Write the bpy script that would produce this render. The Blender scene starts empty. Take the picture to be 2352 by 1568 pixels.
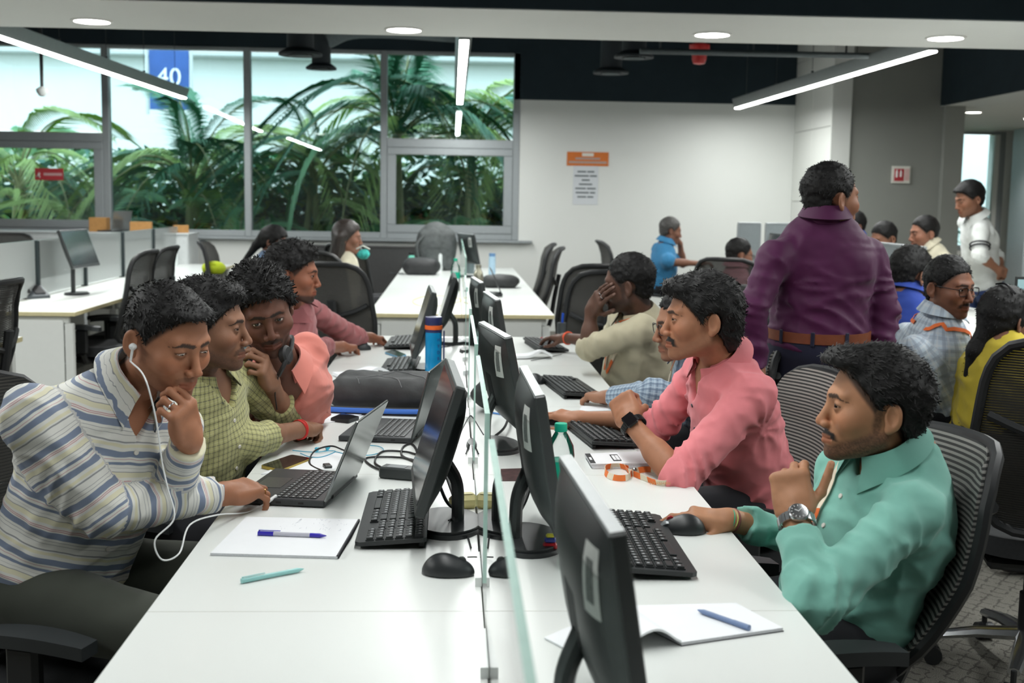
import bpy, bmesh, math, random, time
import numpy as np
from mathutils import Vector, Matrix
T_START = time.time()
S = bpy.context.scene
COL = S.collection
random.seed(7)
# ---------------------------------------------------------------- camera (picture taken as 2352 x 1568)
FPX, PCX, PCY = 2750.0, 1176.0, 784.0
CAM = np.array((0.0, 0.0, 1.48))
VPX, VPY, ROLL = 1040.0, 458.0, math.radians(.9)
_dy = np.array(((VPX-PCX)/FPX, (VPY-PCY)/FPX, 1.0)); _dy /= np.linalg.norm(_dy)
_up = -np.cross(_dy, np.array((math.cos(ROLL), math.sin(ROLL), 0.0))); _up /= np.linalg.norm(_up)
_ex = np.cross(_dy, _up)
RWC = np.stack([_ex, _dy, _up])                 # camera axes (right, down, forward) -> world
def ray(u, v):
    d = RWC@np.array(((u-PCX)/FPX, (v-PCY)/FPX, 1.0)); return d
def at(u, v, Y):                                # point of the place seen at (u, v), Y metres away along the desks
    d = ray(u, v); return CAM+d*(Y/d[1])
def on(u, v, z=.75):                            # point at height z
    d = ray(u, v); return CAM+d*((z-CAM[2])/d[2])
cam_data = bpy.data.cameras.new('camera'); cam = bpy.data.objects.new('camera', cam_data); COL.objects.link(cam)
_m = np.eye(4); _m[:3, 0] = RWC@(1, 0, 0); _m[:3, 1] = RWC@(0, -1, 0); _m[:3, 2] = RWC@(0, 0, -1); _m[:3, 3] = CAM
cam.matrix_world = Matrix(_m.tolist())
cam_data.sensor_width = 36; cam_data.lens = 36*FPX/2352; cam_data.clip_start = .05; cam_data.clip_end = 200
cam_data.dof.use_dof = True; cam_data.dof.focus_distance = 3.1; cam_data.dof.aperture_fstop = 5.0
S.camera = cam
# ---------------------------------------------------------------- daylight, exposure
world = bpy.data.worlds.new('overcast_sky'); S.world = world; world.use_nodes = True
world.node_tree.nodes['Background'].inputs[0].default_value = (.86, .95, 1.0, 1)
world.node_tree.nodes['Background'].inputs[1].default_value = 2.6
S.view_settings.view_transform = 'Standard'; S.view_settings.look = 'None'
S.view_settings.gamma = 1; S.view_settings.use_curve_mapping = False
S.view_settings.exposure = 0.74
S.cycles.max_bounces = 6; S.cycles.diffuse_bounces = 3; S.cycles.glossy_bounces = 3; S.cycles.adaptive_threshold = .06; S.cycles.transparent_max_bounces = 16
S.cycles.sample_clamp_indirect = 6; S.cycles.caustics_reflective = False; S.cycles.caustics_refractive = False
LAMP_W = 46.0          # each linear ceiling lamp
SPOT_W = 7.0           # each round downlight
# ---------------------------------------------------------------- materials
def lin(c):
    return tuple(((x/255)/12.92 if x/255 <= .04045 else ((x/255+.055)/1.055)**2.4) for x in c)
MATS = {}
def nodes_of(name):
    m = bpy.data.materials.new(name); m.use_nodes = True; nt = m.node_tree
    return m, nt, nt.nodes['Principled BSDF']
def N_(nt, t, **kw):
    n = nt.nodes.new('ShaderNode'+t)
    for k, v in kw.items():
        if hasattr(n, k): setattr(n, k, v)
        else: n.inputs[k].default_value = v
    return n
def M(name, rgb=(128, 128, 128), rough=.5, metal=0., var=.05, scale=30., bump=0., bscale=300., spec=.5, coat=0.):
    if name in MATS: return MATS[name]
    m, nt, b = nodes_of(name); L = nt.links.new
    c = lin(rgb)
    tc = N_(nt, 'TexCoord'); nz = N_(nt, 'TexNoise', Scale=scale, Detail=3.0)
    L(tc.outputs['Object'], nz.inputs['Vector'])
    mr = N_(nt, 'MapRange'); mr.inputs[1].default_value = .25; mr.inputs[2].default_value = .75
    mr.inputs[3].default_value = 1-var; mr.inputs[4].default_value = 1+var
    L(nz.outputs[0], mr.inputs[0])
    mx = N_(nt, 'VectorMath', operation='SCALE'); mx.inputs[0].default_value = c
    L(mr.outputs[0], mx.inputs['Scale']); L(mx.outputs[0], b.inputs['Base Color'])
    b.inputs['Roughness'].default_value = rough; b.inputs['Metallic'].default_value = metal
    b.inputs['Specular IOR Level'].default_value = spec; b.inputs['Coat Weight'].default_value = coat
    if bump:
        n2 = N_(nt, 'TexNoise', Scale=bscale, Detail=2.0); L(tc.outputs['Object'], n2.inputs['Vector'])
        bp = N_(nt, 'Bump', Strength=bump, Distance=.002); L(n2.outputs[0], bp.inputs['Height']); L(bp.outputs[0], b.inputs['Normal'])
    MATS[name] = m
    return m
def EM(name, rgb, strength):
    if name in MATS: return MATS[name]
    m, nt, b = nodes_of(name)
    b.inputs['Base Color'].default_value = (*lin(rgb), 1); b.inputs['Emission Color'].default_value = (*lin(rgb), 1)
    b.inputs['Emission Strength'].default_value = strength
    MATS[name] = m; return m
def GLASS(name, tint=(235, 248, 245), refl=1.0, white=0., rough=.0):
    """clear sheet: lets light straight through, mirrors at grazing angles; white adds frosting"""
    if name in MATS: return MATS[name]
    m = bpy.data.materials.new(name); m.use_nodes = True; nt = m.node_tree; nt.nodes.clear(); L = nt.links.new
    out = N_(nt, 'OutputMaterial'); tr = N_(nt, 'BsdfTransparent'); tr.inputs[0].default_value = (*lin(tint), 1)
    gl = N_(nt, 'BsdfGlossy'); gl.inputs['Roughness'].default_value = rough
    fr = N_(nt, 'Fresnel', IOR=1.45); mu = N_(nt, 'Math', operation='MULTIPLY'); mu.inputs[1].default_value = refl
    mu.use_clamp = True
    L(fr.outputs[0], mu.inputs[0]); mix = N_(nt, 'MixShader')
    L(mu.outputs[0], mix.inputs[0]); L(gl.outputs[0], mix.inputs[2]); src = tr.outputs[0]
    if white:
        df = N_(nt, 'BsdfDiffuse'); df.inputs[0].default_value = (.90, .95, .94, 1)
        tl = N_(nt, 'BsdfTranslucent'); tl.inputs[0].default_value = (.92, .97, .96, 1)
        a = N_(nt, 'MixShader', Fac=.5); L(df.outputs[0], a.inputs[1]); L(tl.outputs[0], a.inputs[2])
        b2 = N_(nt, 'MixShader', Fac=white); L(tr.outputs[0], b2.inputs[1]); L(a.outputs[0], b2.inputs[2]); src = b2.outputs[0]
    L(src, mix.inputs[1]); L(mix.outputs[0], out.inputs[0])
    MATS[name] = m; return m
def attr_stripe(name, axis_nodes, rough=.75, bump=.4):
    """cloth whose pattern runs along the garment; axis_nodes(nt, su, sv, L) -> colour socket"""
    if name in MATS: return MATS[name]
    m, nt, b = nodes_of(name); L = nt.links.new
    su = N_(nt, 'Attribute', attribute_name='su'); sv = N_(nt, 'Attribute', attribute_name='sv')
    L(axis_nodes(nt, su.outputs['Fac'], sv.outputs['Fac'], L), b.inputs['Base Color'])
    b.inputs['Roughness'].default_value = rough; b.inputs['Specular IOR Level'].default_value = .25
    b.inputs['Sheen Weight'].default_value = .15
    tc = N_(nt, 'TexCoord'); nz = N_(nt, 'TexNoise', noise_type='RIDGED_MULTIFRACTAL', Scale=9.0, Detail=5.0); L(tc.outputs['Object'], nz.inputs['Vector'])
    bp = N_(nt, 'Bump', Strength=bump, Distance=.02); L(nz.outputs[0], bp.inputs['Height']); L(bp.outputs[0], b.inputs['Normal'])
    MATS[name] = m; return m
def mth(nt, L, op, a, b=None):
    n = N_(nt, 'Math', operation=op)
    for i, x in enumerate((a, b)):
        if x is None: continue
        if isinstance(x, (int, float)): n.inputs[i].default_value = x
        else: L(x, n.inputs[i])
    return n.outputs[0]
def ramp(nt, L, fac, stops, const=True):
    r = N_(nt, 'ValToRGB'); cr = r.color_ramp; cr.interpolation = 'CONSTANT' if const else 'LINEAR'
    while len(cr.elements) < len(stops): cr.elements.new(.5)
    for e, (p, c) in zip(cr.elements, stops): e.position = p; e.color = (*lin(c), 1)
    L(fac, r.inputs[0]); return r.outputs[0]
def cloth(name, rgb, var=.06, rough=.8, bump=.45):
    def f(nt, su, sv, L):
        tc = N_(nt, 'TexCoord'); nz = N_(nt, 'TexNoise', Scale=14.0, Detail=4.0); L(tc.outputs['Object'], nz.inputs['Vector'])
        c = np.array(lin(rgb))
        r = N_(nt, 'ValToRGB'); r.color_ramp.elements[0].position = .3; r.color_ramp.elements[1].position = .7
        r.color_ramp.elements[0].color = (*(c*(1-var)), 1); r.color_ramp.elements[1].color = (*(c*(1+var)), 1)
        L(nz.outputs[0], r.inputs[0]); return r.outputs[0]
    return attr_stripe(name, f, rough, bump)
def mixc(nt, L, fac, a, b, mode='MIX'):
    n = N_(nt, 'Mix', data_type='RGBA', blend_type=mode)
    for sock, x in ((n.inputs[0], fac), (n.inputs[6], a), (n.inputs[7], b)):
        if isinstance(x, (int, float)): sock.default_value = x
        elif isinstance(x, tuple): sock.default_value = (*x, 1)
        else: L(x, sock)
    return n.outputs[2]
# ---------------------------------------------------------------- mesh builder
def rotz(a): c, s = math.cos(a), math.sin(a); return np.array(((c, -s, 0), (s, c, 0), (0, 0, 1.)))
def roty(a): c, s = math.cos(a), math.sin(a); return np.array(((c, 0, s), (0, 1, 0), (-s, 0, c)))
def rotx(a): c, s = math.cos(a), math.sin(a); return np.array(((1, 0, 0), (0, c, -s), (0, s, c)))
def frame_of(d, hint=(0, 0, 1)):
    d = nrm(d); h = np.asarray(hint, float)
    if abs(d@nrm(h)) > .97: h = np.array((1., 0, 0))
    x = nrm(np.cross(h, d)); return np.stack([x, np.cross(d, x), d], 1)
def smooth_path(pts, n=8, closed=False):
    P = [np.asarray(p, float) for p in pts]; out = []
    k = len(P)
    for i in range(k if closed else k-1):
        p0 = P[(i-1) % k] if (closed or i > 0) else 2*P[0]-P[1]; p1 = P[i]; p2 = P[(i+1) % k]
        p3 = P[(i+2) % k] if (closed or i+2 < k) else 2*p2-p1
        for j in range(n):
            t = j/n; out.append(.5*((2*p1)+(-p0+p2)*t+(2*p0-5*p1+4*p2-p3)*t*t+(-p0+3*p1-3*p2+p3)*t**3))
    if not closed: out.append(P[-1])
    return out
class MB:
    def __init__(s): s.v = []; s.f = []; s.m = []; s.R = np.eye(3); s.t = np.zeros(3)
    def xf(s, R=None, t=None):
        s.R = np.eye(3) if R is None else R; s.t = np.zeros(3) if t is None else np.asarray(t, float); return s
    def add(s, vs, fs, m=0):
        o = len(s.v); s.v += [s.R@np.asarray(p, float)+s.t for p in vs]
        for f in fs: s.f.append([i+o for i in f]); s.m.append(m)
        return s
    def box(s, c, size, R=None, ch=0., m=0, mtop=None):
        h = np.asarray(size, float)/2; c = np.asarray(c, float); R = np.eye(3) if R is None else R
        if not ch:
            vs = [c+R@(h*np.array((i, j, k))) for i in (-1, 1) for j in (-1, 1) for k in (-1, 1)]
            fs = [(0, 1, 3, 2), (4, 6, 7, 5), (0, 4, 5, 1), (2, 3, 7, 6), (0, 2, 6, 4), (1, 5, 7, 3)]
            for i, f in enumerate(fs): s.add([], [], 0); 
            o = len(s.v); s.v += [s.R@p+s.t for p in vs]
            for i, f in enumerate(fs): s.f.append([k+o for k in f]); s.m.append(mtop if (i == 5 and mtop is not None) else m)
            return s
        ch = min(ch, h.min()*.98); ids = {}; vs = []
        for i in (-1, 1):
            for j in (-1, 1):
                for k in (-1, 1):
                    for a in range(3):
                        p = h-ch; p = p.copy(); p[a] = h[a]
                        ids[(i, j, k, a)] = len(vs); vs.append(c+R@(p*np.array((i, j, k))))
        fs = []; ms = []
        for a in range(3):
            b, d = (a+1) % 3, (a+2) % 3
            for sg in (-1, 1):
                q = []
                for x, y in ((-1, -1), (1, -1), (1, 1), (-1, 1)):
                    k = [0, 0, 0]; k[a] = sg; k[b] = x; k[d] = y; q.append(ids[(*k, a)])
                fs.append(q if sg > 0 else q[::-1]); ms.append(mtop if (a == 2 and sg > 0 and mtop is not None) else m)
            for x in (-1, 1):
                for y in (-1, 1):
                    k0 = [0, 0, 0]; k0[b] = x; k0[d] = y; k1 = list(k0); k0[a] = -1; k1[a] = 1
                    q = [ids[(*k0, b)], ids[(*k1, b)], ids[(*k1, d)], ids[(*k0, d)]]
                    fs.append(q if x*y < 0 else q[::-1]); ms.append(m)
        for i in (-1, 1):
            for j in (-1, 1):
                for k in (-1, 1):
                    q = [ids[(i, j, k, a)] for a in range(3)]; fs.append(q if i*j*k > 0 else q[::-1]); ms.append(m)
        o = len(s.v); s.v += [s.R@p+s.t for p in vs]
        for f, mm in zip(fs, ms): s.f.append([x+o for x in f]); s.m.append(mm)
        return s
    def tube(s, pts, r, n=8, m=0, caps=True, closed=False, flat=None):
        P = [np.asarray(p, float) for p in pts]; k = len(P)
        rr = [r]*k if np.isscalar(r) else list(r); vs = []; fs = []; x = None
        for i in range(k):
            d = P[(i+1) % k]-P[i-1] if (closed or 0 < i < k-1) else (P[1]-P[0] if i == 0 else P[-1]-P[-2])
            d = nrm(d)
            if x is None: x = frame_of(d)[:, 0]
            x = nrm(x-d*(x@d)); y = np.cross(d, x)
            for j in range(n):
                a = 2*math.pi*j/n; vs.append(P[i]+rr[i]*(x*math.cos(a)+y*math.sin(a)*(flat or 1)))
        for i in range(k if closed else k-1):
            for j in range(n):
                a = i*n+j; b = i*n+(j+1) % n; c = ((i+1) % k)*n+(j+1) % n; d = ((i+1) % k)*n+j; fs.append((a, b, c, d))
        if caps and not closed: fs += [tuple(range(n))[::-1], tuple((k-1)*n+j for j in range(n))]
        return s.add(vs, fs, m)
    def cyl(s, a, b, r1, r2=None, n=16, m=0): return s.tube([a, b], [r1, r1 if r2 is None else r2], n, m)
    def lathe(s, prof, c=(0, 0, 0), n=24, m=0, R=None, sx=1., sy=1.):
        c = np.asarray(c, float); R = np.eye(3) if R is None else R; vs = []; fs = []; k = len(prof)
        ms = [p[2] if len(p) > 2 else m for p in prof]
        for p in prof:
            for j in range(n):
                a = 2*math.pi*j/n; vs.append(c+R@np.array((p[0]*math.cos(a)*sx, p[0]*math.sin(a)*sy, p[1])))
        o = len(s.v); s.v += [s.R@p+s.t for p in vs]
        for i in range(k-1):
            for j in range(n):
                s.f.append([o+i*n+j, o+i*n+(j+1) % n, o+(i+1)*n+(j+1) % n, o+(i+1)*n+j]); s.m.append(ms[i])
        if prof[0][0] > 1e-6: s.f.append([o+j for j in range(n)][::-1]); s.m.append(ms[0])
        if prof[-1][0] > 1e-6: s.f.append([o+(k-1)*n+j for j in range(n)]); s.m.append(ms[-1])
        return s
    def prism(s, poly, z0, z1, R=None, c=(0, 0, 0), m=0, mtop=None):
        c = np.asarray(c, float); R = np.eye(3) if R is None else R; k = len(poly)
        vs = [c+R@np.array((x, y, z)) for z in (z0, z1) for x, y in poly]
        s.add(vs, [tuple(range(k))[::-1]]+[(i, (i+1) % k, k+(i+1) % k, k+i) for i in range(k)], m)
        o = len(s.v)-2*k; s.f.append([o+k+i for i in range(k)]); s.m.append(m if mtop is None else mtop); return s
    def grid(s, fn, nu, nv, m=0, flip=False):
        vs = [fn(i/nu, j/nv) for i in range(nu+1) for j in range(nv+1)]
        fs = [(i*(nv+1)+j, (i+1)*(nv+1)+j, (i+1)*(nv+1)+j+1, i*(nv+1)+j+1) for i in range(nu) for j in range(nv)]
        return s.add(vs, [f[::-1] for f in fs] if flip else fs, m)
    def slab(s, fn, nu, nv, th, m=0):
        """a curved sheet with thickness: fn(u, v) -> (point, normal)"""
        vs = []
        for sd in (1, -1):
            for i in range(nu+1):
                for j in range(nv+1): p, q = fn(i/nu, j/nv); vs.append(np.asarray(p)+np.asarray(q)*th*.5*sd)
        K = (nu+1)*(nv+1); ix = lambda i, j, t: t*K+i*(nv+1)+j; fs = []
        for i in range(nu):
            for j in range(nv):
                fs.append((ix(i, j, 0), ix(i+1, j, 0), ix(i+1, j+1, 0), ix(i, j+1, 0)))
                fs.append((ix(i, j, 1), ix(i, j+1, 1), ix(i+1, j+1, 1), ix(i+1, j, 1)))
        for i in range(nu):
            fs.append((ix(i, 0, 0), ix(i, 0, 1), ix(i+1, 0, 1), ix(i+1, 0, 0)))
            fs.append((ix(i, nv, 0), ix(i+1, nv, 0), ix(i+1, nv, 1), ix(i, nv, 1)))
        for j in range(nv):
            fs.append((ix(0, j, 0), ix(0, j+1, 0), ix(0, j+1, 1), ix(0, j, 1)))
            fs.append((ix(nu, j, 0), ix(nu, j, 1), ix(nu, j+1, 1), ix(nu, j+1, 0)))
        return s.add(vs, fs, m)
    def mesh(s, name, mats, sharp=35):
        me = bpy.data.meshes.new(name); me.from_pydata([tuple(p) for p in s.v], [], s.f)
        for mt in (mats if isinstance(mats, (list, tuple)) else [mats]): me.materials.append(mt)
        me.polygons.foreach_set('material_index', s.m); me.polygons.foreach_set('use_smooth', [True]*len(s.f))
        me.update(); me.set_sharp_from_angle(angle=math.radians(sharp)); return me
    def build(s, name, mats, parent=None, sharp=35, loc=None, rot=None):
        return link(name, s.mesh(name, mats, sharp), parent, loc, rot)
def link(name, me, parent=None, loc=None, rot=None):
    o = bpy.data.objects.new(name, me); COL.objects.link(o)
    if parent is not None: o.parent = parent
    if loc is not None: o.location = [float(x) for x in loc]
    if rot is not None: o.rotation_euler = rot
    return o
def tag(o, label=None, cat=None, group=None, kind=None):
    for k, v in (('label', label), ('category', cat), ('group', group), ('kind', kind)):
        if v is not None: o[k] = v
    return o
def thing(name, label, cat, loc=(0, 0, 0), rz=0., group=None):
    o = link(name, None, None, loc, (0, 0, rz)); o.empty_display_size = .1
    return tag(o, label, cat, group)
def copy_tree(o, parent=None):
    c = o.copy(); COL.objects.link(c); c.parent = parent
    for ch in o.children: copy_tree(ch, c)
    return c
def place(proto, used, loc, rz, label, group=None):
    o = proto if not used else copy_tree(proto)
    o.location = [float(x) for x in loc]; o.rotation_euler = (0, 0, rz); tag(o, label, None, group); used.append(o); return o
def npmesh(name, v, f, mats, attrs=None, col=None):
    me = bpy.data.meshes.new(name)
    v = np.ascontiguousarray(v, np.float32); f = np.ascontiguousarray(f, np.int32)
    me.vertices.add(len(v)); me.vertices.foreach_set('co', v.ravel())
    k = f.shape[1]
    me.loops.add(f.size); me.loops.foreach_set('vertex_index', f.ravel())
    me.polygons.add(len(f)); me.polygons.foreach_set('loop_start', np.arange(0, f.size, k, dtype=np.int32))
    me.polygons.foreach_set('use_smooth', np.ones(len(f), bool))
    me.update(calc_edges=True); me.validate()
    for mt in (mats if isinstance(mats, (list, tuple)) else [mats]): me.materials.append(mt)
    for n_, a in (attrs or {}).items(): me.attributes.new(n_, 'FLOAT', 'POINT').data.foreach_set('value', np.asarray(a, np.float32))
    if col is not None:
        me.color_attributes.new('Col', 'FLOAT_COLOR', 'POINT').data.foreach_set('color', np.hstack([col, np.ones((len(col), 1))]).astype(np.float32).ravel())
    return me
def text_mesh(name, txt, size, mat_, parent, R, c, depth=.0004, align='CENTER'):
    cu = bpy.data.curves.new(name, 'FONT'); cu.body = txt; cu.size = size; cu.align_x = align; cu.align_y = 'CENTER'
    cu.extrude = depth; cu.resolution_u = 3
    tmp = bpy.data.objects.new('tmp', cu); COL.objects.link(tmp)
    me = bpy.data.meshes.new_from_object(tmp.evaluated_get(bpy.context.evaluated_depsgraph_get()))
    bpy.data.objects.remove(tmp)
    M4 = np.eye(4); M4[:3, :3] = R; M4[:3, 3] = c
    me.transform(Matrix(M4.tolist())); me.materials.clear(); me.materials.append(mat_); me.name = name
    return link(name, me, parent)
# ---------------------------------------------------------------- implicit surface toolkit (numpy)
def V(*a): return np.array(a, dtype=np.float64)
def nrm(v):
    v = np.asarray(v, float); n = np.linalg.norm(v); return v/n if n > 1e-12 else v
def smin(a, b, k):
    h = np.clip(.5+.5*(b-a)/k, 0, 1); return b*(1-h)+a*h-k*h*(1-h)
def smax(a, b, k): return -smin(-a, -b, k)
def nr(q): return np.sqrt(np.einsum('ij,ij->i', q, q))
def cap(P, a, b, r1, r2=None):
    if r2 is None: r2 = r1
    a = np.asarray(a, np.float32); ba = np.asarray(b, np.float32)-a; L = max(float(ba@ba), 1e-12)
    q = P-a; t = np.clip((q@ba)/L, 0, 1)
    q -= t[:, None]*ba
    return nr(q)-(r1+(r2-r1)*t)
def ell(P, c, r, R=None):
    q = P-np.asarray(c, np.float32)
    if R is not None: q = q@np.asarray(R, np.float32)            # R columns are the local axes
    r = np.asarray(r, np.float32)
    q /= r; k0 = nr(q); q /= r; k1 = nr(q)+np.float32(1e-9)
    return k0*(k0-1)/k1
def rbox(P, c, h, r, R=None):
    q = P-np.asarray(c, np.float32)
    if R is not None: q = q@np.asarray(R, np.float32)
    q = np.abs(q)-(np.asarray(h, np.float32)-np.float32(r))
    return nr(np.maximum(q, 0))+np.minimum(q.max(axis=1), 0)-r
def vnoise(P, seed=0):
    """value noise in [-1,1], unit lattice"""
    P = P+seed*17.13
    i = np.floor(P).astype(np.int64); f = P-i; f = f*f*(3-2*f)
    def h(a, b, c):
        n = (a*374761393+b*668265263+c*2147483647+seed*974634777) & 0x7fffffff
        n = ((n ^ (n >> 13))*1274126177) & 0x7fffffff
        return ((n ^ (n >> 16)) & 0xffff)/32767.5-1
    x, y, z = i.T; fx, fy, fz = f.T; o = 0
    for dx in (0, 1):
        wx = fx if dx else 1-fx
        for dy in (0, 1):
            wy = fy if dy else 1-fy
            for dz in (0, 1):
                o = o+wx*wy*(fz if dz else 1-fz)*h(x+dx, y+dy, z+dz)
    return o
def surf(fn, lo, hi, vox, block=4, lip=1.25):
    """sparse surface nets: returns vertices, quads"""
    lo = np.asarray(lo, float); hi = np.asarray(hi, float)
    nb = np.maximum(np.ceil((hi-lo)/(vox*block)).astype(int), 1)
    n = nb*block+1
    cs = vox*block
    g = np.stack(np.meshgrid(*[np.arange(k) for k in nb], indexing='ij'), -1).reshape(-1, 3)
    dc = fn((lo+(g+.5)*cs).astype(np.float32))
    D = np.repeat(np.repeat(np.repeat(dc.reshape(nb).astype(np.float32), block, 0), block, 1), block, 2)
    D = np.pad(D, ((0, 1),)*3, mode='edge')
    act = g[np.abs(dc) < cs*.87*lip]
    if len(act) == 0: return np.zeros((0, 3)), np.zeros((0, 4), int)
    o = np.stack(np.meshgrid(*[np.arange(block+1)]*3, indexing='ij'), -1).reshape(-1, 3)
    for s in range(0, len(act), 2500):
        idx = (act[s:s+2500, None, :]*block+o[None]).reshape(-1, 3)
        lin = np.unique((idx[:, 0]*n[1]+idx[:, 1])*n[2]+idx[:, 2])
        ii = np.stack([lin//(n[1]*n[2]), (lin//n[2]) % n[1], lin % n[2]], 1)
        D[ii[:, 0], ii[:, 1], ii[:, 2]] = fn((lo+ii*vox).astype(np.float32))
    for ax in range(3):                       # close the surface at the bounds
        sl = [slice(None)]*3
        for e in (0, -1):
            sl[ax] = e; D[tuple(sl)] = np.maximum(D[tuple(sl)], 1e-4)
    S_ = D < 0
    c8 = [S_[a:n[0]-1+a, b:n[1]-1+b, c:n[2]-1+c] for a in (0, 1) for b in (0, 1) for c in (0, 1)]
    cnt = sum(x.astype(np.int8) for x in c8)
    cell = np.argwhere((cnt > 0) & (cnt < 8))
    vid = -np.ones(tuple(n-1), np.int64); vid[cell[:, 0], cell[:, 1], cell[:, 2]] = np.arange(len(cell))
    corner = np.array([(a, b, c) for a in (0, 1) for b in (0, 1) for c in (0, 1)])
    dv = np.stack([D[cell[:, 0]+a, cell[:, 1]+b, cell[:, 2]+c] for a, b, c in corner], 1)
    acc = np.zeros((len(cell), 3)); num = np.zeros(len(cell))
    for i in range(8):
        for j in range(i+1, 8):
            if np.abs(corner[i]-corner[j]).sum() != 1: continue
            a, b = dv[:, i], dv[:, j]; m = (a < 0) != (b < 0)
            t = np.where(m, a/np.where(a-b == 0, 1, a-b), 0)
            acc += np.where(m[:, None], corner[i]+t[:, None]*(corner[j]-corner[i]), 0); num += m
    vert = lo+(cell+acc/np.maximum(num, 1)[:, None])*vox
    quads = []
    for ax in range(3):
        u, w = (ax+1) % 3, (ax+2) % 3
        a = [slice(1, n[k]-1) for k in range(3)]; a[ax] = slice(0, n[ax]-1); b = list(a); b[ax] = slice(1, n[ax])
        s0, s1 = S_[tuple(a)], S_[tuple(b)]
        e = np.argwhere(s0 != s1)
        if not len(e): continue
        flip = s0[e[:, 0], e[:, 1], e[:, 2]]
        e = e+1; e[:, ax] -= 1
        def at_(du, dw):
            q = e.copy(); q[:, u] -= du; q[:, w] -= dw
            return vid[q[:, 0], q[:, 1], q[:, 2]]
        q = np.stack([at_(0, 0), at_(1, 0), at_(1, 1), at_(0, 1)], 1)
        q[~flip] = q[~flip][:, ::-1]
        quads.append(q)
    return vert, (np.concatenate(quads) if quads else np.zeros((0, 4), int))
def grad_project(fn, v, it=1, eps=4e-4):
    for _ in range(it):
        d = fn(v); g = np.stack([fn(v+eps*np.eye(3)[k])-d for k in range(3)], 1)/eps
        v = v-(d/np.maximum((g*g).sum(1), .3))[:, None]*g*.9
    return v
# ---------------------------------------------------------------- people
def head_axes(h, p, r=0):
    h, p, r = map(math.radians, (h, p, r))
    F_ = V(math.cos(p)*math.cos(h), math.cos(p)*math.sin(h), math.sin(p))
    L_ = V(-math.sin(h), math.cos(h), 0); U_ = np.cross(F_, L_)
    L2 = L_*math.cos(r)+U_*math.sin(r); U2 = U_*math.cos(r)-L_*math.sin(r)
    return np.stack([F_, L2, U2], 1)     # columns: forward, left, up
EYE = (.0785, .0315, .002)
def head_sdf(q, fp, neck_end, fine=True):
    """q in head coordinates (metres): x forward, y left, z up, origin between the ears at eye height"""
    g = lambda k, d=1.0: fp.get(k, d)
    jw, fat, ns, wd = g('jaw'), g('fat', 0.), g('nose'), g('wide')
    ay = np.abs(q[:, 1]); m = np.stack([q[:, 0], ay, q[:, 2]], 1)      # mirrored
    d = ell(m, (-.010, 0, .030), (.097, .076*wd, .088))
    d = smin(d, ell(m, (.026, 0, -.028), (.064, (.061+.006*fat)*wd, .080)), .03)
    d = smin(d, cap(m, (-.004, .050*jw*wd, -.062), (.066, .014*jw, -.101), .017+.007*fat, .014), .026)
    d = smin(d, ell(m, (.080, 0, -.101), (.017, .021*jw, .016)), .018)
    d = smin(d, cap(m, (.088, 0, .021), (.074, .040, .024), .011, .010), .016)          # brow
    d = smin(d, ell(m, (.060, .044*wd, -.026), (.024+.006*fat, .023+.006*fat, .024)), .024)     # cheekbone
    d = smin(d, ell(m, (.077, 0, -.066), (.022, .030, .026)), .018)                      # muzzle
    d = smax(d, -ell(m, (.1005, .034, .001), (.017, .017, .0115)), .014)                     # socket
    e = m-V(*EYE).astype(np.float32)
    lid = nr(e)-.0142                                               # lids
    op = g('eye', 1.)*.0052
    up = e[:, 2]-(op*(1-(e[:, 1]/.0135)**2)); dn = -e[:, 2]-(op*.72*(1-(e[:, 1]/.0135)**2))
    ap = np.maximum(np.maximum(up, dn), -(e[:, 0]-.002))
    d = smin(d, lid, .005)
    if fine: d = np.maximum(d, -np.maximum(ap, -(nr(e)-.0115)))
    nl = ns*.024
    d = smin(d, cap(m, (.0875, 0, .011), (.088+nl*.78, 0, -.029), .0080, .0100), .010)    # nose bridge
    d = smin(d, ell(m, (.0885+nl*.88, 0, -.0365), (.0112, .0105, .0095)), .008)
    d = smin(d, ell(m, (.0865+nl*.66, .0135*g('nosew'), -.0405), (.0105, .0078, .0078)), .006)
    if fine: d = smax(d, -ell(m, (.0915+nl*.7, .0068, -.0490), (.006, .0036, .005)), .003)
    lx = g('lip', 1.)
    d = smin(d, cap(m, (.1000, 0, -.0640), (.085, .024, -.0695), .0046*lx, .0028), .006)
    d = smin(d, cap(m, (.0988, 0, -.0768), (.085, .022, -.0725), .0058*lx, .003), .006)
    if fine: d = smax(d, -cap(m, (.1072, 0, -.0702), (.0885, .024, -.0708), .0016), .003)
    # ears
    er = V(-.012, .076*wd, -.008)
    a = math.radians(24)
    Re = np.stack([V(math.cos(a), -math.sin(a), 0), V(math.sin(a), math.cos(a), 0), V(0, 0, 1)], 1)
    qe = ((m-er)@Re).astype(np.float32)
    ear = ell(qe, (-.010, .006, 0), (.018, .0065, .030))
    ear = smin(ear, ell(qe, (-.002, .004, -.026), (.009, .006, .011)), .006)
    ear = smax(ear, -ell(qe, (-.007, .0115, .002), (.0105, .0062, .0205)), .003)
    ear = smin(ear, cap(qe, (.002, .006, -.010), (-.004, .007, -.018), .0035), .004)
    d = smin(d, ear, .005)
    # neck
    nk = cap(m, (-.022, 0, -.060), neck_end*V(1, 0, 1), .051+.006*fat, .056+.008*fat) if abs(neck_end[1]) < 1e-4 else \
        cap(q, (-.022, 0, -.060), neck_end, .051+.006*fat, .056+.008*fat)
    d = smin(d, nk, .022)
    return d
def lerp_col(base, col, m):
    return base*(1-m[:, None])+np.asarray(col)[None]*m[:, None]
def sstep(a, b, x):
    t = np.clip((x-a)/(b-a), 0, 1); return t*t*(3-2*t)
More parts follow.
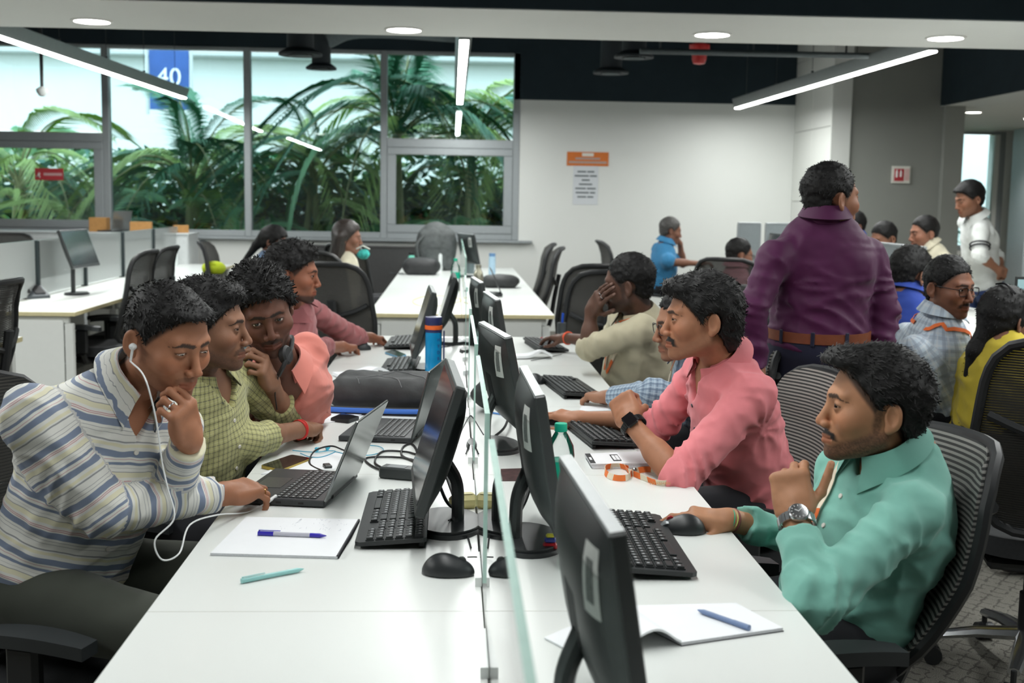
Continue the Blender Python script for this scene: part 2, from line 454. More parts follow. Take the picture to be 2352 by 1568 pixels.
def head_paint(q, fp, skin):
    """skin colour of the head: lips, brows, beard, stubble"""
    n = vnoise(q*90, 3); n2 = vnoise(q*420, 5); n3 = vnoise(q*25, 9)
    col = np.asarray(skin)[None]*(1+.05*n+.07*n3)[:, None]
    x, y, z = q.T; ay = np.abs(y); front = sstep(.03, .06, x)
    col = lerp_col(col, np.asarray(skin)*V(1.06, .93, .88), front*sstep(.03, .012, np.hypot(ay-.048, z+.028))*.7)
    col = lerp_col(col, np.asarray(skin)*V(1.02, .86, .82), front*sstep(.018, .006, np.hypot(ay-.004, z+.038))*.5)
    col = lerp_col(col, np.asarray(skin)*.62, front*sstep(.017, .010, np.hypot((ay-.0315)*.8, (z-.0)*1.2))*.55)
    e = np.stack([x, ay, z], 1)-V(*EYE); opn = fp.get('eye', 1.)*.0052; cu = 1-(e[:, 1]/.0135)**2
    ls = np.exp(-((e[:, 2]-opn*cu-.0006)/.0016)**2)+.45*np.exp(-((-e[:, 2]-opn*.72*cu)/.0013)**2)
    ls = ls*(e[:, 0] > .001)*(np.abs(e[:, 1]) < .0142)*(np.abs(np.linalg.norm(e, axis=1)-.0138) < .004)
    col = lerp_col(col, np.asarray(skin)*.16, np.clip(ls, 0, 1)*.85)
    lips = front*sstep(.0255, .0215, ay)*sstep(.0105, .0085, np.abs(z+.0705+.08*ay))
    col = lerp_col(col, np.asarray(fp.get('lipc', np.asarray(skin)*V(.86, .62, .62))), lips*.85)
    hc = np.asarray(fp.get('beardc', (.012, .010, .009)))
    # eyebrow
    bz = .0215+.10*np.clip(ay-.012, 0, .02)-.55*np.clip(ay-.036, 0, .05)
    th = .0048*sstep(.058, .030, ay)*sstep(.004, .012, ay)+.0002
    br = front*sstep(1.25, .75, np.abs(z-bz)/th+.25*n2)*sstep(.060, .050, ay)
    col = lerp_col(col, hc, np.clip(br, 0, 1)*.9*fp.get('brow', 1))
    ms = fp.get('mustache', 0)
    if ms:
        mz = -.0580-.36*np.clip(ay-.010, 0, .03)
        mm = front*sstep(1.2, .7, np.abs(z-mz)/(.0080*fp.get('mthick', 1))+.3*n2)*sstep(.035, .029, ay)*(1-.8*lips)
        col = lerp_col(col, hc, np.clip(mm, 0, 1)*ms)
    bd = fp.get('beard', 0)
    if bd:
        line = -.048+fp.get('bline', 0.)-.55*np.clip(x-.02, 0, .08)+.1*n3*.05
        low = sstep(line+.006, line-.014, z)*sstep(-.035, -.012, x)*sstep(-.150, -.118, z)
        side = sstep(-.006, .004, x)*sstep(.022, .012, x)*sstep(.02, .0, z)*sstep(.05, .06, ay)
        chin = sstep(.036, .024, np.abs(y))*sstep(-.080, -.088, z)*front
        m = np.clip(np.maximum(np.maximum(low, side*.9), chin), 0, 1)*(1-lips)*np.clip(.86+.28*n2, 0, 1)
        col = lerp_col(col, hc*1.3, m*bd)
    gt = fp.get('goatee', 0)
    if gt:
        m = front*sstep(.024, .016, np.abs(y))*sstep(-.084, -.090, z)*np.clip(.85+.3*n2, 0, 1)
        m = np.maximum(m, sstep(-.075, -.09, z)*sstep(-.125, -.112, z)*sstep(.0, .02, x)*.8)
        col = lerp_col(col, hc*1.2, m*gt)
    # short hair shadow on the scalp
    sc = sstep(.008, -.004, x-np.interp(z, [-.1, -.06, -.03, -.015, 0, .03, .05, .07, .2], [-.08, -.052, -.03, .006, .018, .043, .058, .07, .07]))
    sc = sc*sstep(-.100, -.085, z)*(1-sstep(.032, .026, np.hypot(x+.014, z+.008))*sstep(.060, .066, ay))
    col = lerp_col(col, hc*1.5, np.clip(sc, 0, 1)*.85)
    return np.clip(col, 0, 1)
def hair_sdf(q, hs):
    """hs: t thickness, lobes [(c,r)], amp/wave of the locks, line shift"""
    t = hs.get('t', .014)
    d = ell(q, (-.012, 0, .032), (.097+t*.8, .0755+t*.75, .088+t))
    d = smin(d, ell(q, (-.040, 0, -.02), (.058+t*.5, .058+t*.5, .066)), .02)
    for c, r in hs.get('lobes', ()): d = smin(d, ell(q, c, r), .018)
    tp = hs.get('taper', 0)
    if tp: d = d+tp*(.006*sstep(.0, .085, q[:, 0])+.005*sstep(.045, .0, q[:, 2]))
    w = hs.get('wave', .016); A = hs.get('amp', .0035); st = np.asarray(hs.get('stretch', (1, 1, 1.)))
    d = d+A*vnoise(q*st/w, 11)+A*.45*vnoise(q*st/(w*.42), 12)
    zz = np.array([-.13, -.10, -.075, -.05, -.03, -.018, 0, .02, .035, .05, .062, .072, .085, .2])
    xx = np.array([-.085, -.078, -.062, -.048, -.030, .006, .017, .030, .044, .056, .068, .086, .14, .3])
    if 'line' in hs: zz, xx = map(np.asarray, hs['line'])
    ay = np.abs(q[:, 1])
    lx = np.interp(q[:, 2]-hs.get('dz', 0)-.10*np.clip(.035-ay, 0, .035)*hs.get('peak', 0)+hs.get('edge', .004)*vnoise(q*V(60, 130, 130), 4), zz, xx)
    d = smax(d, (q[:, 0]-lx)*.75, .004)
    er = np.hypot(q[:, 0]+.016, (q[:, 2]+.010)*.82)-.027
    d = smax(d, -np.maximum(er, .055-ay), .004) if not hs.get('long') else d
    if not hs.get('long'): d = smax(d, -(q[:, 2]+hs.get('nape', .088))-.4*(q[:, 0]+.06), .006)
    return d
def hair_long(q, hs):
    d = hair_sdf(q, dict(hs, long=True))
    for a, b, r1, r2 in hs.get('tails', ()): d = smin(d, cap(q*V(1, hs.get('sq', 1), 1), a, b, r1, r2)+.003*vnoise(q*V(60, 60, 12), 2), .02)
    return d
FING = {'index': ((.090, .029, .000), (.041, .025, .021), .0090), 'middle': ((.094, .009, .002), (.045, .029, .022), .0093),
        'ring': ((.089, -.012, .000), (.041, .027, .021), .0088), 'pinky': ((.081, -.031, -.003), (.032, .020, .018), .0078)}
POSES = {  # flex of the three joints in degrees, for index, middle, ring, pinky; then the thumb (two direction vectors)
    'mouse': ((14, 24, 12), (12, 26, 14), (22, 34, 20), (24, 34, 20), (.62, .62, -.48), (.94, .22, -.26)),
    'flat': ((6, 14, 8), (6, 14, 8), (8, 16, 8), (10, 18, 10), (.70, .62, -.35), (.92, .30, -.20)),
    'fist': ((72, 92, 55), (76, 95, 58), (80, 95, 58), (82, 92, 55), (.62, .40, -.66), (.55, -.62, -.55)),
    'curl': ((48, 70, 40), (54, 74, 42), (60, 76, 44), (64, 74, 42), (.66, .42, -.62), (.86, -.12, -.48)),
    'chin': ((58, 82, 50), (66, 88, 52), (72, 90, 54), (76, 88, 52), (.66, .66, -.35), (.86, .50, .05)),
    'mouth': ((40, 58, 30), (48, 62, 34), (56, 66, 36), (62, 68, 38), (.70, .50, -.50), (.95, .05, -.30)),
    'type': ((22, 42, 26), (26, 46, 28), (30, 50, 30), (34, 50, 30), (.70, .52, -.48), (.94, .12, -.32)),
    'relax': ((26, 34, 20), (30, 38, 22), (34, 42, 24), (38, 44, 26), (.72, .52, -.45), (.93, .22, -.30)),
}
def hand_model(pose, side=1, s=1.0):
    po = POSES[pose] if isinstance(pose, str) else pose
    chains = []
    for (nm, (root, ln, r)), fl in zip(FING.items(), po[:4]):
        p = V(*root); th = 0; pts = [p]
        sp = {'index': .07, 'middle': .0, 'ring': -.05, 'pinky': -.12}[nm]*(1-min(1, fl[0]/80))
        for l, a in zip(ln, fl):
            th += math.radians(a); p = p+l*V(math.cos(th), sp*math.cos(th), -math.sin(th)); pts.append(p)
        chains.append((pts, r, V(math.sin(th), 0, math.cos(th))))
    t0 = V(.020, .026, -.008); t1 = t0+.043*nrm(V(*po[4])); t2 = t1+.034*nrm(V(*po[5])); 
    t3 = t2+.027*nrm(V(*po[5])+.25*(nrm(V(*po[5]))-nrm(V(*po[4]))))
    chains.append(([t0, t1, t2, t3], .0105, nrm(np.cross(nrm(t3-t2), V(0, 0, 1))*0+V(0, .8, .6))))
    return chains
def hand_sdf(q, chains):
    d = rbox(q, (.050, 0, 0), (.047, .040, .0135), .013)
    d = smin(d, cap(q, (0, 0, 0), (.03, 0, 0), .023, .022)*1.0, .018)
    d = smin(d, ell(q, (.036, .026, -.010), (.033, .017, .016)), .010)
    d = smin(d, ell(q, (.040, -.028, -.010), (.034, .013, .013)), .010)
    d = smin(d, ell(q, (.086, 0, .006), (.012, .038, .008)), .008)
    for i, (pts, r, dn) in enumerate(chains):
        f = None
        for j in range(3):
            ra = r*(1.02, .92, .86)[j]; rb = r*(.93, .86, .74)[j]
            c = cap(q, pts[j], pts[j+1], ra, rb)
            f = c if f is None else smin(f, c, .0025)
        f = smin(f, nr(q-pts[1].astype(np.float32))-r*1.02, .004)
        d = smin(d, f, .007 if i == 4 else .0042)
    return d
def hand_paint(q, chains, skin):
    n = vnoise(q*110, 3)
    col = np.asarray(skin)[None]*(1+.05*n)[:, None]
    for pts, r, dn in chains:
        for k in (1, 2):
            col = lerp_col(col, np.asarray(skin)*.72, sstep(.009, .003, np.linalg.norm(q-(pts[k]+dn*r), axis=1))*.45)
        ax = nrm(pts[3]-pts[2]); dd = nrm(dn-ax*(dn@ax)); c = pts[3]+dd*r*.72-ax*.001
        o = q-c; sd = np.cross(ax, dd)
        m = sstep(1.15, .85, np.maximum(np.abs(o@ax)/.0065, np.abs(o@sd)/.0055))*((o@dd) > -.003)
        col = lerp_col(col, np.clip(np.asarray(skin)*V(1.5, 1.35, 1.3)+.06, 0, 1), m*.8)
    return np.clip(col, 0, 1)
# ---------------------------------------------------------------- one person = root > body (one skin mesh), shirt, trousers, hair, ...
def skin_mat():
    m, nt, b = nodes_of('human_skin'); L = nt.links.new
    a = N_(nt, 'VertexColor', layer_name='Col'); L(a.outputs[0], b.inputs['Base Color'])
    b.inputs['Roughness'].default_value = .56; b.inputs['Specular IOR Level'].default_value = .36
    tc = N_(nt, 'TexCoord'); nz = N_(nt, 'TexNoise', Scale=420.0, Detail=2.0); L(tc.outputs['Object'], nz.inputs['Vector'])
    bp = N_(nt, 'Bump', Strength=.12, Distance=.002); L(nz.outputs[0], bp.inputs['Height']); L(bp.outputs[0], b.inputs['Normal'])
    return m
SKINM = skin_mat()
HAIRM = M('black_hair', (19, 18, 18), .55, var=.4, scale=90, bump=.5, bscale=700, spec=.28)
HAIRG = M('greying_hair', (74, 72, 70), .5, var=.4, scale=90, bump=.5, bscale=700)
HAIRB = M('dark_brown_long_hair', (46, 38, 34), .42, var=.3, scale=60, bump=.5, bscale=500)
SCL = M('eye_white', (206, 196, 188), .18, var=.02, coat=.3); IRIS = M('dark_iris', (44, 28, 20), .15, coat=.5); PUP = M('black_pupil', (6, 6, 6), .1, coat=.5)
LENS = GLASS('spectacle_lens', (252, 254, 255), refl=.5); FRAMEM = M('black_spectacle_frame', (18, 18, 20), .3)
SHOEM = M('black_leather_shoe', (26, 24, 24), .35); BTN = M('shirt_button', (216, 212, 204), .3)
def eye_mesh(r=.0125):
    mb = MB(); angs = [0, 12, 15, 31, 33, 50, 75, 100, 130, 180]; n = 20
    prof = [(r*math.sin(math.radians(a))+(1e-7 if a in (0, 180) else 0), r*math.cos(math.radians(a)), 0 if a < 12 else (1 if a < 31 else 2)) for a in angs]
    mb.lathe([(p[0], p[1], (2, 1, 0)[p[2]]) for p in prof], n=n, R=np.array(((0, 0, 1.), (1, 0, 0), (0, 1, 0))))
    return mb.mesh('eye', [SCL, IRIS, PUP], 80)
EYEM = eye_mesh()
def strands(v, f, n, hs, rs):
    """short tapering locks lying on the hair"""
    rng = np.random.default_rng(rs); fc = f[rng.integers(0, len(f), n)]
    c = v[fc].mean(1); nn = np.cross(v[fc[:, 1]]-v[fc[:, 0]], v[fc[:, 2]]-v[fc[:, 0]]); nn /= np.linalg.norm(nn, axis=1)[:, None]+1e-9
    keep = (c[:, 2] > hs.get('smin', -.07)); c, nn = c[keep], nn[keep]; n = len(c)
    fl = np.asarray(hs.get('flow', (-.8, 0, -.35)))+np.stack([np.zeros(n), np.sign(c[:, 1])*.25, -.6*np.clip(.03-c[:, 2], 0, .1)/.1], 1)
    fl = fl+rng.normal(0, hs.get('mess', .45), (n, 3)); fl -= nn*(fl*nn).sum(1)[:, None]; fl /= np.linalg.norm(fl, axis=1)[:, None]+1e-9
    ln = hs.get('slen', .022)*rng.uniform(.6, 1.2, n)[:, None]; w = np.cross(fl, nn)*hs.get('sw', .0013); up = hs.get('lift', .22)
    p0 = c-nn*.002; p1 = c+fl*ln*.5+nn*ln*up*.8; p2 = c+fl*ln+nn*ln*up*.55
    vv = np.concatenate([p0-w, p0+w, p1-w*.8, p1+w*.8, p2]); i = np.arange(n)
    ff = np.concatenate([np.stack([i, i+n, i+3*n, i+2*n], 1), np.stack([i+2*n, i+3*n, i+4*n, i+4*n], 1)])
    return vv, ff
def shift(me_v, root): return me_v-np.asarray(root)
def bone_coords(P, chains):
    """su along, sv around the nearest chain; chains = [(points, ref)]"""
    best = np.full(len(P), 1e9); su = np.zeros(len(P)); sv = np.zeros(len(P))
    for pts, rads, ref, s0 in chains:
        acc = s0
        for a, b, r in zip(pts[:-1], pts[1:], rads):
            ba = b-a; L_ = np.linalg.norm(ba); d = ba/L_; t = np.clip((P-a)@d, 0, L_); q = P-a-t[:, None]*d
            dist = np.linalg.norm(q, axis=1)-r; x = nrm(ref-d*(ref@d)); y = np.cross(d, x); m = dist < best
            best[m] = dist[m]; su[m] = acc+((P-a)@d)[m]; sv[m] = (np.arctan2(q@y, q@x)*max(r, .05))[m]; acc += L_
    return su, sv
def person(label, head, neck, pelvis, th, arms, shirt, skin, hs, fp=None, lod=0, hscale=1.0, w=1.0, belly=1.0, sleeve=1.0, trouser=None,
           sit=True, hairmat=None, collar=True, gaze=None, glasses=None, folds=1.0, extra_up=.0, vneck=.0, sleeveL=None, shoes=True, hem=None, knee=None):
    fp = fp or {}; skin = np.array(lin(skin)); vox = (.0025, .0037, .0062)[lod]
    hc, h_, p_, r_ = head; hc = np.asarray(hc, float); N = np.asarray(neck, float); Pv = np.asarray(pelvis, float)
    root = V(Pv[0], Pv[1], 0); t = thing('person', label, 'person', root)
    thr = math.radians(th); up = nrm(N-Pv); fwd = V(math.cos(thr), math.sin(thr), 0); fwd = nrm(fwd-up*(fwd@up)); right = np.cross(fwd, up)
    RT = np.stack([right, fwd, up], 1); Lt = np.linalg.norm(N-Pv)
    A = head_axes(h_, p_, r_); s = hscale
    vs, fs, cols = [], [], []; base = 0
    def push(v, f, c):
        nonlocal base
        vs.append(v); fs.append(f+base); cols.append(c); base += len(v)
    # head and neck
    ne = ((N-up*.01+fwd*.0)-hc)@A/s
    fn = lambda q: head_sdf(q, fp, ne.astype(np.float32), lod < 2)
    lo = np.minimum(V(-.125, -.105, -.15), ne-.07); hi = np.maximum(V(.135, .105, .135), ne+.07)
    v, f = surf(fn, lo, hi, vox/s); c = head_paint(v, fp, skin); push(hc+(v*s)@A.T, f, c)
    # shoulders, arms
    sh = {}; el = {}; wr = {}
    for k, sg in (('R', 1), ('L', -1)):
        a = arms.get(k) or {}
        sh[k] = np.asarray(a['sh'], float) if 'sh' in a else N+right*sg*.178*w-up*.055
        if 'el' in a: el[k] = np.asarray(a['el'], float)
        else: el[k] = sh[k]-V(0, 0, .27)+right*sg*.03
        wr[k] = np.asarray(a['wr'], float) if 'wr' in a else el[k]+fwd*.2-V(0, 0, .1)
        D = nrm(np.asarray(a['tip'], float)-wr[k]) if 'tip' in a else nrm(wr[k]-el[k])
        B = np.asarray(a.get('back', (0, 0, 1)), float); B = nrm(B-D*(B@D)); T = np.cross(B, D)*sg
        a['frame'] = np.stack([D, T, B], 1); 
        ch = hand_model(a.get('pose', 'relax')); hs_ = a.get('s', .94)
        Fh = a['frame']; ws = wr[k]; es = el[k]
        fa = nrm(ws-es)
        def fn(P, ch=ch, Fh=Fh, ws=ws, es=es, hs_=hs_):
            q = ((P-ws)@Fh/hs_).astype(np.float32)
            d = hand_sdf(q, ch)*hs_
            fo = cap(P, es, ws, .036, .0245); fo = smin(fo, cap(P, es+(ws-es)*.2, es+(ws-es)*.45, .0365, .0345), .02)
            return smin(d, fo, .018)
        tips = np.concatenate([np.array(c_[0]) for c_ in ch])*hs_@Fh.T+ws
        pts = np.concatenate([tips, [ws, es]]); 
        v, f = surf(fn, pts.min(0)-.05, pts.max(0)+.05, (.0029, .0038, .0065)[lod] if not a.get('hidden') else .0075)
        c = hand_paint((v-ws)@Fh/hs_, ch, skin); push(v, f, c)
    # inner torso and upper arms, so that the body is whole under the clothes
    def core(P):
        d = ell(P, Pv+up*Lt*.70+fwd*.008, (.13*w, .098, .21), RT); d = smin(d, ell(P, Pv+up*Lt*.25, (.12*w, .085*belly, .2), RT), .05)
        d = smin(d, cap(P, N-up*.03, N+nrm(hc-N)*.03, .062, .052), .02)
        for k in 'RL': d = smin(d, cap(P, N-up*.05, sh[k], .04, .04), .02); d = smin(d, cap(P, sh[k], el[k], .036, .033), .02)
        return d
    pts = np.array([Pv, N, *sh.values(), *el.values()])
    v, f = surf(core, pts.min(0)-.16, pts.max(0)+.12, (.013, .018, .026)[lod]); push(v, f, np.tile(skin, (len(v), 1)))
    me = npmesh('body', shift(np.concatenate(vs), root), np.concatenate(fs), SKINM, col=np.concatenate(cols)); link('body', me, t)
    # eyes
    if lod < 2:
        for sg in (-1, 1):
            g = nrm(V(1, 0, 0) if gaze is None else V(*gaze)); R_ = A@frame_of(g)[:, [2, 0, 1]]
            M4 = np.eye(4); M4[:3, :3] = R_*s; M4[:3, 3] = hc+A@(V(EYE[0], sg*EYE[1], EYE[2])*s)-root
            e = link('eye', EYEM, t); e.matrix_local = Matrix(M4.tolist())
    # hair
    if hs is not None:
        fn = (lambda q: hair_long(q, hs)) if 'tails' in hs else (lambda q: hair_sdf(q, hs))
        lo, hi = hs.get('box', ((-.165, -.125, -.15), (.17, .125, .20)))
        v, f = surf(fn, lo, hi, (.0038, .0046, .0075)[lod]); nS = (2400, 900, 0)[lod]
        if nS and hs.get('strands', 1):
            sv_, sf_ = strands(v, f, nS, hs, 5); f = np.concatenate([f, sf_+len(v)]); v = np.concatenate([v, sv_])
        me = npmesh('hair', shift(hc+(v*s)@A.T, root), f, hairmat or HAIRM); link('hair', me, t)
    # shirt
    sl = {'R': sleeve, 'L': sleeve if sleeveL is None else sleeveL}; cuff = {}
    for k in 'RL':
        if sl[k] >= 0: cuff[k] = el[k]+(wr[k]-el[k])*sl[k]
        else: cuff[k] = sh[k]+(el[k]-sh[k])*(1+sl[k])
    mids = {k: [sh[k], el[k]] for k in 'RL'}; axm = {k: nrm(wr[k]-sh[k]) for k in 'RL'}
    hp = Pv-up*(.05 if hem is None else hem)
    def sfn(P):
        d = ell(P, Pv+up*Lt*.67+fwd*.012, (.163*w, .112+.02*(belly-1), .215), RT)
        d = smin(d, ell(P, Pv+up*Lt*.30+fwd*.012*belly, (.150*w, .118*belly, .21), RT), .07)
        d = smin(d, ell(P, Pv+up*.02, (.162*w, .122*belly, .13), RT), .06)
        for k, sg in (('R', 1), ('L', -1)):
            d = smin(d, cap(P, N-up*.028, sh[k]-up*.004, .050, .046*w**.5), .035)
            d = smin(d, cap(P, Pv+up*Lt*.72+right*sg*.09*w, sh[k]-up*.035, .085, .052), .04)
        d = smin(d, ell(P, N-up*.045, (.085, .070, .050), RT), .03)
        if vneck:
            q = P-N; u_ = q@up; dv = .11*vneck; hw = .040*np.clip((u_+dv)/dv, 0, 1.6)
            cut = np.maximum(np.maximum(np.abs(q@right)-hw, .035-q@fwd), -(u_+dv)); d = smax(d, -cut, .004)
        d = np.maximum(d, -((P-hp)@up))
        for k in 'RL':
            ar = cap(P, sh[k]-up*.008, el[k], .0560*w**.4, .0525)
            if sl[k] >= 0:
                fo = cap(P, el[k], cuff[k], .0515, .0515-.0145*sl[k]); dd = nrm(cuff[k]-el[k])
                band = np.maximum(cap(P, cuff[k]-dd*.055, cuff[k], .0535-.0145*sl[k]), -((P-cuff[k])@dd+.052))
                fo = np.maximum(np.minimum(fo, band), (P-cuff[k])@dd)
                ar = smin(ar, fo, .018)
            else:
                dd = nrm(cuff[k]-sh[k]); ar = np.maximum(ar-.006, (P-cuff[k])@dd)
            d = smin(d, ar, .022)
        # creases: rings bunched at elbows and armpits, slanting pulls on the trunk
        if folds:
            n1 = vnoise(P*9.0, 21); n2 = vnoise(P*15.0, 23); a = .0
            rg = lambda ph: .62-np.abs(np.sin(ph))
            for k, sg in (('R', 1), ('L', -1)):
                for c_, rr, am, wl in ((el[k], .11, .0130, .0135), (sh[k]+(el[k]-sh[k])*.45, .12, .0060, .017), (cuff[k], .06, .0060, .011)):
                    ph = ((P-c_)@nrm(axm[k]+.45*fwd-.2*up))/wl+3.0*n1
                    a = a-am*rg(ph)*np.exp(-((P-c_)**2).sum(1)/rr**2)*(.6+.7*n2)
                q = P-(sh[k]-up*.10-right*sg*.02); rd = nr(q.astype(np.float32)); ph = np.arctan2(q@up, q@fwd)*4.5+2.6*n1
                a = a-.0085*rg(ph)*np.exp(-((rd-.12)/.085)**2)*(.65+.6*n2)
            tt = (P-Pv)@up; ph = ((P-Pv)@nrm(up+.35*right+.3*fwd))/.0165+3.4*vnoise(P*4.5, 8)
            a = a-.0090*rg(ph)*np.exp(-((tt-.04)/.15)**2)*(.6+.7*n2)-.0050*rg(vnoise(P@np.diag((8., 8., 14.)), 14)*4.5)*(.6+.5*n1)+.0010*vnoise(P*55.0, 15)
            d = d+a*folds
        return d
    pts = np.array([Pv, N, *sh.values(), *el.values(), *cuff.values()])
    v, f = surf(sfn, pts.min(0)-.20*max(w, 1), pts.max(0)+.13, (.0062, .0085, .0135)[lod])
    su, sv = bone_coords(v, [([Pv, N], [.13*w], fwd, 0)]+[([sh[k], el[k], cuff[k] if sl[k] > .1 else el[k]+.01], [.055, .05], up+.3*fwd, .07) for k in 'RL'])
    me = npmesh('shirt', shift(v, root), f, shirt, {'su': su, 'sv': sv}); shirt_o = link('shirt', me, t)
    # collar
    if collar:
        ax = nrm(hc+A@V(-.02, 0, -.06)*s-N); cz = nrm(.80*ax+.20*up); cf = nrm(fwd-cz*(fwd@cz)); cr = np.cross(cf, cz)
        
        ring_ = np.array([-cf*math.cos(a)*.070+cr*math.sin(a)*.070 for a in np.linspace(0, 6.2, 20)])
        for sft in np.arange(.0, .10, .006):
            if (sfn((N+ax*sft+ring_).astype(np.float32)) > -.004).mean() > .6: break
        o = N+ax*(sft+.012); mb = MB(); n = 30
        prof = []
        for i in range(n+1):
            a = math.radians(-158+316*i/n); e = abs(-1+2*i/n)**6      # 1 at the two points in front
            r0 = .0650*s+.006*e; d_ = lambda r, z: o+(-cf*math.cos(a)*r*1.02+cr*math.sin(a)*r)+cz*z
            prof.append([d_(r0, -.03), d_(r0-.003, .030-.010*e), d_(r0+.003, .035-.011*e), d_(r0+.012, .022-.02*e), d_(r0+.030+.018*e, -.010-.030*e), d_(r0+.027+.018*e, -.012-.030*e), d_(r0+.006, .010-.02*e)])
        mb.add([p for ring in prof for p in ring], [(i*7+j, (i+1)*7+j, (i+1)*7+j+1, i*7+j+1) for i in range(n) for j in range(6)])
        vv = np.array(mb.v); me = mb.mesh('collar', shirt, 70)
        me.transform(Matrix.Translation(Vector((-root).tolist())))
        m = np.array([j*.02 for _ in range(n+1) for j in range(7)]); me.attributes.new('su', 'FLOAT', 'POINT').data.foreach_set('value', m.astype(np.float32))
        m2 = np.array([i*.012 for i in range(n+1) for _ in range(7)]); me.attributes.new('sv', 'FLOAT', 'POINT').data.foreach_set('value', m2.astype(np.float32))
        link('collar', me, shirt_o)
    # glasses
    if glasses:
        g = MB(); lens = MB(); W2, H2 = .0255, .0175
        for sg in (-1, 1):
            cx = V(.0985, sg*.0325, -.002); loop = [cx+V(-.006*abs(math.cos(a))**2*0, W2*np.sign(math.cos(a))*abs(math.cos(a))**.5, H2*np.sign(math.sin(a))*abs(math.sin(a))**.5) for a in np.linspace(0, 2*math.pi, 25)[:-1]]
            g.tube(loop, .0016, 6, closed=True)
            lens.add(loop, [tuple(range(24))])
            g.tube([cx+V(0, sg*W2, .008), cx+V(-.012, sg*(W2+.016), .009), V(-.010, sg*.0815, .009), V(-.022, sg*.081, -.008)], .0017, 6)
        g.tube([V(.0985, -.0075, .004), V(.1015, 0, .007), V(.0985, .0075, .004)], .0015, 6)
        go = None
        for mb, nm, mt in ((g, 'spectacles', FRAMEM), (lens, 'lens', LENS)):
            me = mb.mesh(nm, mt, 60); arr = np.array(mb.v)*s@A.T+hc-root
            me.vertices.foreach_set('co', arr.astype(np.float32).ravel()); me.update(); o_ = link(nm, me, t if go is None else go); go = go or o_
    # legs
    if trouser is not None:
        f0 = V(math.cos(thr), math.sin(thr), 0); r0 = V(f0[1], -f0[0], 0); kn = {}; an = {}
        for k, sg in (('R', 1), ('L', -1)):
            hip = Pv+r0*sg*.085*w-V(0, 0, .01)
            if knee and k in knee: kn[k] = np.asarray(knee[k], float)
            else: kn[k] = hip+f0*.40+r0*sg*.05+V(0, 0, .02) if sit else hip-V(0, 0, .42)+r0*sg*.01
            an[k] = V(kn[k][0]-.03*f0[0], kn[k][1]-.03*f0[1], .10) if sit else V(hip[0], hip[1], .08)+r0*sg*.015
        def tfn(P):
            d = ell(P, Pv-V(0, 0, .0), (.158*w, .130*belly, .115), np.stack([r0, f0, V(0, 0, 1)], 1))
            if not sit: d = smin(d, ell(P, Pv+up*.05, (.152*w, .116*belly, .10), RT), .03)
            for k, sg in (('R', 1), ('L', -1)):
                hip = Pv+r0*sg*.085*w-V(0, 0, .01)
                lg = smin(cap(P, hip, kn[k], .089, .064), cap(P, kn[k], an[k], .066, .05), .03)
                d = smin(d, lg, .035)
            if not sit: d = np.maximum(d, (P-Pv)@up-.075)
            return d+.004*vnoise(P@np.diag((9., 9., 22.)), 31)+.0022*np.sin((P@nrm(f0+V(0, 0, .8)))/.011+5*vnoise(P*7.0, 3))*np.exp(-((P-Pv)**2).sum(1)/.05)
        pts = np.array([Pv, *kn.values(), *an.values()]); v, f = surf(tfn, np.maximum(pts.min(0)-.2, (-99, -99, .03)), pts.max(0)+.2, (.013, .020, .026)[lod])
        me = npmesh('trousers', shift(v, root), f, trouser, {'su': v[:, 2], 'sv': v[:, 0]}); link('trousers', me, t)
        if shoes:
            for k in 'RL':
                a = an[k]*V(1, 1, 0)+V(0, 0, .045)
                v, f = surf(lambda P: np.maximum(smin(cap(P, a-f0*.05, a+f0*.15, .042, .036), cap(P, a, a+V(0, 0, .06), .042, .045), .03), .012-P[:, 2]), a-.22, a+.24, .018)
                link('shoe', npmesh('shoe', shift(v, root), f, SHOEM), t)
    t_info = dict(root=root, t=t, A=A, hc=hc, s=s, N=N, up=up, fwd=fwd, right=right, sh=sh, el=el, wr=wr, arms=arms, cuff=cuff, Pv=Pv, shirt=shirt_o, sfn=sfn, RT=RT)
    if DEBUG: print(label[:40], 'torso %.2f' % Lt, 'neck %.2f' % np.linalg.norm(hc-N), {k: ('ua %.2f fa %.2f' % (np.linalg.norm(el[k]-sh[k]), np.linalg.norm(wr[k]-el[k]))) for k in 'RL'}, 't=%.1f' % (time.time()-T_START))
    return t_info
DEBUG = False
def band(info, name, k, off, r1, r2, mt, width=.006, n=28, wob=0., lab=None):
    """ring around a wrist: off metres from the wrist joint back along the forearm"""
    d = nrm(info['wr'][k]-info['el'][k]); c = info['wr'][k]-d*off-info['root']; X = frame_of(d)
    pts = [c+X[:, 0]*math.cos(a)*r1+X[:, 1]*math.sin(a)*r2+d*wob*math.sin(2*a+1) for a in np.linspace(0, 2*math.pi, n+1)[:-1]]
    o = MB().tube(pts, width/2, 6, closed=True).build(name, mt, info['t'])
    if lab: o['label'] = lab
    return o
def ribbon(pts, nrms, w, n=6):
    """flat strap through pts with given side vectors"""
    mb = MB(); vs = []; k = len(pts)
    for p, q in zip(pts, nrms): vs += [p-q*w/2, p+q*w/2]
    mb.add(vs, [(2*i, 2*i+1, 2*i+3, 2*i+2) for i in range(k-1)]); return mb
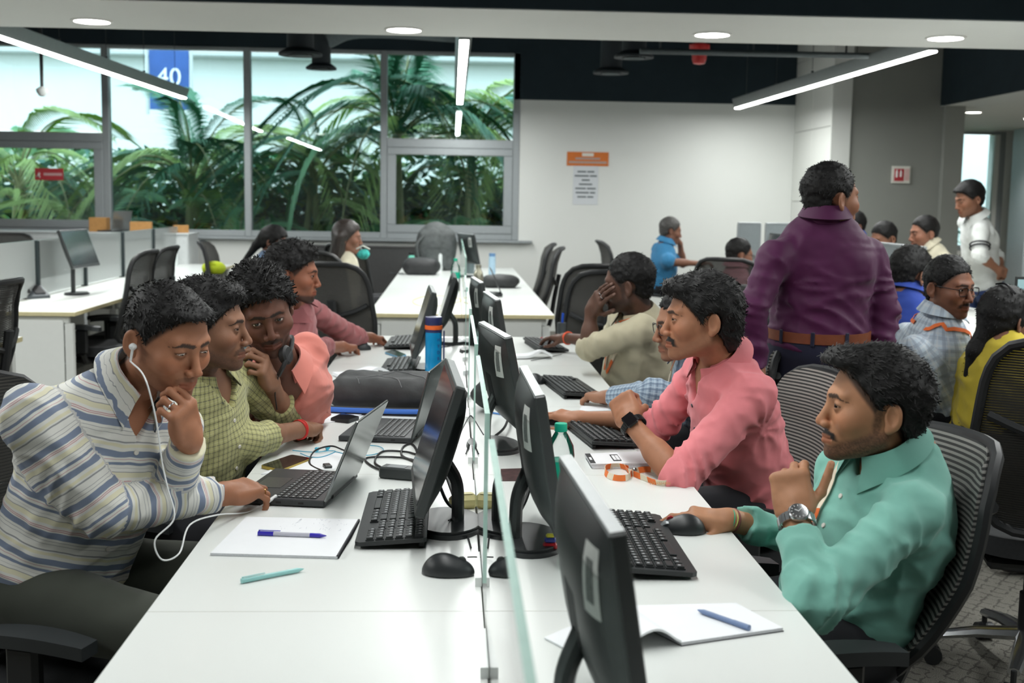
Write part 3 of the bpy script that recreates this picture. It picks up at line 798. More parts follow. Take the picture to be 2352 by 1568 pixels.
# ---------------------------------------------------------------- the setting
YW, ZC, ZS = 13.6, 3.45, 2.51           # far wall, dark ceiling, white soffit height
def struct(name, mb, mats, parent=None):
    return tag(mb.build(name, mats, parent), kind=None if parent is not None else 'structure')
def carpet():
    m, nt, b = nodes_of('grey_carpet'); L = nt.links.new
    tc = N_(nt, 'TexCoord'); n1 = N_(nt, 'TexNoise', Scale=420.0, Detail=3.0); n2 = N_(nt, 'TexNoise', Scale=9.0, Detail=3.0)
    n3 = N_(nt, 'TexNoise', Scale=26.0, Detail=2.0)
    for n in (n1, n2, n3): L(tc.outputs['Object'], n.inputs['Vector'])
    sp = N_(nt, 'SeparateXYZ'); L(tc.outputs['Object'], sp.inputs[0])
    wob = mth(nt, L, 'MULTIPLY', n3.outputs[0], .05)
    lines = None
    for sg in (1, -1):
        t = mth(nt, L, 'ADD', sp.outputs[0], mth(nt, L, 'MULTIPLY', sp.outputs[1], sg*.8))
        t = mth(nt, L, 'ADD', t, wob); t = mth(nt, L, 'FRACT', mth(nt, L, 'MULTIPLY', t, 15.0))
        t = mth(nt, L, 'LESS_THAN', t, .16); lines = t if lines is None else mth(nt, L, 'MAXIMUM', lines, t)
    lines = mth(nt, L, 'MULTIPLY', lines, mth(nt, L, 'GREATER_THAN', n3.outputs[0], .44))
    c = ramp(nt, L, n1.outputs[0], [(.35, (78, 77, 72)), (.65, (150, 147, 138))], False)
    c = mixc(nt, L, mth(nt, L, 'MULTIPLY', lines, .6), c, lin((58, 57, 54)))
    L(c, b.inputs['Base Color']); b.inputs['Roughness'].default_value = .95; b.inputs['Specular IOR Level'].default_value = .1
    bp = N_(nt, 'Bump', Strength=.5, Distance=.004); L(n1.outputs[0], bp.inputs['Height']); L(bp.outputs[0], b.inputs['Normal'])
    return m
WHITE = M('white_wall_paint', (226, 228, 224), .7, var=.012, scale=3, bump=.05)
NAVY = M('dark_navy_paint', (40, 52, 58), .8, var=.08, scale=6, spec=.2)
GREYW = M('warm_grey_wall_paint', (146, 148, 142), .75, var=.03, scale=3)
PANEL = M('white_column_cladding', (222, 224, 219), .5, var=.015, scale=2)
ALU = M('anodised_aluminium_frame', (158, 164, 166), .45, .3, var=.03)
struct('floor', MB().box((1, 6.4, -.05), (19, 22, .1)), carpet())
struct('ceiling', MB().box((1, 5.2, ZC+.05), (19, 19.6, .1)), NAVY)
BX = lambda u: (u-1040)/2750*YW
XW = [-5.36, BX(265), BX(578), BX(883), BX(1183)]
ZSILL, ZTOP = 1.03, 3.11
X1 = BX(1820)
wb = struct('wall_back', MB().box(((-7+X1)/2, YW+.1, ZSILL/2), (X1+7.1, .2, ZSILL), m=0)
            .box((-6.2, YW+.1, (ZSILL+ZC)/2), (1.6, .2, ZC-ZSILL)), WHITE)
struct('upper_band', MB().box((-2.9, YW+.1, (ZTOP+ZC)/2), (8.3, .2, ZC-ZTOP)), NAVY, wb)

struct('white_panel', MB().box(((XW[4]+X1)/2+.02, YW+.1, (ZSILL+2.60)/2), (X1-XW[4]+.1, .2, 2.60-ZSILL)), WHITE, wb)
struct('dark_panel', MB().box(((XW[4]+X1)/2+.02, YW+.095, (2.60+ZC)/2), (X1-XW[4]+.1, .21, ZC-2.60)), NAVY, wb)
# column at the right end of the white wall, clad in panels
YC = 12.25
cl = struct('wall_side', MB().box((X1+.10, (YC+YW)/2+.02, ZC/2), (.16, YW-YC-.04, ZC)), M('shadow_joint', (120, 122, 118), .8))
zj = [0, .75, 1.52, 2.29, 3.06, ZC]
ym = (YC+YW)/2
for k in range(5):
    for (a, b) in ((YC, ym), (ym, YW)):
        struct('cladding_panel', MB().box((X1+.02, (a+b)/2, (zj[k]+zj[k+1])/2), (.03, b-a-.006, zj[k+1]-zj[k]-.006), ch=.003), PANEL, cl)
struct('column_face', MB().box((X1+.10, YC-.005, ZC/2), (.20, .03, ZC)), PANEL, cl)
gw = struct('wall_grey', MB().box((4.03+.6, YC+.12, ZC/2), (1.2, .2, ZC)).box((5.13, 14.1, ZC/2), (.2, 3.8, ZC)), GREYW)
struct('wall_left', MB().box((-7, 5.2, ZC/2), (.2, 17, ZC)), WHITE)
struct('wall_front', MB().box((1, -3.1, ZC/2), (16.4, .2, ZC)), WHITE)
struct('wall_right', MB().box((9.3, 6.6, ZC/2), (.2, 19, ZC)), WHITE)
# lowered ceiling on the right with its dark fascia
struct('ceiling_lowered', MB().box((7.1, 6.6, ZS+.04), (4.2, 19.4, .08)), WHITE)
struct('trim_1', MB().box((4.985, 4.55, (ZS+ZC)/2), (.04, 15.3, ZC-ZS)), NAVY)
# soffit crossing the room: white underside, dark sides
sf = struct('trim_2', MB().box((-1, 7.25, ZS+.05), (11.9, 1.14, .1)), M('white_soffit_paint', (240, 242, 238), .7, var=.015, scale=2))
struct('soffit_side', MB().box((-1, 6.66, (ZS+ZC)/2+.004), (11.9, .03, ZC-ZS)), NAVY, sf)
struct('soffit_side', MB().box((-1, 7.84, (ZS+ZC)/2+.004), (11.9, .03, ZC-ZS)), NAVY, sf)
# far end behind the grey wall: bright window and pale column
fe = struct('wall_end', MB().box((8.25, 16.1, ZC/2), (1.9, .2, ZC)).box((5.9, 16.1, ZC/2), (1.5, .2, ZC)).box((6.9, 16.1, .45), (1, .2, .9)).box((6.9, 16.1, 3.0), (1, .2, .9)), WHITE)
struct('pale_column', MB().box((7.62, 15.4, ZC/2), (.5, .5, ZC), ch=.01), M('pale_blue_column_paint', (196, 210, 216), .6), fe)
# ---- windows
PANE = GLASS('tinted_window_glass', (232, 244, 245), refl=2.0)
def window(n, x0, x1, sash, y=YW, z0=ZSILL, z1=ZTOP):
    fw = .075
    w = tag(link('window_%d' % n, None), kind='structure')
    def fr(nm, c, s_): MB().box(c, s_, ch=.006).build(nm, ALU, w)
    fr('mullion', (x1, y+.05, (z0+z1)/2), (fw, .12, z1-z0))
    if n in (1, 6): fr('mullion', (x0, y+.05, (z0+z1)/2), (fw, .12, z1-z0))
    fr('bottom_rail', ((x0+x1)/2, y+.05, z0+.035), (x1-x0-fw, .118, .07)); fr('top_rail', ((x0+x1)/2, y+.05, z1-.02), (x1-x0-fw, .118, .04))
    a, b = x0+fw/2, x1-fw/2
    if sash:
        zt = 2.10
        fr('transom', ((a+b)/2, y+.05, zt), (b-a, .116, .10))
        for (cx, cz, sx, sz) in (((a+b)/2, z0+.115, b-a, .09), ((a+b)/2, zt-.09, b-a, .08), (a+.05, (z0+zt)/2+.015, .10, zt-z0-.29), (b-.05, (z0+zt)/2+.015, .10, zt-z0-.29)):
            fr('sash_rail', (cx, y+.03, cz), (sx, .09, sz))
        MB().box(((a+b)/2, y+.06, (z0+.16+zt-.13)/2), (b-a-.19, .008, zt-z0-.28)).build('pane', PANE, w)
        MB().box(((a+b)/2, y+.06, (zt+z1)/2+.01), (b-a, .008, z1-zt-.11)).build('pane', PANE, w)
    else:
        MB().box(((a+b)/2, y+.06, (z0+z1)/2), (b-a, .008, z1-z0-.10)).build('pane', PANE, w)
    return w
for i in range(4): window(i+1, XW[i], XW[i+1], i in (0, 3))
window(6, 6.66, 7.4, False, 16.0, .9, 2.5)
sill = struct('trim_3', MB().box((-2.4, YW-.03, ZSILL-.015), (6.6, .1, .03), ch=.006), ALU)
# ---- outdoors
struct('ground', MB().box((0, 26, -.06), (60, 20, .1)), M('garden_soil', (86, 92, 62), .95, var=.3, scale=4))
GREENW = M('white_render_wall', (232, 238, 236), .8, var=.03, scale=1)  # even white render, the building's own colour
bd = thing('office_block', 'white building with grey balustrade seen through the long window', 'building', (-3, 25, 0))
MB().box((0, 0, 4.5), (40, .6, 9)).build('facade', GREENW, bd)
for k in range(3): MB().box((0, -.5, 4.25+k*1.9), (40, .6, .12), ch=.02).build('ledge', M('pale_concrete', (196, 202, 202), .8), bd)
rails = MB()
for k in range(150): rails.box((-15+k*.2, -.6, 4.62), (.09, .08, .6))
tag(rails.build('balusters', M('grey_balusters', (128, 142, 146), .7), bd), kind='stuff')
MB().box((0, -.6, 4.97), (40, .14, .09)).build('handrail', M('pale_concrete'), bd)
bn = thing('banner', 'blue hanging banner with white number 40 behind the window', 'banner', (0, 0, 0))
pb = at(389, 185, 22.0); bn.location = [float(x) for x in pb]
MB().box((0, 0, .05), (.70, .02, 1.12)).build('cloth', M('banner_blue', (58, 92, 160), .8, var=.2, scale=2), bn)
text_mesh('numerals', '40', .44, M('banner_white', (235, 240, 245), .7), bn, rotx(math.pi/2), (.0, -.02, .05), .004)
for sx in (-.39, .39): MB().cyl((sx, 0, -.6), (sx, 0, 3.0), .03).build('pole', M('pale_concrete'), bn)
# ---- palms: every frond is a part
LEAF = [M('palm_leaf_%s' % n, c, .55, var=.25, scale=3) for n, c in (('deep', (56, 116, 86)), ('mid', (88, 148, 98)), ('bright', (148, 178, 96)), ('blue', (76, 138, 126)))]
STEM = M('palm_stem', (126, 128, 84), .7, var=.2, scale=8)
def frond_mesh(name, L_, droop, mat_, leaf, seed):
    rnd = random.Random(seed); mb = MB(); pts = []
    for i in range(13):
        t = i/12; pts.append(np.array((L_*(t-.18*droop*t*t*t), 0, L_*(.75*t-droop*.95*t*t))))
    mb.tube(pts, [.016*(1-.85*i/12) for i in range(13)], 5, 1)
    sp = smooth_path(pts, 6); K = len(sp)
    for i in range(9, K-1):
        t = i/K; d = nrm(sp[i+1]-sp[i])
        for sd in (-1, 1):
            ln = leaf*(1-.6*abs(t-.45)**1.3*2)*rnd.uniform(.85, 1.1)
            side = np.array((0, sd, 0.)); tip = sp[i]+nrm(d*.62+side*.72+np.array((0, 0, .12)))*ln+np.array((0, 0, -.32*ln))
            mid = sp[i]+nrm(d*.5+side*.8+np.array((0, 0, .30)))*ln*.5
            w = nrm(np.cross(tip-sp[i], (0, 0, 1)))*.0105
            mb.add([sp[i], mid-w, tip, mid+w], [(0, 1, 2, 3)], 0)
    return mb.mesh(name, [mat_, STEM], 60)
FROND = [frond_mesh('frond', 1.9, .75+.22*k, LEAF[k % 4], .46+.05*(k % 3), k) for k in range(8)]
def palm(x, y, h, n, sc, tint, label, seed):
    rnd = random.Random(seed); p = thing('palm_tree', label, 'palm', (x, y, 0), rnd.uniform(0, 6), 'garden palms outside the windows')
    st = MB()
    for k in range(3):
        a = k*2.1; st.tube([(.12*math.cos(a), .12*math.sin(a), 0), (.1*math.cos(a), .1*math.sin(a), h*.5), (.02*math.cos(a), .02*math.sin(a), h+.15)], [.06, .045, .03], 7)
    st.build('stem', STEM, p)
    for k in range(n):
        me = FROND[(tint+2*rnd.randrange(2)+4*rnd.randrange(2)) % 8] if rnd.random() < .6 else FROND[rnd.randrange(8)]
        f = link('frond', me, p, (0, 0, h*(rnd.uniform(.55, 1.02) if k % 3 == 0 else 1.)), (rnd.uniform(-.15, .15), rnd.uniform(-.95, .15), k*2.4+rnd.uniform(-.3, .3)))
        s_ = sc*rnd.uniform(.75, 1.15); f.scale = (s_, s_, s_)
PALMS = [(-5.7, 16.2, 1.55, 15, 1.15, 2, 'arching pale palm behind leftmost window sash'), (-4.7, 15.9, .6, 14, .85, 2, 'low yellow-green palm below the red window sign'),
         (-3.5, 16.4, 1.6, 17, 1.2, 0, 'tall palm arching beside the blue banner'), (-2.75, 15.8, .7, 14, .8, 3, 'bushy palm behind second window pane'),
         (-1.9, 16.6, 1.75, 16, 1.0, 0, 'dark feathery palm behind third window pane'), (-.75, 16.2, 2.3, 20, 1.3, 0, 'tallest palm crossing the mullion above the backpack'),
         (.25, 16.8, 2.0, 18, 1.2, 0, 'palm with arched frond right of the middle lamp'), (-1.2, 15.7, .5, 14, .75, 1, 'low shrub palm behind woman with long hair'),
         (.1, 15.7, .55, 14, .75, 1, 'low shrub palm behind lower right sash'), (-5.2, 15.9, .35, 12, .7, 2, 'small palm at the far left window corner'),
         (6.9, 18.2, 1.3, 14, 1.0, 2, 'sunlit palm outside the narrow window by white-shirted man'), (-3.9, 15.8, .35, 12, .65, 3, 'blue-green fan palm low at the second pane')]  # tint index picks the leaf colour
for i, a in enumerate(PALMS): palm(*a, seed=30+i)
hedge = MB(); rnd = random.Random(4)
for k in range(17000):
    x = rnd.uniform(-7, 1.6); y = rnd.uniform(17.2, 18.6); z = min(abs(rnd.gauss(.85, .55)), 2.1)
    a = rnd.uniform(0, 6.3); t = np.array((math.cos(a), math.sin(a), rnd.uniform(-.6, .9)))*.12; w = np.cross(t, (rnd.random(), rnd.random(), 1.))*.4
    c = np.array((x, y, z)); hedge.add([c-t, c+w, c+t, c-w], [(0, 1, 2, 3)], rnd.randrange(4))
tag(hedge.build('hedge_foliage', LEAF), 'dense green hedge growing behind the palms outside', 'hedge', kind='stuff')
# ---- lamps
LEDM = EM('lamp_diffuser_glow', (255, 255, 250), 9.0)
HOUS = M('grey_lamp_housing', (150, 156, 156), .45, .4)
WIRE = M('steel_suspension_wire', (90, 94, 96), .4, .8)
def linear_lamp(x, y0, y1, label, pw=1.0, rz=0.):
    t = thing('linear_lamp', label, 'lamp', (x, (y0+y1)/2, ZS), rz, 'long suspended linear lamps'); L_ = y1-y0
    mb = MB(); prof = [(-.030, .0), (.030, .0), (.058, .080), (.058, .095), (-.058, .095), (-.058, .080)]
    mb.prism(prof, -L_/2, L_/2, np.array(((1, 0, 0), (0, 0, -1.), (0, 1, 0)))); mb.build('housing', HOUS, t)
    MB().box((0, 0, -.006), (.062, L_-.01, .016), ch=.005).build('diffuser', LEDM, t)
    for k in range(5):
        yy = -L_/2+.35+k*(L_-.7)/4
        MB().cyl((0, yy, .095), (0, yy, .13), .012, n=8).cyl((0, yy, .14), (0, yy, ZC-ZS), .003, n=5).build('suspension_wire', WIRE, t)
    ld = bpy.data.lights.new('lamp_light', 'AREA'); ld.shape = 'RECTANGLE'; ld.size = .06; ld.size_y = L_-.05; ld.energy = LAMP_W*L_/5.2*pw
    ld.color = (.97, 1.0, .985)
    lo = bpy.data.objects.new('lamp_light', ld); COL.objects.link(lo); lo.parent = t; lo.location = (0, 0, -.02)
    return t
XL = [at(421, 231, 13.1)[0], at(1060, 170, 10.5)[0], at(1693, 254, 13.0)[0]]
linear_lamp(XL[0]-.075, 7.95, 13.1, 'long suspended linear lamp over left-hand desks near windows', rz=-.032)
linear_lamp(XL[1], 7.95, 13.1, 'long suspended linear lamp over middle bench, seen end-on')
linear_lamp(XL[2]+.055, 7.95, 13.0, 'long suspended linear lamp slanting before the grey wall', rz=.022)
for x, w in zip(XL, ('left', 'middle', 'right')): linear_lamp(x, .9, 6.1, 'suspended linear lamp overhead above the %s row, nearer the viewer' % w, .62 if w == 'middle' else 1.5)
DL = EM('downlight_glow', (255, 253, 244), 14.0)
def downlight(c, label, r=.105):
    t = thing('downlight', label, 'downlight', c, 0, 'round recessed ceiling lights')
    MB().lathe([(r*1.16, 0), (r*1.16, -.006), (r, -.010), (r, 0)], n=28).build('trim_ring', M('white_trim_ring', (235, 236, 232), .4), t)
    MB().lathe([(0, -.004), (r*.99, -.004), (r*.99, .0), (0, .0)][::-1], n=28).build('lens', DL, t)
    ld = bpy.data.lights.new('downlight_light', 'SPOT'); ld.energy = SPOT_W*8; ld.spot_size = math.radians(120); ld.spot_blend = .8; ld.shadow_soft_size = .08
    ld.color = (1, .98, .93)
    lo = bpy.data.objects.new('downlight_light', ld); COL.objects.link(lo); lo.parent = t; lo.location = (0, 0, -.03)
for u, v, w in ((211, 47, 'leftmost'), (928, 67, 'second'), (1636, 78, 'third'), (2172, 86, 'rightmost')):
    downlight(on(u, v, ZS), w+' round downlight set in the white soffit')
downlight((5.62, 12.9, ZS), 'small round downlight in lowered ceiling beyond grey wall', .08)
downlight((6.5, 11.0, ZS), 'round downlight in lowered ceiling at right picture edge', .08)
downlight((6.3, 6.0, ZS), 'round downlight in lowered ceiling over right-hand aisle', .08)
downlight((6.6, 13.6, ZS), 'added fill downlight in lowered ceiling before pale column', .08)  # this and the next two are added out of view to brighten the right end
downlight((7.2, 14.6, ZS), 'added fill downlight in lowered ceiling beside narrow window', .08)
downlight((6.2, 9.0, ZS), 'added fill downlight in lowered ceiling above the white-shirted man', .08)
# ---- ceiling fittings
DUCT = M('dark_duct_paint', (44, 52, 56), .6, .2)
def diffuser(u, v, Y, r, label, duct):
    c = at(u, v, Y); t = thing('air_diffuser', label, 'air vent', c, 0, 'round air diffusers under the dark ceiling')
    MB().lathe([(.0, .02), (r*.55, .02), (r*.62, .0), (r, -.005), (r, .012), (r*.62, .05), (r*.6, ZC-c[2])], n=28).build('cone', DUCT, t)
    MB().lathe([(r*.35, -.002), (r*.5, -.012), (r*.5, -.004), (r*.35, .004)], n=24).build('inner_ring', M('duct_ring', (92, 102, 104), .5, .3), t)
    if duct: MB().tube(smooth_path([(0, 0, .3), (.25, .1, .42), (.7, .3, .46), (1.3, .5, .46)], 5), .14, 12).build('flexible_duct', M('flexible_duct', (88, 98, 100), .7, .3, var=.2, scale=60), t)
diffuser(690, 126, 9.6, .17, 'round dark air diffuser nearer above the third window', False)
diffuser(738, 158, 11.2, .14, 'round dark air diffuser with duct above the third window', True)
diffuser(1456, 132, 9.8, .16, 'round air diffuser above the orange wall sign, nearer one', True)
diffuser(1403, 168, 11.6, .17, 'round air diffuser above the orange wall sign, farther one', False)
c = at(1606, 130, 10.5); t = thing('alarm_beacon', 'red alarm beacon hanging under the dark ceiling', 'beacon', c)
MB().lathe([(.0, -.07), (.05, -.06), (.065, -.02), (.065, .02), (.05, .04), (.02, .05)], n=20).build('dome', M('red_beacon_plastic', (196, 40, 40), .35), t)
MB().lathe([(.07, .03), (.09, .06), (.09, .1), (.03, .12), (.012, ZC-c[2])], n=16).build('mount', M('red_beacon_plastic'), t)
c = at(1700, 122, 9.0); t = thing('sprinkler_pipe', 'thin grey pipe with hanging brackets under the dark ceiling', 'pipe', c)
MB().cyl((-.75, 0, 0), (1.0, 0, 0), .022, n=10).build('pipe', M('grey_pipe', (96, 104, 106), .5, .4), t)
for x in (-.6, .1, .8): MB().cyl((x, 0, 0), (x, 0, ZC-c[2]), .008, n=6).build('hanger', WIRE, t)
c = at(97, 212, 10.2); t = thing('ceiling_sensor', 'small sensor hanging on dark rod before the left window', 'sensor', c)
MB().cyl((0, 0, .03), (0, 0, ZC-c[2]), .014, n=10).build('rod', M('black_rod', (24, 30, 32), .5), t)
MB().lathe([(0, -.035), (.025, -.03), (.045, .0), (.048, .025), (.02, .045)], n=20).build('head', M('sensor_grey', (176, 180, 178), .4), t)
# ---- signs
def sign_box(name, label, cat, c, w, h, mt, R=None, d=.008):
    t = thing(name, label, cat, c)
    MB().box((0, 0, 0), (w, d, h), ch=.001).build('board', mt, t); return t
RX = rotx(math.pi/2)
c = at(1350, 365, YW-.006); t = sign_box('wall_sign', 'orange rectangular sign on the white wall', 'sign', c, .47, .155, M('orange_sign', (214, 116, 42), .5))
MB().box((.0, -.005, .048), (.13, .003, .036)).build('white_tab', M('sign_white', (232, 230, 220), .6), t)
tag(MB().box((0, -.0045, .004), (.28, .002, .022)).build('print_line', M('sign_grey_print', (176, 156, 148), .6), t), 'line of unreadable pale print')
MB().box((0, -.0045, -.038), (.43, .002, .024)).build('print_line', M('sign_grey_print'), t)
c = at(1345, 425, YW-.004); t = sign_box('paper_notice', 'white paper notice with seven printed lines under the orange sign', 'notice', c, .285, .44, M('notice_paper', (214, 218, 222), .8, var=.01), d=.003)
INK = M('faded_ink', (96, 104, 108), .8)
for k, (w0, w1, wx) in enumerate(((.10, .08, .0), (.16, .08, .01), (.09, .0, 0), (.15, .0, 0), (.12, .10, .01), (.15, .06, .0), (.10, .07, .0))):
    z = .15-k*.047; tot = w0+w1+(.012 if w1 else 0); m = MB().box((-tot/2+w0/2, -.0022, z), (w0, .001, .017))
    if w1: m.box((tot/2-w1/2, -.0022, z), (w1, .001, .017))
    tag(m.build('print_line', INK, t), kind='stuff')
c = at(113, 400, YW-.002); t = sign_box('window_sign', 'red sticker with white running figure and lettering on window', 'sign', c, .31, .13, M('red_sticker', (190, 58, 66), .5), d=.004)
fg = MB(); W_ = M('sticker_white', (232, 226, 224), .6)
for a, b, r in (((-.105, .028), (-.105, .030), .011), ((-.108, .012), (-.114, -.012), .009), ((-.114, -.012), (-.100, -.024), .006), ((-.100, -.024), (-.106, -.042), .005), ((-.114, -.012), (-.128, -.022), .006), ((-.128, -.022), (-.138, -.018), .004), ((-.108, .012), (-.094, .002), .004), ((-.108, .012), (-.122, .004), .004)):
    fg.tube([(a[0], -.004, a[1]), (b[0], -.004, b[1])], r, 8)
fg.build('running_figure', W_, t)
MB().box((.04, -.003, 0), (.20, .002, .030)).build('print_line', M('sticker_pale_print', (214, 170, 170), .6), t)
c = at(2069, 401, YC+.005); t = sign_box('fire_sign', 'small white and red extinguisher sign on the grey wall', 'sign', c, .19, .175, M('sign_white'), d=.02)
MB().box((-.022, -.012, -.003), (.10, .004, .125)).build('red_field', M('red_sticker'), t)
for x, h in ((-.047, .085), (-.005, .075)): MB().lathe([(.0, -h/2), (.011, -h/2+.004), (.011, h*.2), (.005, h*.36), (.005, h/2), (0, h/2)], (x, -.014, .012), 12).build('pictogram', W_, t)
MB().box((.062, -.012, .0), (.045, .003, .12)).build('pale_field', M('sign_pale_red', (226, 190, 184), .6), t)
# ---------------------------------------------------------------- desks
LAM = M('white_desk_laminate', (228, 231, 228), .32, var=.008, scale=2, spec=.45)
EDGE = M('cream_edge_band', (214, 204, 160), .5, var=.04)
DLEG = M('white_powder_coat', (222, 225, 222), .45, var=.015)
PALE = M('pale_grey_edge_band', (206, 208, 200), .5, var=.02)
SEAMD = M('dark_seam', (60, 62, 62), .8)
ZD = .75
def desk(x0, x1, y0, y1, label, group, ends=(False, False), legs=True):
    t = thing('workstation_desk', label, 'desk', ((x0+x1)/2, (y0+y1)/2, 0), 0, group); w, d = x1-x0, y1-y0; xm = .062-(x0+x1)/2 if group.startswith('near') else 0
    g = .0007
    near = group.startswith('near')
    for a, b in ((-w/2, xm-.0012), (xm+.0012, w/2)):
        MB().box(((a+b)/2, 0, ZD-.0125), (b-a, d-2*g, .025), ch=.0006 if near else .0015, m=1, mtop=0).build('tabletop', [LAM, PALE if near else EDGE], t)
    MB().box((xm, 0, ZD-.035), (.06, d-.02, .02)).build('cable_tray', SEAMD, t)
    for sy in (-1, 1):
        MB().box((0, sy*(d/2-.06), ZD-.05), (w-.1, .04, .045), ch=.003).build('crossbeam', DLEG, t)
    for sx in (-1, 1):
        for sy in (-1, 1):
            if ends[0 if sy < 0 else 1] or sx:
                MB().box((sx*(w/2-.05), sy*(d/2-.06), (ZD-.075)/2), (.05, .05, ZD-.075), ch=.004).build('leg', DLEG, t)
    MB().box((xm, 0, .45), (.02, d-.14, .5), ch=.002).build('modesty_panel', DLEG, t)
    for e, sy in zip(ends, (-1, 1)):
        if e: MB().box((0, sy*(d/2-.035), .36), (w-.16, .018, .68), ch=.002).build('end_panel', M('white_end_panel', (232, 235, 232), .4, var=.01), t)
    return t
XD0, XD1, XG = -.532, .632, .068
YJ = [.74, 2.07, 3.14, 4.21, 5.28, 6.40]
for k, w in enumerate(('nearest white desk section, running out of the bottom of view', 'white desk section under open notebook and blue pen', 'white desk section under orange lanyard and power adapter', 'white desk section under black backpack', 'farthest section of near white bench, under blue bottle')):
    desk(XD0, XD1, YJ[k], YJ[k+1], w, 'near bench desk sections', (k == 0, k == 4))
YF = [7.65+1.07*k for k in range(6)]
for k, w in enumerate(('near', 'second', 'third', 'fourth', 'last')):
    desk(XD0, XD1+.03, YF[k], YF[k+1], '%s white section of far middle bench with cream edges' % w, 'far bench desk sections', (k == 0, k == 4))
YB = [7.5+1.1*k for k in range(6)]
for k, w in enumerate(('near', 'second', 'third', 'fourth', 'last')):
    desk(-3.52, -2.33, YB[k], YB[k+1], '%s white section of left bench below frosted screens' % w, 'left bench desk sections', (k == 0, k == 4))
for k, w in enumerate(('front', 'rear')):
    desk(-3.37, -2.19, 4.0+1.1*k, 5.1+1.1*k, '%s section of white desk at far left edge of view' % w, 'left near desks', (k == 0, k == 1))
for k, w in enumerate(('behind glasses-wearing man', 'before the blue-shirted man', 'beside pink-shirted man', 'at the grey screens', 'under open laptop by the white wall')):
    desk(2.62, 3.82, 4.2+1.62*k, 4.2+1.62*(k+1), 'white desk on the right-hand row %s' % w, 'right row desks', (k == 0, k == 4))
# ---- glass screens on the near bench
EDGEG = M('green_glass_edge', (186, 224, 212), .2, var=.08, scale=20, spec=.6); EDGEG.node_tree.nodes['Principled BSDF'].inputs['Alpha'].default_value = .72
CLEAR = GLASS('clear_screen_glass', (244, 251, 249), refl=1.25)
CLAMP = M('white_plastic_clamp', (226, 230, 228), .35)
def glass_screen(x, y0, y1, h, label, group, mt, clamps=True, th=.010):
    t = thing('glass_screen', label, 'desk screen', (x, (y0+y1)/2, ZD), 0, group); d = y1-y0
    mb = MB(); hx = th/2
    mb.add([(-hx, -d/2, .012), (-hx, d/2, .012), (-hx, d/2, h), (-hx, -d/2, h)], [(3, 2, 1, 0)], 0)
    mb.add([(hx, -d/2, .012), (hx, d/2, .012), (hx, d/2, h), (hx, -d/2, h)], [(0, 1, 2, 3)], 0)
    mb.add([(-hx, -d/2, .012), (hx, -d/2, .012), (hx, -d/2, h), (-hx, -d/2, h)], [(0, 1, 2, 3)], 1)
    mb.add([(-hx, d/2, .012), (hx, d/2, .012), (hx, d/2, h), (-hx, d/2, h)], [(3, 2, 1, 0)], 1)
    mb.add([(-hx, -d/2, h), (hx, -d/2, h), (hx, d/2, h), (-hx, d/2, h)], [(0, 1, 2, 3)], 1)
    mb.build('pane', [mt, EDGEG], t)
    if clamps:
        for sy in (-1, 1):
            for sx in (-1, 1):
                y = sy*(d/2-.10)
                MB().prism([(sx*.006, -.085), (sx*.019, -.085), (sx*.010, .085), (sx*.006, .085)][::sx], 0, .018, c=(0, y, 0)).build('clamp', CLAMP, t)
    return t
for k, w in enumerate(('nearest clear glass screen along the desk centre', 'clear glass screen beside the near left monitor', 'clear glass screen beside black backpack', 'clear glass screen behind the blue bottle', 'farthest clear glass screen of the near bench')):
    glass_screen(XG, YJ[k]+.12, YJ[k+1]-.12, .337, w, 'clear desk screens', CLEAR)
for k in range(5):
    glass_screen(XG+.02, YF[k]+.1, YF[k+1]-.1, .36, '%s clear screen on far middle bench' % ('first', 'second', 'third', 'fourth', 'fifth')[k], 'far clear screens', CLEAR, False)
FROST = GLASS('frosted_screen_glass', (236, 246, 243), refl=1.0, white=.8)
for k in range(5):
    glass_screen(-2.93, YB[k]+.03, YB[k+1]-.03, .40, '%s frosted glass screen on left bench' % ('nearest', 'second', 'third', 'fourth', 'farthest')[k], 'frosted desk screens', FROST, False)
    MB().box((0, 0, .2), (.05, .035, .4), ch=.004).build('post', M('dark_post', (40, 52, 54), .5), tag(link('screen_post', None, None, (-2.93, YB[k], ZD)), 'dark post between frosted screens, %s along left bench' % ('first', 'second', 'third', 'fourth', 'fifth')[k], 'post', 'posts of the frosted screens'))
# ---- grey fabric screens, right
FAB = M('grey_fabric_screen', (132, 140, 142), .9, var=.06, scale=60, bump=.2)
def fabric_screen(c, w, h, rz, label):
    t = thing('fabric_screen', label, 'partition', c, rz, 'grey partitions on the right'); 
    MB().box((0, 0, h/2), (w, .03, h), ch=.004).build('panel', FAB, t)
    MB().box((0, 0, h+.006), (w+.012, .036, .014), ch=.003).build('top_trim', ALU, t)
    for sx in (-1, 1): MB().box((sx*(w/2+.004), 0, h/2), (.012, .036, h), ch=.003).build('side_trim', ALU, t)
fabric_screen((3.21, 8.60, ZD), 1.15, .45, math.pi/2, 'grey partition beside standing purple-shirted man')
fabric_screen((2.74, 11.0, ZD), .20, .55, 0, 'narrow grey partition left of dark monitor on right row')
fabric_screen((3.12, 11.0, ZD), .44, .55, 0, 'wider grey partition partly hidden by the purple shirt')
fabric_screen((3.21, 11.7, ZD), .9, .4, math.pi/2, 'far grey partition by the white wall')
lw = thing('low_cabinet', 'dark grey low partition under the window behind long-haired woman', 'partition', (-.95, 13.0, 0))
MB().box((0, 0, .48), (1.75, .05, .96), ch=.005).build('panel', M('charcoal_panel', (66, 66, 66), .8), lw)
MB().box((0, 0, .965), (1.78, .07, .02), ch=.004).build('top_trim', M('charcoal_trim', (80, 80, 80), .6), lw)
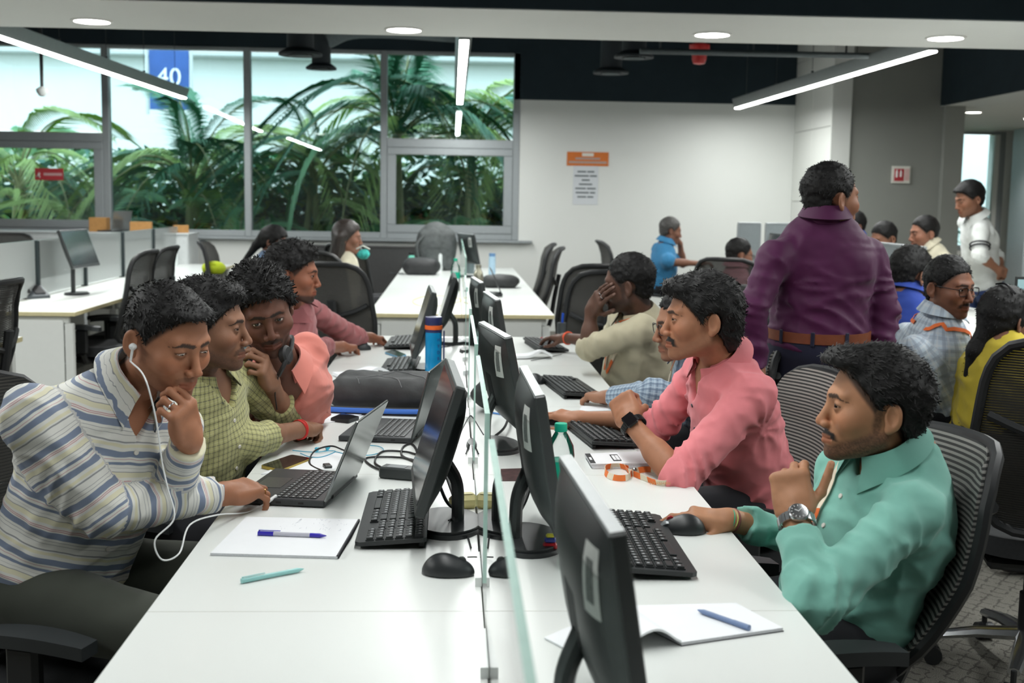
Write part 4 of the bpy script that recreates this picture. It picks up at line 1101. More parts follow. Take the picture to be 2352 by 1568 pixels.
# ---------------------------------------------------------------- chairs
BLK = M('black_plastic', (30, 32, 34), .5, var=.08)
CHR = M('polished_aluminium', (190, 192, 194), .22, .95)
SEATF = M('black_seat_fabric', (38, 40, 42), .9, var=.12, scale=80, bump=.3, bscale=500)
def mesh_back(name, c0, c1, pitch, see=0., zfreq=True):
    m = bpy.data.materials.new(name); m.use_nodes = True; nt = m.node_tree; L = nt.links.new; b = nt.nodes['Principled BSDF']
    at_ = N_(nt, 'Attribute', attribute_name='su'); w = mth(nt, L, 'FRACT', mth(nt, L, 'MULTIPLY', at_.outputs['Fac'], 1/pitch))
    k = mth(nt, L, 'GREATER_THAN', w, .5)
    L(mixc(nt, L, k, lin(c0), lin(c1)), b.inputs['Base Color']); b.inputs['Roughness'].default_value = .85
    tri = mth(nt, L, 'ABSOLUTE', mth(nt, L, 'SUBTRACT', w, .5)); bp = N_(nt, 'Bump', Strength=.6, Distance=.003); L(tri, bp.inputs['Height']); L(bp.outputs[0], b.inputs['Normal'])
    if see:
        tr = N_(nt, 'BsdfTransparent'); mx = N_(nt, 'MixShader'); L(mth(nt, L, 'MULTIPLY', mth(nt, L, 'SUBTRACT', 1.0, k), see), mx.inputs[0])
        L(b.outputs[0], mx.inputs[1]); L(tr.outputs[0], mx.inputs[2]); L(mx.outputs[0], nt.nodes['Material Output'].inputs[0])
    MATS[name] = m; return m
STRIPE = mesh_back('grey_black_striped_mesh', (42, 43, 43), (140, 139, 135), .0115)
STRIPE2 = mesh_back('fine_striped_mesh', (36, 37, 37), (150, 148, 142), .0105)
SEEM = mesh_back('black_open_mesh', (40, 41, 40), (58, 57, 53), .008, .5)
GREYM = mesh_back('grey_open_mesh', (62, 62, 60), (86, 85, 82), .007, .3)
def chair(label, backmat, lean=16, bh=.60, bw=.46, group='office chairs', sz=.48, arms=True, head=False):
    """faces +x, origin on the floor"""
    t = thing('office_chair', label, 'chair', (0, 0, 0), 0, group); ln = math.tan(math.radians(lean))
    def sfn(u, v):
        x = -.23+.47*u; y = -.24+.48*v; rx, ry = abs(2*u-1), abs(2*v-1)
        q = max(0, (rx**4+ry**4)**.25); k = 1/max(q, 1e-3)*max(rx, ry) if q > 1e-3 else 1
        x = .005+(x-.005)*k; y = y*k
        return (x, y, sz-.018*(2*u-1)**3*(1 if u > .5 else .4)+.012*ry*ry), (0, 0, 1)
    MB().slab(lambda u, v: ((sfn(u, v)[0][0], sfn(u, v)[0][1], sfn(u, v)[0][2]-.03), (0, 0, 1)), 10, 10, .06).build('seat', SEATF, t, 50)
    MB().box((0, 0, sz-.085), (.36, .34, .035), ch=.012).build('seat_pan', BLK, t)
    zb0 = sz+.03; NU, NV = 12, 16
    def bfn(u, v):
        s_ = 2*u-1; zz = zb0+bh*v; hw = bw/2*(.80+.20*min(1, v*2.2)) if v < .5 else bw/2*(1-.10*(v-.5)*2)
        q = (abs(s_)**5+abs(2*v-1)**5)**.2; k = max(abs(s_), abs(2*v-1))/max(q, 1e-3) if q > 1e-3 else 1
        y = s_*hw*k; zz = zb0+bh*(.5+(v-.5)*k)
        x = -.225-ln*(zz-zb0)+.055*s_*s_-.035*math.sin(math.pi*v)+(.05*max(0, v-.8)*-3)
        return (x, y, zz), nrm((1, -.4*s_, ln))
    mb = MB().slab(bfn, NU, NV, .016); me = mb.mesh('back_mesh', backmat, 60)
    su = np.array([p[2] for p in mb.v])/math.cos(math.radians(lean)); me.attributes.new('su', 'FLOAT', 'POINT').data.foreach_set('value', su.astype(np.float32))
    link('back_mesh', me, t)
    rim = [np.array(bfn(u, 0)[0]) for u in np.linspace(.08, .92, 7)]+[np.array(bfn(1, v)[0]) for v in np.linspace(.06, .94, 12)]+[np.array(bfn(u, 1)[0]) for u in np.linspace(.92, .08, 7)]+[np.array(bfn(0, v)[0]) for v in np.linspace(.94, .06, 12)]
    rim = [p+np.array((-.014, 0, 0)) for p in rim]
    MB().tube(rim, .015, 8, closed=True).build('back_frame', BLK, t)
    sp = [(-.06, 0, sz-.09), (-.24, 0, sz-.08), (-.315, 0, sz+.02), (-.30-ln*.2, 0, sz+.23), (-.285-ln*.4, 0, sz+.42)]
    MB().tube(smooth_path(sp, 5), [.03]*21, 8, flat=.6).build('spine', BLK, t)
    for sy in (-1, 1):
        MB().tube(smooth_path([(-.29-ln*.3, 0, sz+.33), (-.27-ln*.32, sy*.12, sz+.36), (-.235-ln*.36, sy*bw*.44, sz+.40)], 4), .014, 7).build('back_strut', BLK, t)
    if arms:
        for sy in (-1, 1):
            a = link('armrest', MB().slab(lambda u, v: ((-.13+.27*u, sy*(.285+.035*(2*v-1)*(1-.25*(2*u-1)**2)), sz+.15-.012*(2*u-1)**2), (0, 0, 1)), 10, 4, .028).mesh('armrest', M('dark_arm_pad', (44, 48, 50), .55), 50), t)
            MB().box((-.01, sy*.285, sz+.055), (.075, .035, .16), ch=.01).tube([(-.01, sy*.285, sz-.02), (-.01, sy*.24, sz-.075), (-.01, sy*.15, sz-.085)], .022, 8).build('arm_post', BLK, a)
    if head: MB().slab(lambda u, v: ((-.30-ln*(bh+.12)+.03*(2*u-1)**2, (2*u-1)*.13*(1-.15*(2*v-1)**2), zb0+bh+.03+.16*v), (1, 0, 0)), 8, 6, .05).build('headrest', SEATF, t, 60)
    MB().cyl((0, 0, .10), (0, 0, sz-.1), .027, n=14).cyl((0, 0, .09), (0, 0, .26), .036, n=14).build('gas_column', BLK, t)
    for k in range(5):
        a = 2*math.pi*k/5+.3; d = np.array((math.cos(a), math.sin(a), 0))
        lg = MB().tube([d*.03+(0, 0, .125), d*.16+(0, 0, .118), d*.29+(0, 0, .095)], [.034, .027, .020], 8, flat=.7).build('base_leg', CHR, t)
        w = MB(); p = d*.29; n_ = np.array((-d[1], d[0], 0)); w.cyl(p+(0, 0, .06), p+(0, 0, .1), .009, n=8)
        for sg in (-1, 1): w.cyl(p+n_*.006*sg+(0, 0, .030), p+n_*.027*sg+(0, 0, .030), .029, .029, 16)
        w.box(p+(0, 0, .045), (.03, .03, .028), rotz(a), ch=.006); w.build('caster', BLK, lg)
    return t
PROTO = {}
for nm, kw in (('stripe', dict(backmat=STRIPE, lean=20, bh=.475)), ('fine', dict(backmat=STRIPE2, lean=15, bh=.465)), ('open', dict(backmat=SEEM, lean=12, bh=.60, bw=.50)), ('grey', dict(backmat=GREYM, lean=14, bh=.60)), ('head', dict(backmat=SEEM, lean=14, head=True)), ('low', dict(backmat=SEEM, lean=10, bh=.40))):
    PROTO[nm] = (chair('chair', group='office chairs', **kw), [])
def put_chair(kind, x, y, deg, label): return place(*PROTO[kind], (x, y, 0), math.radians(deg), label, 'office chairs')
# ---------------------------------------------------------------- things on the desks
MBK = M('monitor_black_plastic', (52, 56, 56), .40, var=.06, scale=15, spec=.5); MGL = M('monitor_dark_screen', (26, 29, 31), .12, var=.05, spec=.6)
MSV = M('silver_top_edge', (150, 154, 154), .45, .3); STK = M('white_label_sticker', (206, 208, 204), .6, var=.06, scale=200); INKB = M('black_print', (28, 28, 30), .7)
def monitor(c, face, tilt, label, h=.285, w=.425, zt=1.10, silver=True, sticker=True, group='desk monitors'):
    """c: (x, y) of the panel centre line on the desk; face: heading of the screen in degrees"""
    t = thing('monitor', label, 'monitor', (c[0], c[1], ZD), math.radians(face), group); tl = math.radians(tilt)
    R = roty(-tl); zc = zt-ZD-h/2*math.cos(tl); C = np.array((0, 0, zc))
    P = lambda x, y, z: C+R@np.array((x, y, z))
    b = MB(); b.box(C+R@np.array((-.006, 0, 0)), (.022, w, h), R, ch=.003)
    b.build('bezel', MBK, t)
    sc = MB().box(C+R@np.array((.0055, 0, .004)), (.0014, w-.022, h-.034), R).build('screen', MGL, t)
    bk = MB()                         # bulging back
    def bulge(u, v):
        s_, q = 2*u-1, 2*v-1; e = max(0, 1-abs(s_)**3.5)*max(0, 1-abs(q)**3.0)
        return P(-.016-.034*e**.7, s_*(w/2-.004), q*(h/2-.004))
    bk.grid(bulge, 16, 12, flip=True); back = bk.build('back_cover', MBK, t, 60)
    MB().prism([(math.cos(a)*.055, math.sin(a)*.055) for a in np.linspace(0, 2*math.pi, 5)[:-1]+.785], 0, .004, R@np.array(((0, 0, -1.), (1, 0, 0), (0, 1, 0)))@np.eye(3), P(-.0462, 0, -.02)).build('mount_plate', M('mount_plate_black', (32, 34, 35), .6), back)
    if silver: MB().box(P(-.006, 0, h/2+.0006), (.018, w-.006, .0022), R).build('top_edge', MSV, t)
    if sticker:
        off = lambda k: (lambda u, v, a, b, c_, d_: bulge(a+(b-a)*u, c_+(d_-c_)*v)+R@np.array((-k, 0, 0)))
        MB().grid(lambda u, v: off(.0010)(u, v, .07, .20, .60, .92), 4, 4, flip=True).build('sticker', STK, t)
        MB().grid(lambda u, v: off(.0016)(u, v, .105, .165, .66, .86), 3, 3, flip=True).build('barcode', M('grey_barcode', (110, 114, 112), .6, var=.5, scale=400), t)
    MB().tube(smooth_path([P(-.040, 0, -.05), (-.052, 0, zc-.11), (-.056, 0, .05), (-.056, 0, .012)], 5), [.024]*16, 10, flat=.6).build('stand_neck', MBK, t)
    bs = MB(); n = 28
    pol = [(-.030+.082*math.cos(a), .118*math.sin(a)) for a in np.linspace(0, 2*math.pi, n+1)[:-1]]
    bs.prism(pol, .0, .010); bs.prism([(x*.93-.005, y*.93) for x, y in pol], .010, .016); bs.build('stand_base', M('glossy_black_base', (34, 37, 38), .42), t)
    return t
monitor((.212, 1.555), 3, 9, 'nearest dark monitor seen from its back with white sticker')
monitor((.197, 2.50), 1, 9, 'dark monitor back beside the green-capped bottle', zt=1.105)
monitor((.160, 3.50), 9, 12, 'dark monitor back beside pink-shirted man with barcode label', zt=1.105)
monitor((.185, 4.68), 5, 10, 'dark monitor back in front of grey-capped clear bottle', zt=1.11)
monitor((.15, 5.75), 5, 10, 'dark monitor back before the beige shirt, farthest on near bench', zt=1.10)
monitor((-.038, 2.63), 183, 17, 'near left monitor tilted back over black keyboard', sticker=False, zt=1.10)
monitor((-.13, 5.12), 183, 17, 'slim dark monitor left of blue bottle', sticker=False, zt=1.10)
monitor((-.035, 6.10), 181, 17, 'slim dark monitor behind the blue bottle', sticker=False, zt=1.10, silver=False)
monitor((.16, 11.4), 20, 12, 'dark monitor on far bench near the window corner', zt=1.16)
monitor((-2.70, 8.85), -6, 20, 'dark monitor on left bench by frosted glass', zt=1.22, w=.48, sticker=False, silver=False)
mr = monitor((2.56, 4.75), 245, 6, 'monitor with pale teal screen at right picture edge', zt=1.20, sticker=False, w=.5, silver=False)
next(c for c in mr.children if c.name.startswith('screen')).data.materials[0] = EM('lit_teal_screen', (128, 158, 162), .42)
monitor((2.90, 10.7), 180, 6, 'dark monitor before narrow grey partition on right row', zt=1.22, sticker=False)
# ---- keyboards
KBD = M('keyboard_black', (36, 39, 40), .5, var=.08); KEY = M('key_black', (44, 47, 48), .45, var=.1, scale=50); KEYP = M('key_legend_white', (190, 194, 196), .6)
ROWS = [[1]*15, [1]*13+[2], [1.5]+[1]*12+[1.5], [1.75]+[1]*11+[2.25], [2.25]+[1]*10+[2.75], [1.25, 1.25, 1.25, 6.25, 1.25, 1.25, 1.25, 1.25]]
def key_mesh(w, d): return MB().prism([(-w/2, -d/2), (w/2, -d/2), (w/2, d/2), (-w/2, d/2)], 0, .003).box((0, 0, .005), (w*.80, d*.80, .004), ch=.0012).mesh('key', KEY)
KM = {}
def keyboard(c, rz, label, fine=True, group='desk keyboards'):
    """local +y is the typist's side ... keys read from -x to +x; long side along x"""
    t = thing('keyboard', label, 'keyboard', (c[0], c[1], ZD), rz, group); L_, D_ = .440, .150
    sl = math.radians(4); R = rotx(sl)
    b = MB().prism([(-L_/2, -D_/2+.01), (-L_/2+.01, -D_/2), (L_/2-.01, -D_/2), (L_/2, -D_/2+.01), (L_/2, D_/2-.006), (L_/2-.006, D_/2), (-L_/2+.006, D_/2), (-L_/2, D_/2-.006)], .006, .015, R, (0, 0, .006))
    b.build('case', KBD, t); 
    MB().box((0, D_/2-.012, .006), (L_-.04, .012, .012), ch=.002).build('feet', KBD, t)
    u = .0187; kk = []; leg = MB()
    for r, row in enumerate(ROWS):
        x = -L_/2+.012; y = D_/2-.016-r*.0205
        for w in row:
            kk.append((x+w*u/2, y, w)); x += w*u
        if r < 5:
            for j in range(3): kk.append((-L_/2+.012+15.3*u+(j+.5)*u, y, 1))
        for j in range(4): kk.append((-L_/2+.012+18.6*u+(j+.5)*u, y, 1))
    allk = MB()
    for x, y, w in kk:
        p = R@np.array((x, y, .015))+(0, 0, .006)
        if fine:
            if w not in KM: KM[w] = key_mesh(w*u-.0016, .0185)
            link('key', KM[w], t, p, (sl, 0, 0))
        else: allk.box(p+R@np.array((0, 0, .003)), (w*u-.003, .0165, .006), R)
        if w < 2: leg.box(p+R@np.array((-.002, .002, .0072)), (.0042, .0050, .0003), R)
    if not fine: tag(allk.build('keys', KEY, t), kind='stuff')
    tag(leg.build('key_legends', KEYP, t), kind='stuff')
    return t
keyboard((-.122, 2.665), math.radians(-90), 'black keyboard in front of near left monitor')
keyboard((.408, 2.46), math.radians(90), 'black keyboard before the man in sea-green shirt')
keyboard((.462, 3.69), math.radians(98), 'black keyboard before the man in pink shirt')
for u0, v0, dg, lb in ((1310, 896, 97, 'black keyboard beside beige-shirted man\'s elbow, nearer one'), (1252, 798, 97, 'black keyboard under hand with orange wristband'), (920, 846, -92, 'black keyboard left of blue bottle, nearer one'), (925, 791, -92, 'black keyboard beside hand of man in dusty rose')):
    p = on(u0, v0); keyboard(p, math.radians(dg), lb, False)
# ---- mice
MOUS = M('matt_black_mouse', (38, 41, 43), .42); MGRY = M('mouse_grey_panel', (128, 132, 134), .35, .3); REDW = M('red_scroll_wheel', (176, 28, 36), .4)
def mouse_mesh():
    fn = lambda q: np.maximum(smin(ell(q, (0, 0, .004), (.052, .030, .032)), ell(q, (-.012, 0, .006), (.036, .029, .036)), .01), -q[:, 2]+.0012)
    v, f = surf(fn, (-.07, -.045, -.01), (.07, .045, .06), .003); return npmesh('mouse_shell', v, f, MOUS)
MSH = mouse_mesh()
def mouse(c, rz, label, red=True):
    t = thing('computer_mouse', label, 'mouse', (c[0], c[1], ZD), rz, 'computer mice'); link('shell', MSH, t)
    MB().lathe([(0, -.003), (.009, -.003), (.009, .003), (0, .003)], (.026, 0, .0275), 14, R=rotx(math.pi/2)).build('scroll_wheel', REDW if red else MBK, t)
    if red: MB().slab(lambda u, v: ((.030+.018*u, (2*v-1)*(.020-.008*u), .027-.012*u*u-.004*(2*v-1)**2), (.3, 0, 1)), 5, 5, .002).build('front_panel', MGRY, t)
    return t
mouse(on(1030, 1318), math.radians(-8), 'plain black mouse beside glass screen', False)
mouse(on(1566, 1222), math.radians(172), 'black mouse with red wheel under hand of sea-green shirt')
mouse(on(1272, 972), math.radians(172), 'grey and black mouse under hand of pink shirt')
mouse(on(1222, 880), math.radians(150), 'small black mouse beyond pink-shirted man\'s fist', False)
mouse(on(1256, 790), math.radians(172), 'mouse under the hand with orange wristband')
mouse(on(828, 803), 0, 'black mouse under hand of man in dusty rose', False)
# ---- laptops
LTK = M('laptop_dark_grey', (58, 60, 62), .42, .2, var=.04); LTL = M('laptop_lid_satin_grey', (140, 144, 143), .22, .7, var=.03); LTP = M('laptop_touchpad', (78, 80, 80), .3, .2)
def laptop(hn, hf, tilt, label, d=.225, lidmat=None, dark=False):
    """hn, hf: near and far ends of the hinge on the desk; the user sits on the -x side"""
    hn, hf = np.asarray(hn, float), np.asarray(hf, float); c = (hn+hf)/2; a = math.atan2(hf[1]-hn[1], hf[0]-hn[0])-math.pi/2; W_ = .315
    t = thing('laptop', label, 'laptop', (c[0], c[1], ZD), a, 'open laptops')
    MB().box((-d/2, 0, .010), (d, W_, .016), ch=.003).build('base', LTK, t)
    for y in (-.11, .0, .11):
        MB().box((-d/2+y*.5, -W_/2-.0002, .010), (.013, .001, .005)).build('port', INKB, t)
    MB().box((-d+.05, .0, .0184), (.066, .105, .001)).build('touchpad', LTP, t)
    kb = MB()
    for r in range(6):
        for k in range(14): kb.box((-d+.105+r*.0175, -.132+.0203*k, .0188), (.0150, .0172, .0022))
    tag(kb.build('keys', KEY, t), kind='stuff'); lg = MB()
    for r in range(6):
        for k in range(14): lg.box((-d+.107+r*.0175, -.134+.0203*k, .0201), (.0045, .0050, .0003))
    tag(lg.build('key_legends', KEYP, t), kind='stuff')
    tl = math.radians(tilt); R = roty(tl)
    lid = MB().box(np.array((0, 0, .016))+R@np.array((0, 0, .105)), (.007, W_, .212), R, ch=.002).build('lid', lidmat or LTL, t)
    MB().box(np.array((0, 0, .016))+R@np.array((-.0038, 0, .107)), (.0008, W_-.02, .185), R).build('screen', MGL, lid)
    MB().cyl((0, -.1, .016), (0, .1, .016), .007, n=10).build('hinge', LTK, t)
    return t
laptop(on(745, 1168), on(822, 1098), 22, 'open laptop with grey lid used by man in striped shirt')
laptop(on(940, 1026), on(992, 970), 14, 'open dark laptop beside the black backpack', lidmat=M('laptop_lid_dark', (92, 97, 97), .28, .6))
laptop(on(1168, 708), on(1138, 655), -24, 'open thin laptop on far bench beside black pouch', lidmat=LTK)
t_ = laptop((2.93, 11.05, ZD), (2.97, 11.35, ZD), 22, 'open silver laptop before man in sky blue polo')
laptop((-3.62, 12.95, 0), (-3.5, 13.25, 0), 10, 'dark laptop standing on cabinet behind frosted screens').location.z = 1.08
# ---- paper, pens
PAP = M('white_paper', (238, 240, 243), .75, var=.01); PAPE = M('page_edges', (206, 208, 212), .8, var=.08, scale=300); COV = M('dark_cover', (52, 52, 56), .5); RUL = M('pencil_scribble', (186, 190, 204), .9)
def frame_on(u, v, u2, v2):
    a, b = on(u, v), on(u2, v2); return a, math.atan2(b[1]-a[1], b[0]-a[0])
cs = [on(483, 1276), on(775, 1284), on(824, 1198), on(566, 1192)]; c0 = sum(cs)/4; t = thing('notebook', 'open notebook with handwriting under a blue pen', 'notebook', c0)
poly = [(p-c0)[:2] for p in cs]
MB().prism(poly, .0005, .006, m=1, mtop=0).build('pages', [PAP, PAPE], t)
MB().prism([(p*1.0+np.array((.003, .004))) for p in poly], 0, .0012).build('back_cover', COV, t)
sc = MB(); rr = random.Random(3)
for k in range(34):
    b0 = on(rr.uniform(640, 800), rr.uniform(1200, 1226))-c0; sc.tube([b0+(0, 0, .0066-b0[2]), b0+(rr.uniform(-.006, .006), rr.uniform(.004, .016), .0066-b0[2])], .0002, 3)
tag(sc.build('handwriting', RUL, t), kind='stuff')
MB().tube([(poly[2][0], poly[2][1], .004), ((poly[1][0]+poly[2][0])/2+.004, (poly[1][1]+poly[2][1])/2, .012), (poly[1][0], poly[1][1], .006)], .003, 6).build('curled_edge', COV, t)
def pen(u0, v0, u1, v1, label, body, capm, z=.0055, zb=0., name='pen', clip=True):
    a, b = on(u0, v0, ZD+z), on(u1, v1, ZD+z); c = (a+b)/2; d = nrm(b-a); L_ = np.linalg.norm(b-a); t = thing(name, label, 'pen', c, math.atan2(d[1], d[0]), 'pens lying about')
    R = roty(math.pi/2); r = .0046
    MB().lathe([(r, -L_/2+.03), (r, L_/2-.035)], n=12, R=R).build('barrel', body, t)
    MB().lathe([(0, -L_/2), (r*1.12, -L_/2+.001), (r*1.12, -L_/2+.035), (r, -L_/2+.035)], n=12, R=R).build('cap_end', capm, t)
    MB().lathe([(r*1.02, L_/2-.036), (r*1.02, L_/2-.014), (r*.4, L_/2-.003), (.0006, L_/2)], n=12, R=R).build('tip', capm, t)
    if clip: MB().box((-L_/2+.026, 0, r*1.5), (.048, .003, .0014), ch=.0005).cyl((-L_/2+.004, 0, r), (-L_/2+.004, 0, r*1.6), .0014, n=6).build('clip', capm, t)
PVIO = M('violet_blue_plastic', (62, 54, 178), .3); PCLR = M('clear_grey_barrel', (196, 196, 208), .25); PTEA = M('turquoise_plastic', (150, 206, 204), .3); PBLU = M('slate_blue_barrel', (110, 132, 172), .35)
pen(592, 1224, 750, 1230, 'violet-blue capped pen lying on the open notebook', PCLR, PVIO, .011)
pen(553, 1334, 698, 1306, 'turquoise pen lying on the bare desk', PTEA, PTEA)
pen(1722, 1442, 1602, 1400, 'slate-blue pen lying on right-hand notebook', PBLU, PBLU, .012, clip=False)
# right-hand notebook, folded open with a curled page
c0 = on(1560, 1450); t = thing('notebook', 'white notebook with a curled page beside nearest monitor', 'notebook', c0)
q = [on(1565, 1484)-c0, on(1798, 1450)-c0, on(1690, 1392)-c0, on(1400, 1400)-c0]
MB().prism([p[:2] for p in q], .001, .007, m=1, mtop=0).build('pages', [PAP, PAPE], t); MB().prism([p[:2]*1.01 for p in q], 0, .0015).build('back_cover', COV, t)
pa, pb, pc, pd = on(1400, 1505)-c0, on(1565, 1484)-c0, on(1440, 1396)-c0, on(1330, 1420)-c0
MB().slab(lambda u, v: ((pa*(1-u)+pb*u)*(1-v)+(pd*(1-u)+pc*u)*v+np.array((0, 0, .008+.034*math.sin(math.pi*u)**1.5*(1-.75*v)*(u**1.2)*1.5)), (0, 0, 1)), 14, 6, .004).build('curled_page', PAP, t, 60)
qa = [on(1250, 1468)-c0, on(1335, 1512)-c0, on(1400, 1500)-c0, on(1350, 1425)-c0]
MB().prism([p[:2] for p in qa], .001, .004).build('loose_sheet', PAP, t)
# note pads in front of the pink-shirted man
cs = [on(1357, 1076), on(1532, 1074), on(1505, 1045), on(1343, 1052)]; c0 = sum(cs)/4; t = thing('notepad', 'stack of white writing pads with black printed corner', 'notepad', c0); poly = [(p-c0)[:2] for p in cs]
for k, off in enumerate(((.004, -.004), (.002, .0), (0, 0))): MB().prism([p+np.array(off) for p in poly], .0005+k*.0045, .0045+k*.0045, m=1, mtop=0).build('pad', [PAP, PAPE], t)
lab = lambda a, b, u, v: poly[0]*(1-u)*(1-v)+poly[1]*u*(1-v)+poly[2]*u*v+poly[3]*(1-u)*v
def patch(u0, v0, u1, v1, nm, mt, z=.0138): MB().prism([lab(0, 0, *p) for p in ((u0, v0), (u1, v0), (u1, v1), (u0, v1))], z, z+.0003).build(nm, mt, t)
patch(.0, .05, .07, .98, 'black_band', INKB); patch(.02, .35, .05, .60, 'white_mark', PAP, .0142); patch(.32, .22, .43, .80, 'printed_box', INKB)
patch(.335, .30, .372, .72, 'white_mark', PAP, .0142); patch(.38, .30, .42, .72, 'white_mark', PAP, .0142); patch(.88, .03, .995, .97, 'maroon_corner', M('maroon_print', (128, 78, 88), .5))
# dark card and papers by the far hands
def sheet(name, pts, label, mt, z=.002, cat='paper'):
    P = [on(*p) for p in pts]; c = sum(P)/len(P); t = thing(name, label, cat, c); MB().prism([(p-c)[:2] for p in P], .0003, z).build('sheet', mt, t); return t
sheet('flyer', [(1150, 1105), (1215, 1105), (1213, 1076), (1150, 1078)], 'dark red and black printed flyer behind second monitor', M('flyer_print', (84, 60, 60), .4, var=.6, scale=40), .002)
sheet('paper_sheet', [(600, 1090), (770, 1078), (790, 1040), (690, 1050)], 'sheet of paper under the golden phone', PAP, .003)
sheet('paper_sheet', [(1330, 945), (1440, 942), (1420, 930), (1335, 934)], 'sheet of paper beyond pink-shirted man\'s forearm', PAP, .002)
sheet('paper_sheet', [(660, 985), (800, 965), (850, 945), (750, 940)], 'sheet of paper under black phone by the backpack', PAP, .003)
sheet('paper_sheet', [(1470, 1040), (1520, 1040), (1450, 985), (1400, 990)], 'shiny sheet under the pink-shirted man\'s keyboard', M('glossy_sheet', (226, 222, 220), .15), .002)
def cloth_roll(pts, w, label, seed):
    P = [on(*p) for p in pts]; c = P[0]; t = thing('folded_paper', label, 'paper', c); d = P[1]-P[0]
    mb = MB().slab(lambda u, v: (d*u+nrm(np.cross((0, 0, 1), d))*w*(v-.5)+np.array((0, 0, .010+.030*math.exp(-((u-.72)/.22)**2)*(1-.4*v))), (0, 0, 1)), 14, 6, .012); mb.build('folded_sheets', PAP, t, 60)
cloth_roll([(775, 868), (890, 862)], .13, 'folded white papers left of blue bottle', 1); cloth_roll([(1180, 822), (1265, 822)], .10, 'folded white papers beside beige elbow', 2)
# ---- lanyard
ORG = M('orange_ribbon', (228, 116, 52), .7); CRM = M('cream_ribbon', (222, 210, 188), .7); RPR = M('ribbon_lettering', (196, 140, 84), .7)
lp = [(1445, 1082), (1420, 1075), (1392, 1080), (1390, 1094), (1410, 1104), (1440, 1104), (1458, 1090), (1490, 1085), (1530, 1092), (1570, 1096), (1578, 1106), (1550, 1112), (1518, 1116), (1480, 1104), (1450, 1092), (1438, 1078)]
P = [on(u, v) for u, v in lp]; c0 = P[6]; sp = smooth_path(P, 8); t = thing('lanyard', 'orange and cream lanyard lying in a loop on desk', 'lanyard', c0)
acc = 0; segs = []; cur = []; Wd = .016
for i in range(len(sp)): 
    acc += np.linalg.norm(sp[i]-sp[i-1]) if i else 0; k = int(acc/.036) % 2; lean = .35+.25*math.sin(acc*40)
    side = nrm(np.array((0, 0, 1))*math.cos(lean)+.6*math.sin(lean)*nrm(np.cross((0, 0, 1), sp[min(i+1, len(sp)-1)]-sp[max(i-1, 0)]))); segs.append((sp[i]-c0+side*Wd*.55, side, k))
i = 0
while i < len(segs)-1:
    j = i
    while j < len(segs)-1 and segs[j][2] == segs[i][2]: j += 1
    fn_i, fn_j = i, j; n_ = j-i
    MB().slab(lambda u, v: (segs[fn_i+min(int(round(u*n_)), n_)][0]+segs[fn_i+min(int(round(u*n_)), n_)][1]*Wd*(v-.5), nrm(np.cross(segs[fn_i+min(int(round(u*n_)), n_)][1], segs[min(fn_i+min(int(round(u*n_)), n_)+1, len(segs)-1)][0]-segs[max(fn_i+min(int(round(u*n_)), n_)-1, 0)][0]))), n_, 1, .0012).build('ribbon', ORG if segs[i][2] == 0 else CRM, t)
    i = j
def lan_text(u, v, s_, up_):
    p = on(u, v)-c0; text_mesh('lettering', s_, .011, RPR, t, rotz(.0 if up_ else math.pi)@rotx(math.radians(60)), p+(0, -.006, .012), .0002)
lan_text(1548, 1098, 'NVH LORI', False); lan_text(1515, 1119, 'NVH&HAN', True); lan_text(1455, 1088, 'LORI', True)
MB().lathe([(.004, -.001), (.006, 0), (.004, .001)], (0, 0, .014), 12, R=rotx(1.2)).build('metal_ring', CHR, t)
# ---- bottles
def bottle(c, prof, mats, label, n=28, caps=()):
    t = thing('bottle', label, 'bottle', (c[0], c[1], ZD), 0, 'bottles on the desks')
    for nm, pr, mt in prof: MB().lathe(pr, n=n).build(nm, mt, t)
    return t
PET = GLASS('clear_pet_plastic', (250, 253, 253), refl=1.3, rough=.03); GRN = M('green_screw_cap', (30, 186, 150), .35); GLB = M('green_bottle_label', (34, 196, 160), .4)
WAT = GLASS('water', (236, 246, 246), refl=.6)
p = on(1284, 1190); H_ = .225
bottle(p, [('body', [(.026, .0), (.031, .004), (.031, .06), (.029, .066), (.031, .072), (.031, .135), (.033, .15), (.030, .172), (.018, .196), (.0125, .205), (.0125, .215)], PET),
           ('label', [(.0316, .088), (.0318, .09), (.0318, .137), (.0316, .139)], GLB), ('cap', [(.0, .224), (.0138, .224), (.0148, .222), (.0148, .206), (.0135, .205)][::-1], GRN), ('paper_label', [(.0314, .022), (.0317, .024), (.0317, .088), (.0314, .09)], M('white_text_label', (224, 228, 228), .5, var=.2, scale=120))], None, 'clear water bottle with green cap and green label')
p = on(995, 866); NVB = M('navy_bottle_cap', (38, 44, 92), .45); BLB = M('translucent_blue_bottle', (22, 136, 190), .12, coat=.4, var=.15, scale=18); ORB = M('orange_rubber_band', (232, 104, 36), .6)
t = bottle(p, [('body', [(.030, 0), (.034, .004), (.034, .185), (.032, .19)], BLB), ('neck_ring', [(.033, .187), (.0345, .189), (.0345, .199), (.033, .20)], NVB), ('band', [(.0335, .199), (.0362, .2), (.0362, .216), (.0335, .217)], ORB), ('cap', [(.034, .216), (.035, .218), (.035, .248), (.034, .25), (.0, .25)], NVB), ('cap_disc', [(.033, .2495), (.033, .2515), (.0, .2515)], M('pale_lilac_disc', (206, 208, 226), .4))], None, 'blue bottle with navy cap and orange band')
for k, ch in enumerate('HYDRA'):
    a = math.radians(-52); text_mesh('letter', ch, .020, M('navy_lettering', (24, 52, 120), .5), t, rotz(a+math.pi/2)@rotx(math.pi/2), (.0345*math.cos(a), .0345*math.sin(a), .158-.026*k), .0004)
MB().box((.043, -.006, .13), (.006, .022, .13), ch=.002).build('strap', NVB, t)
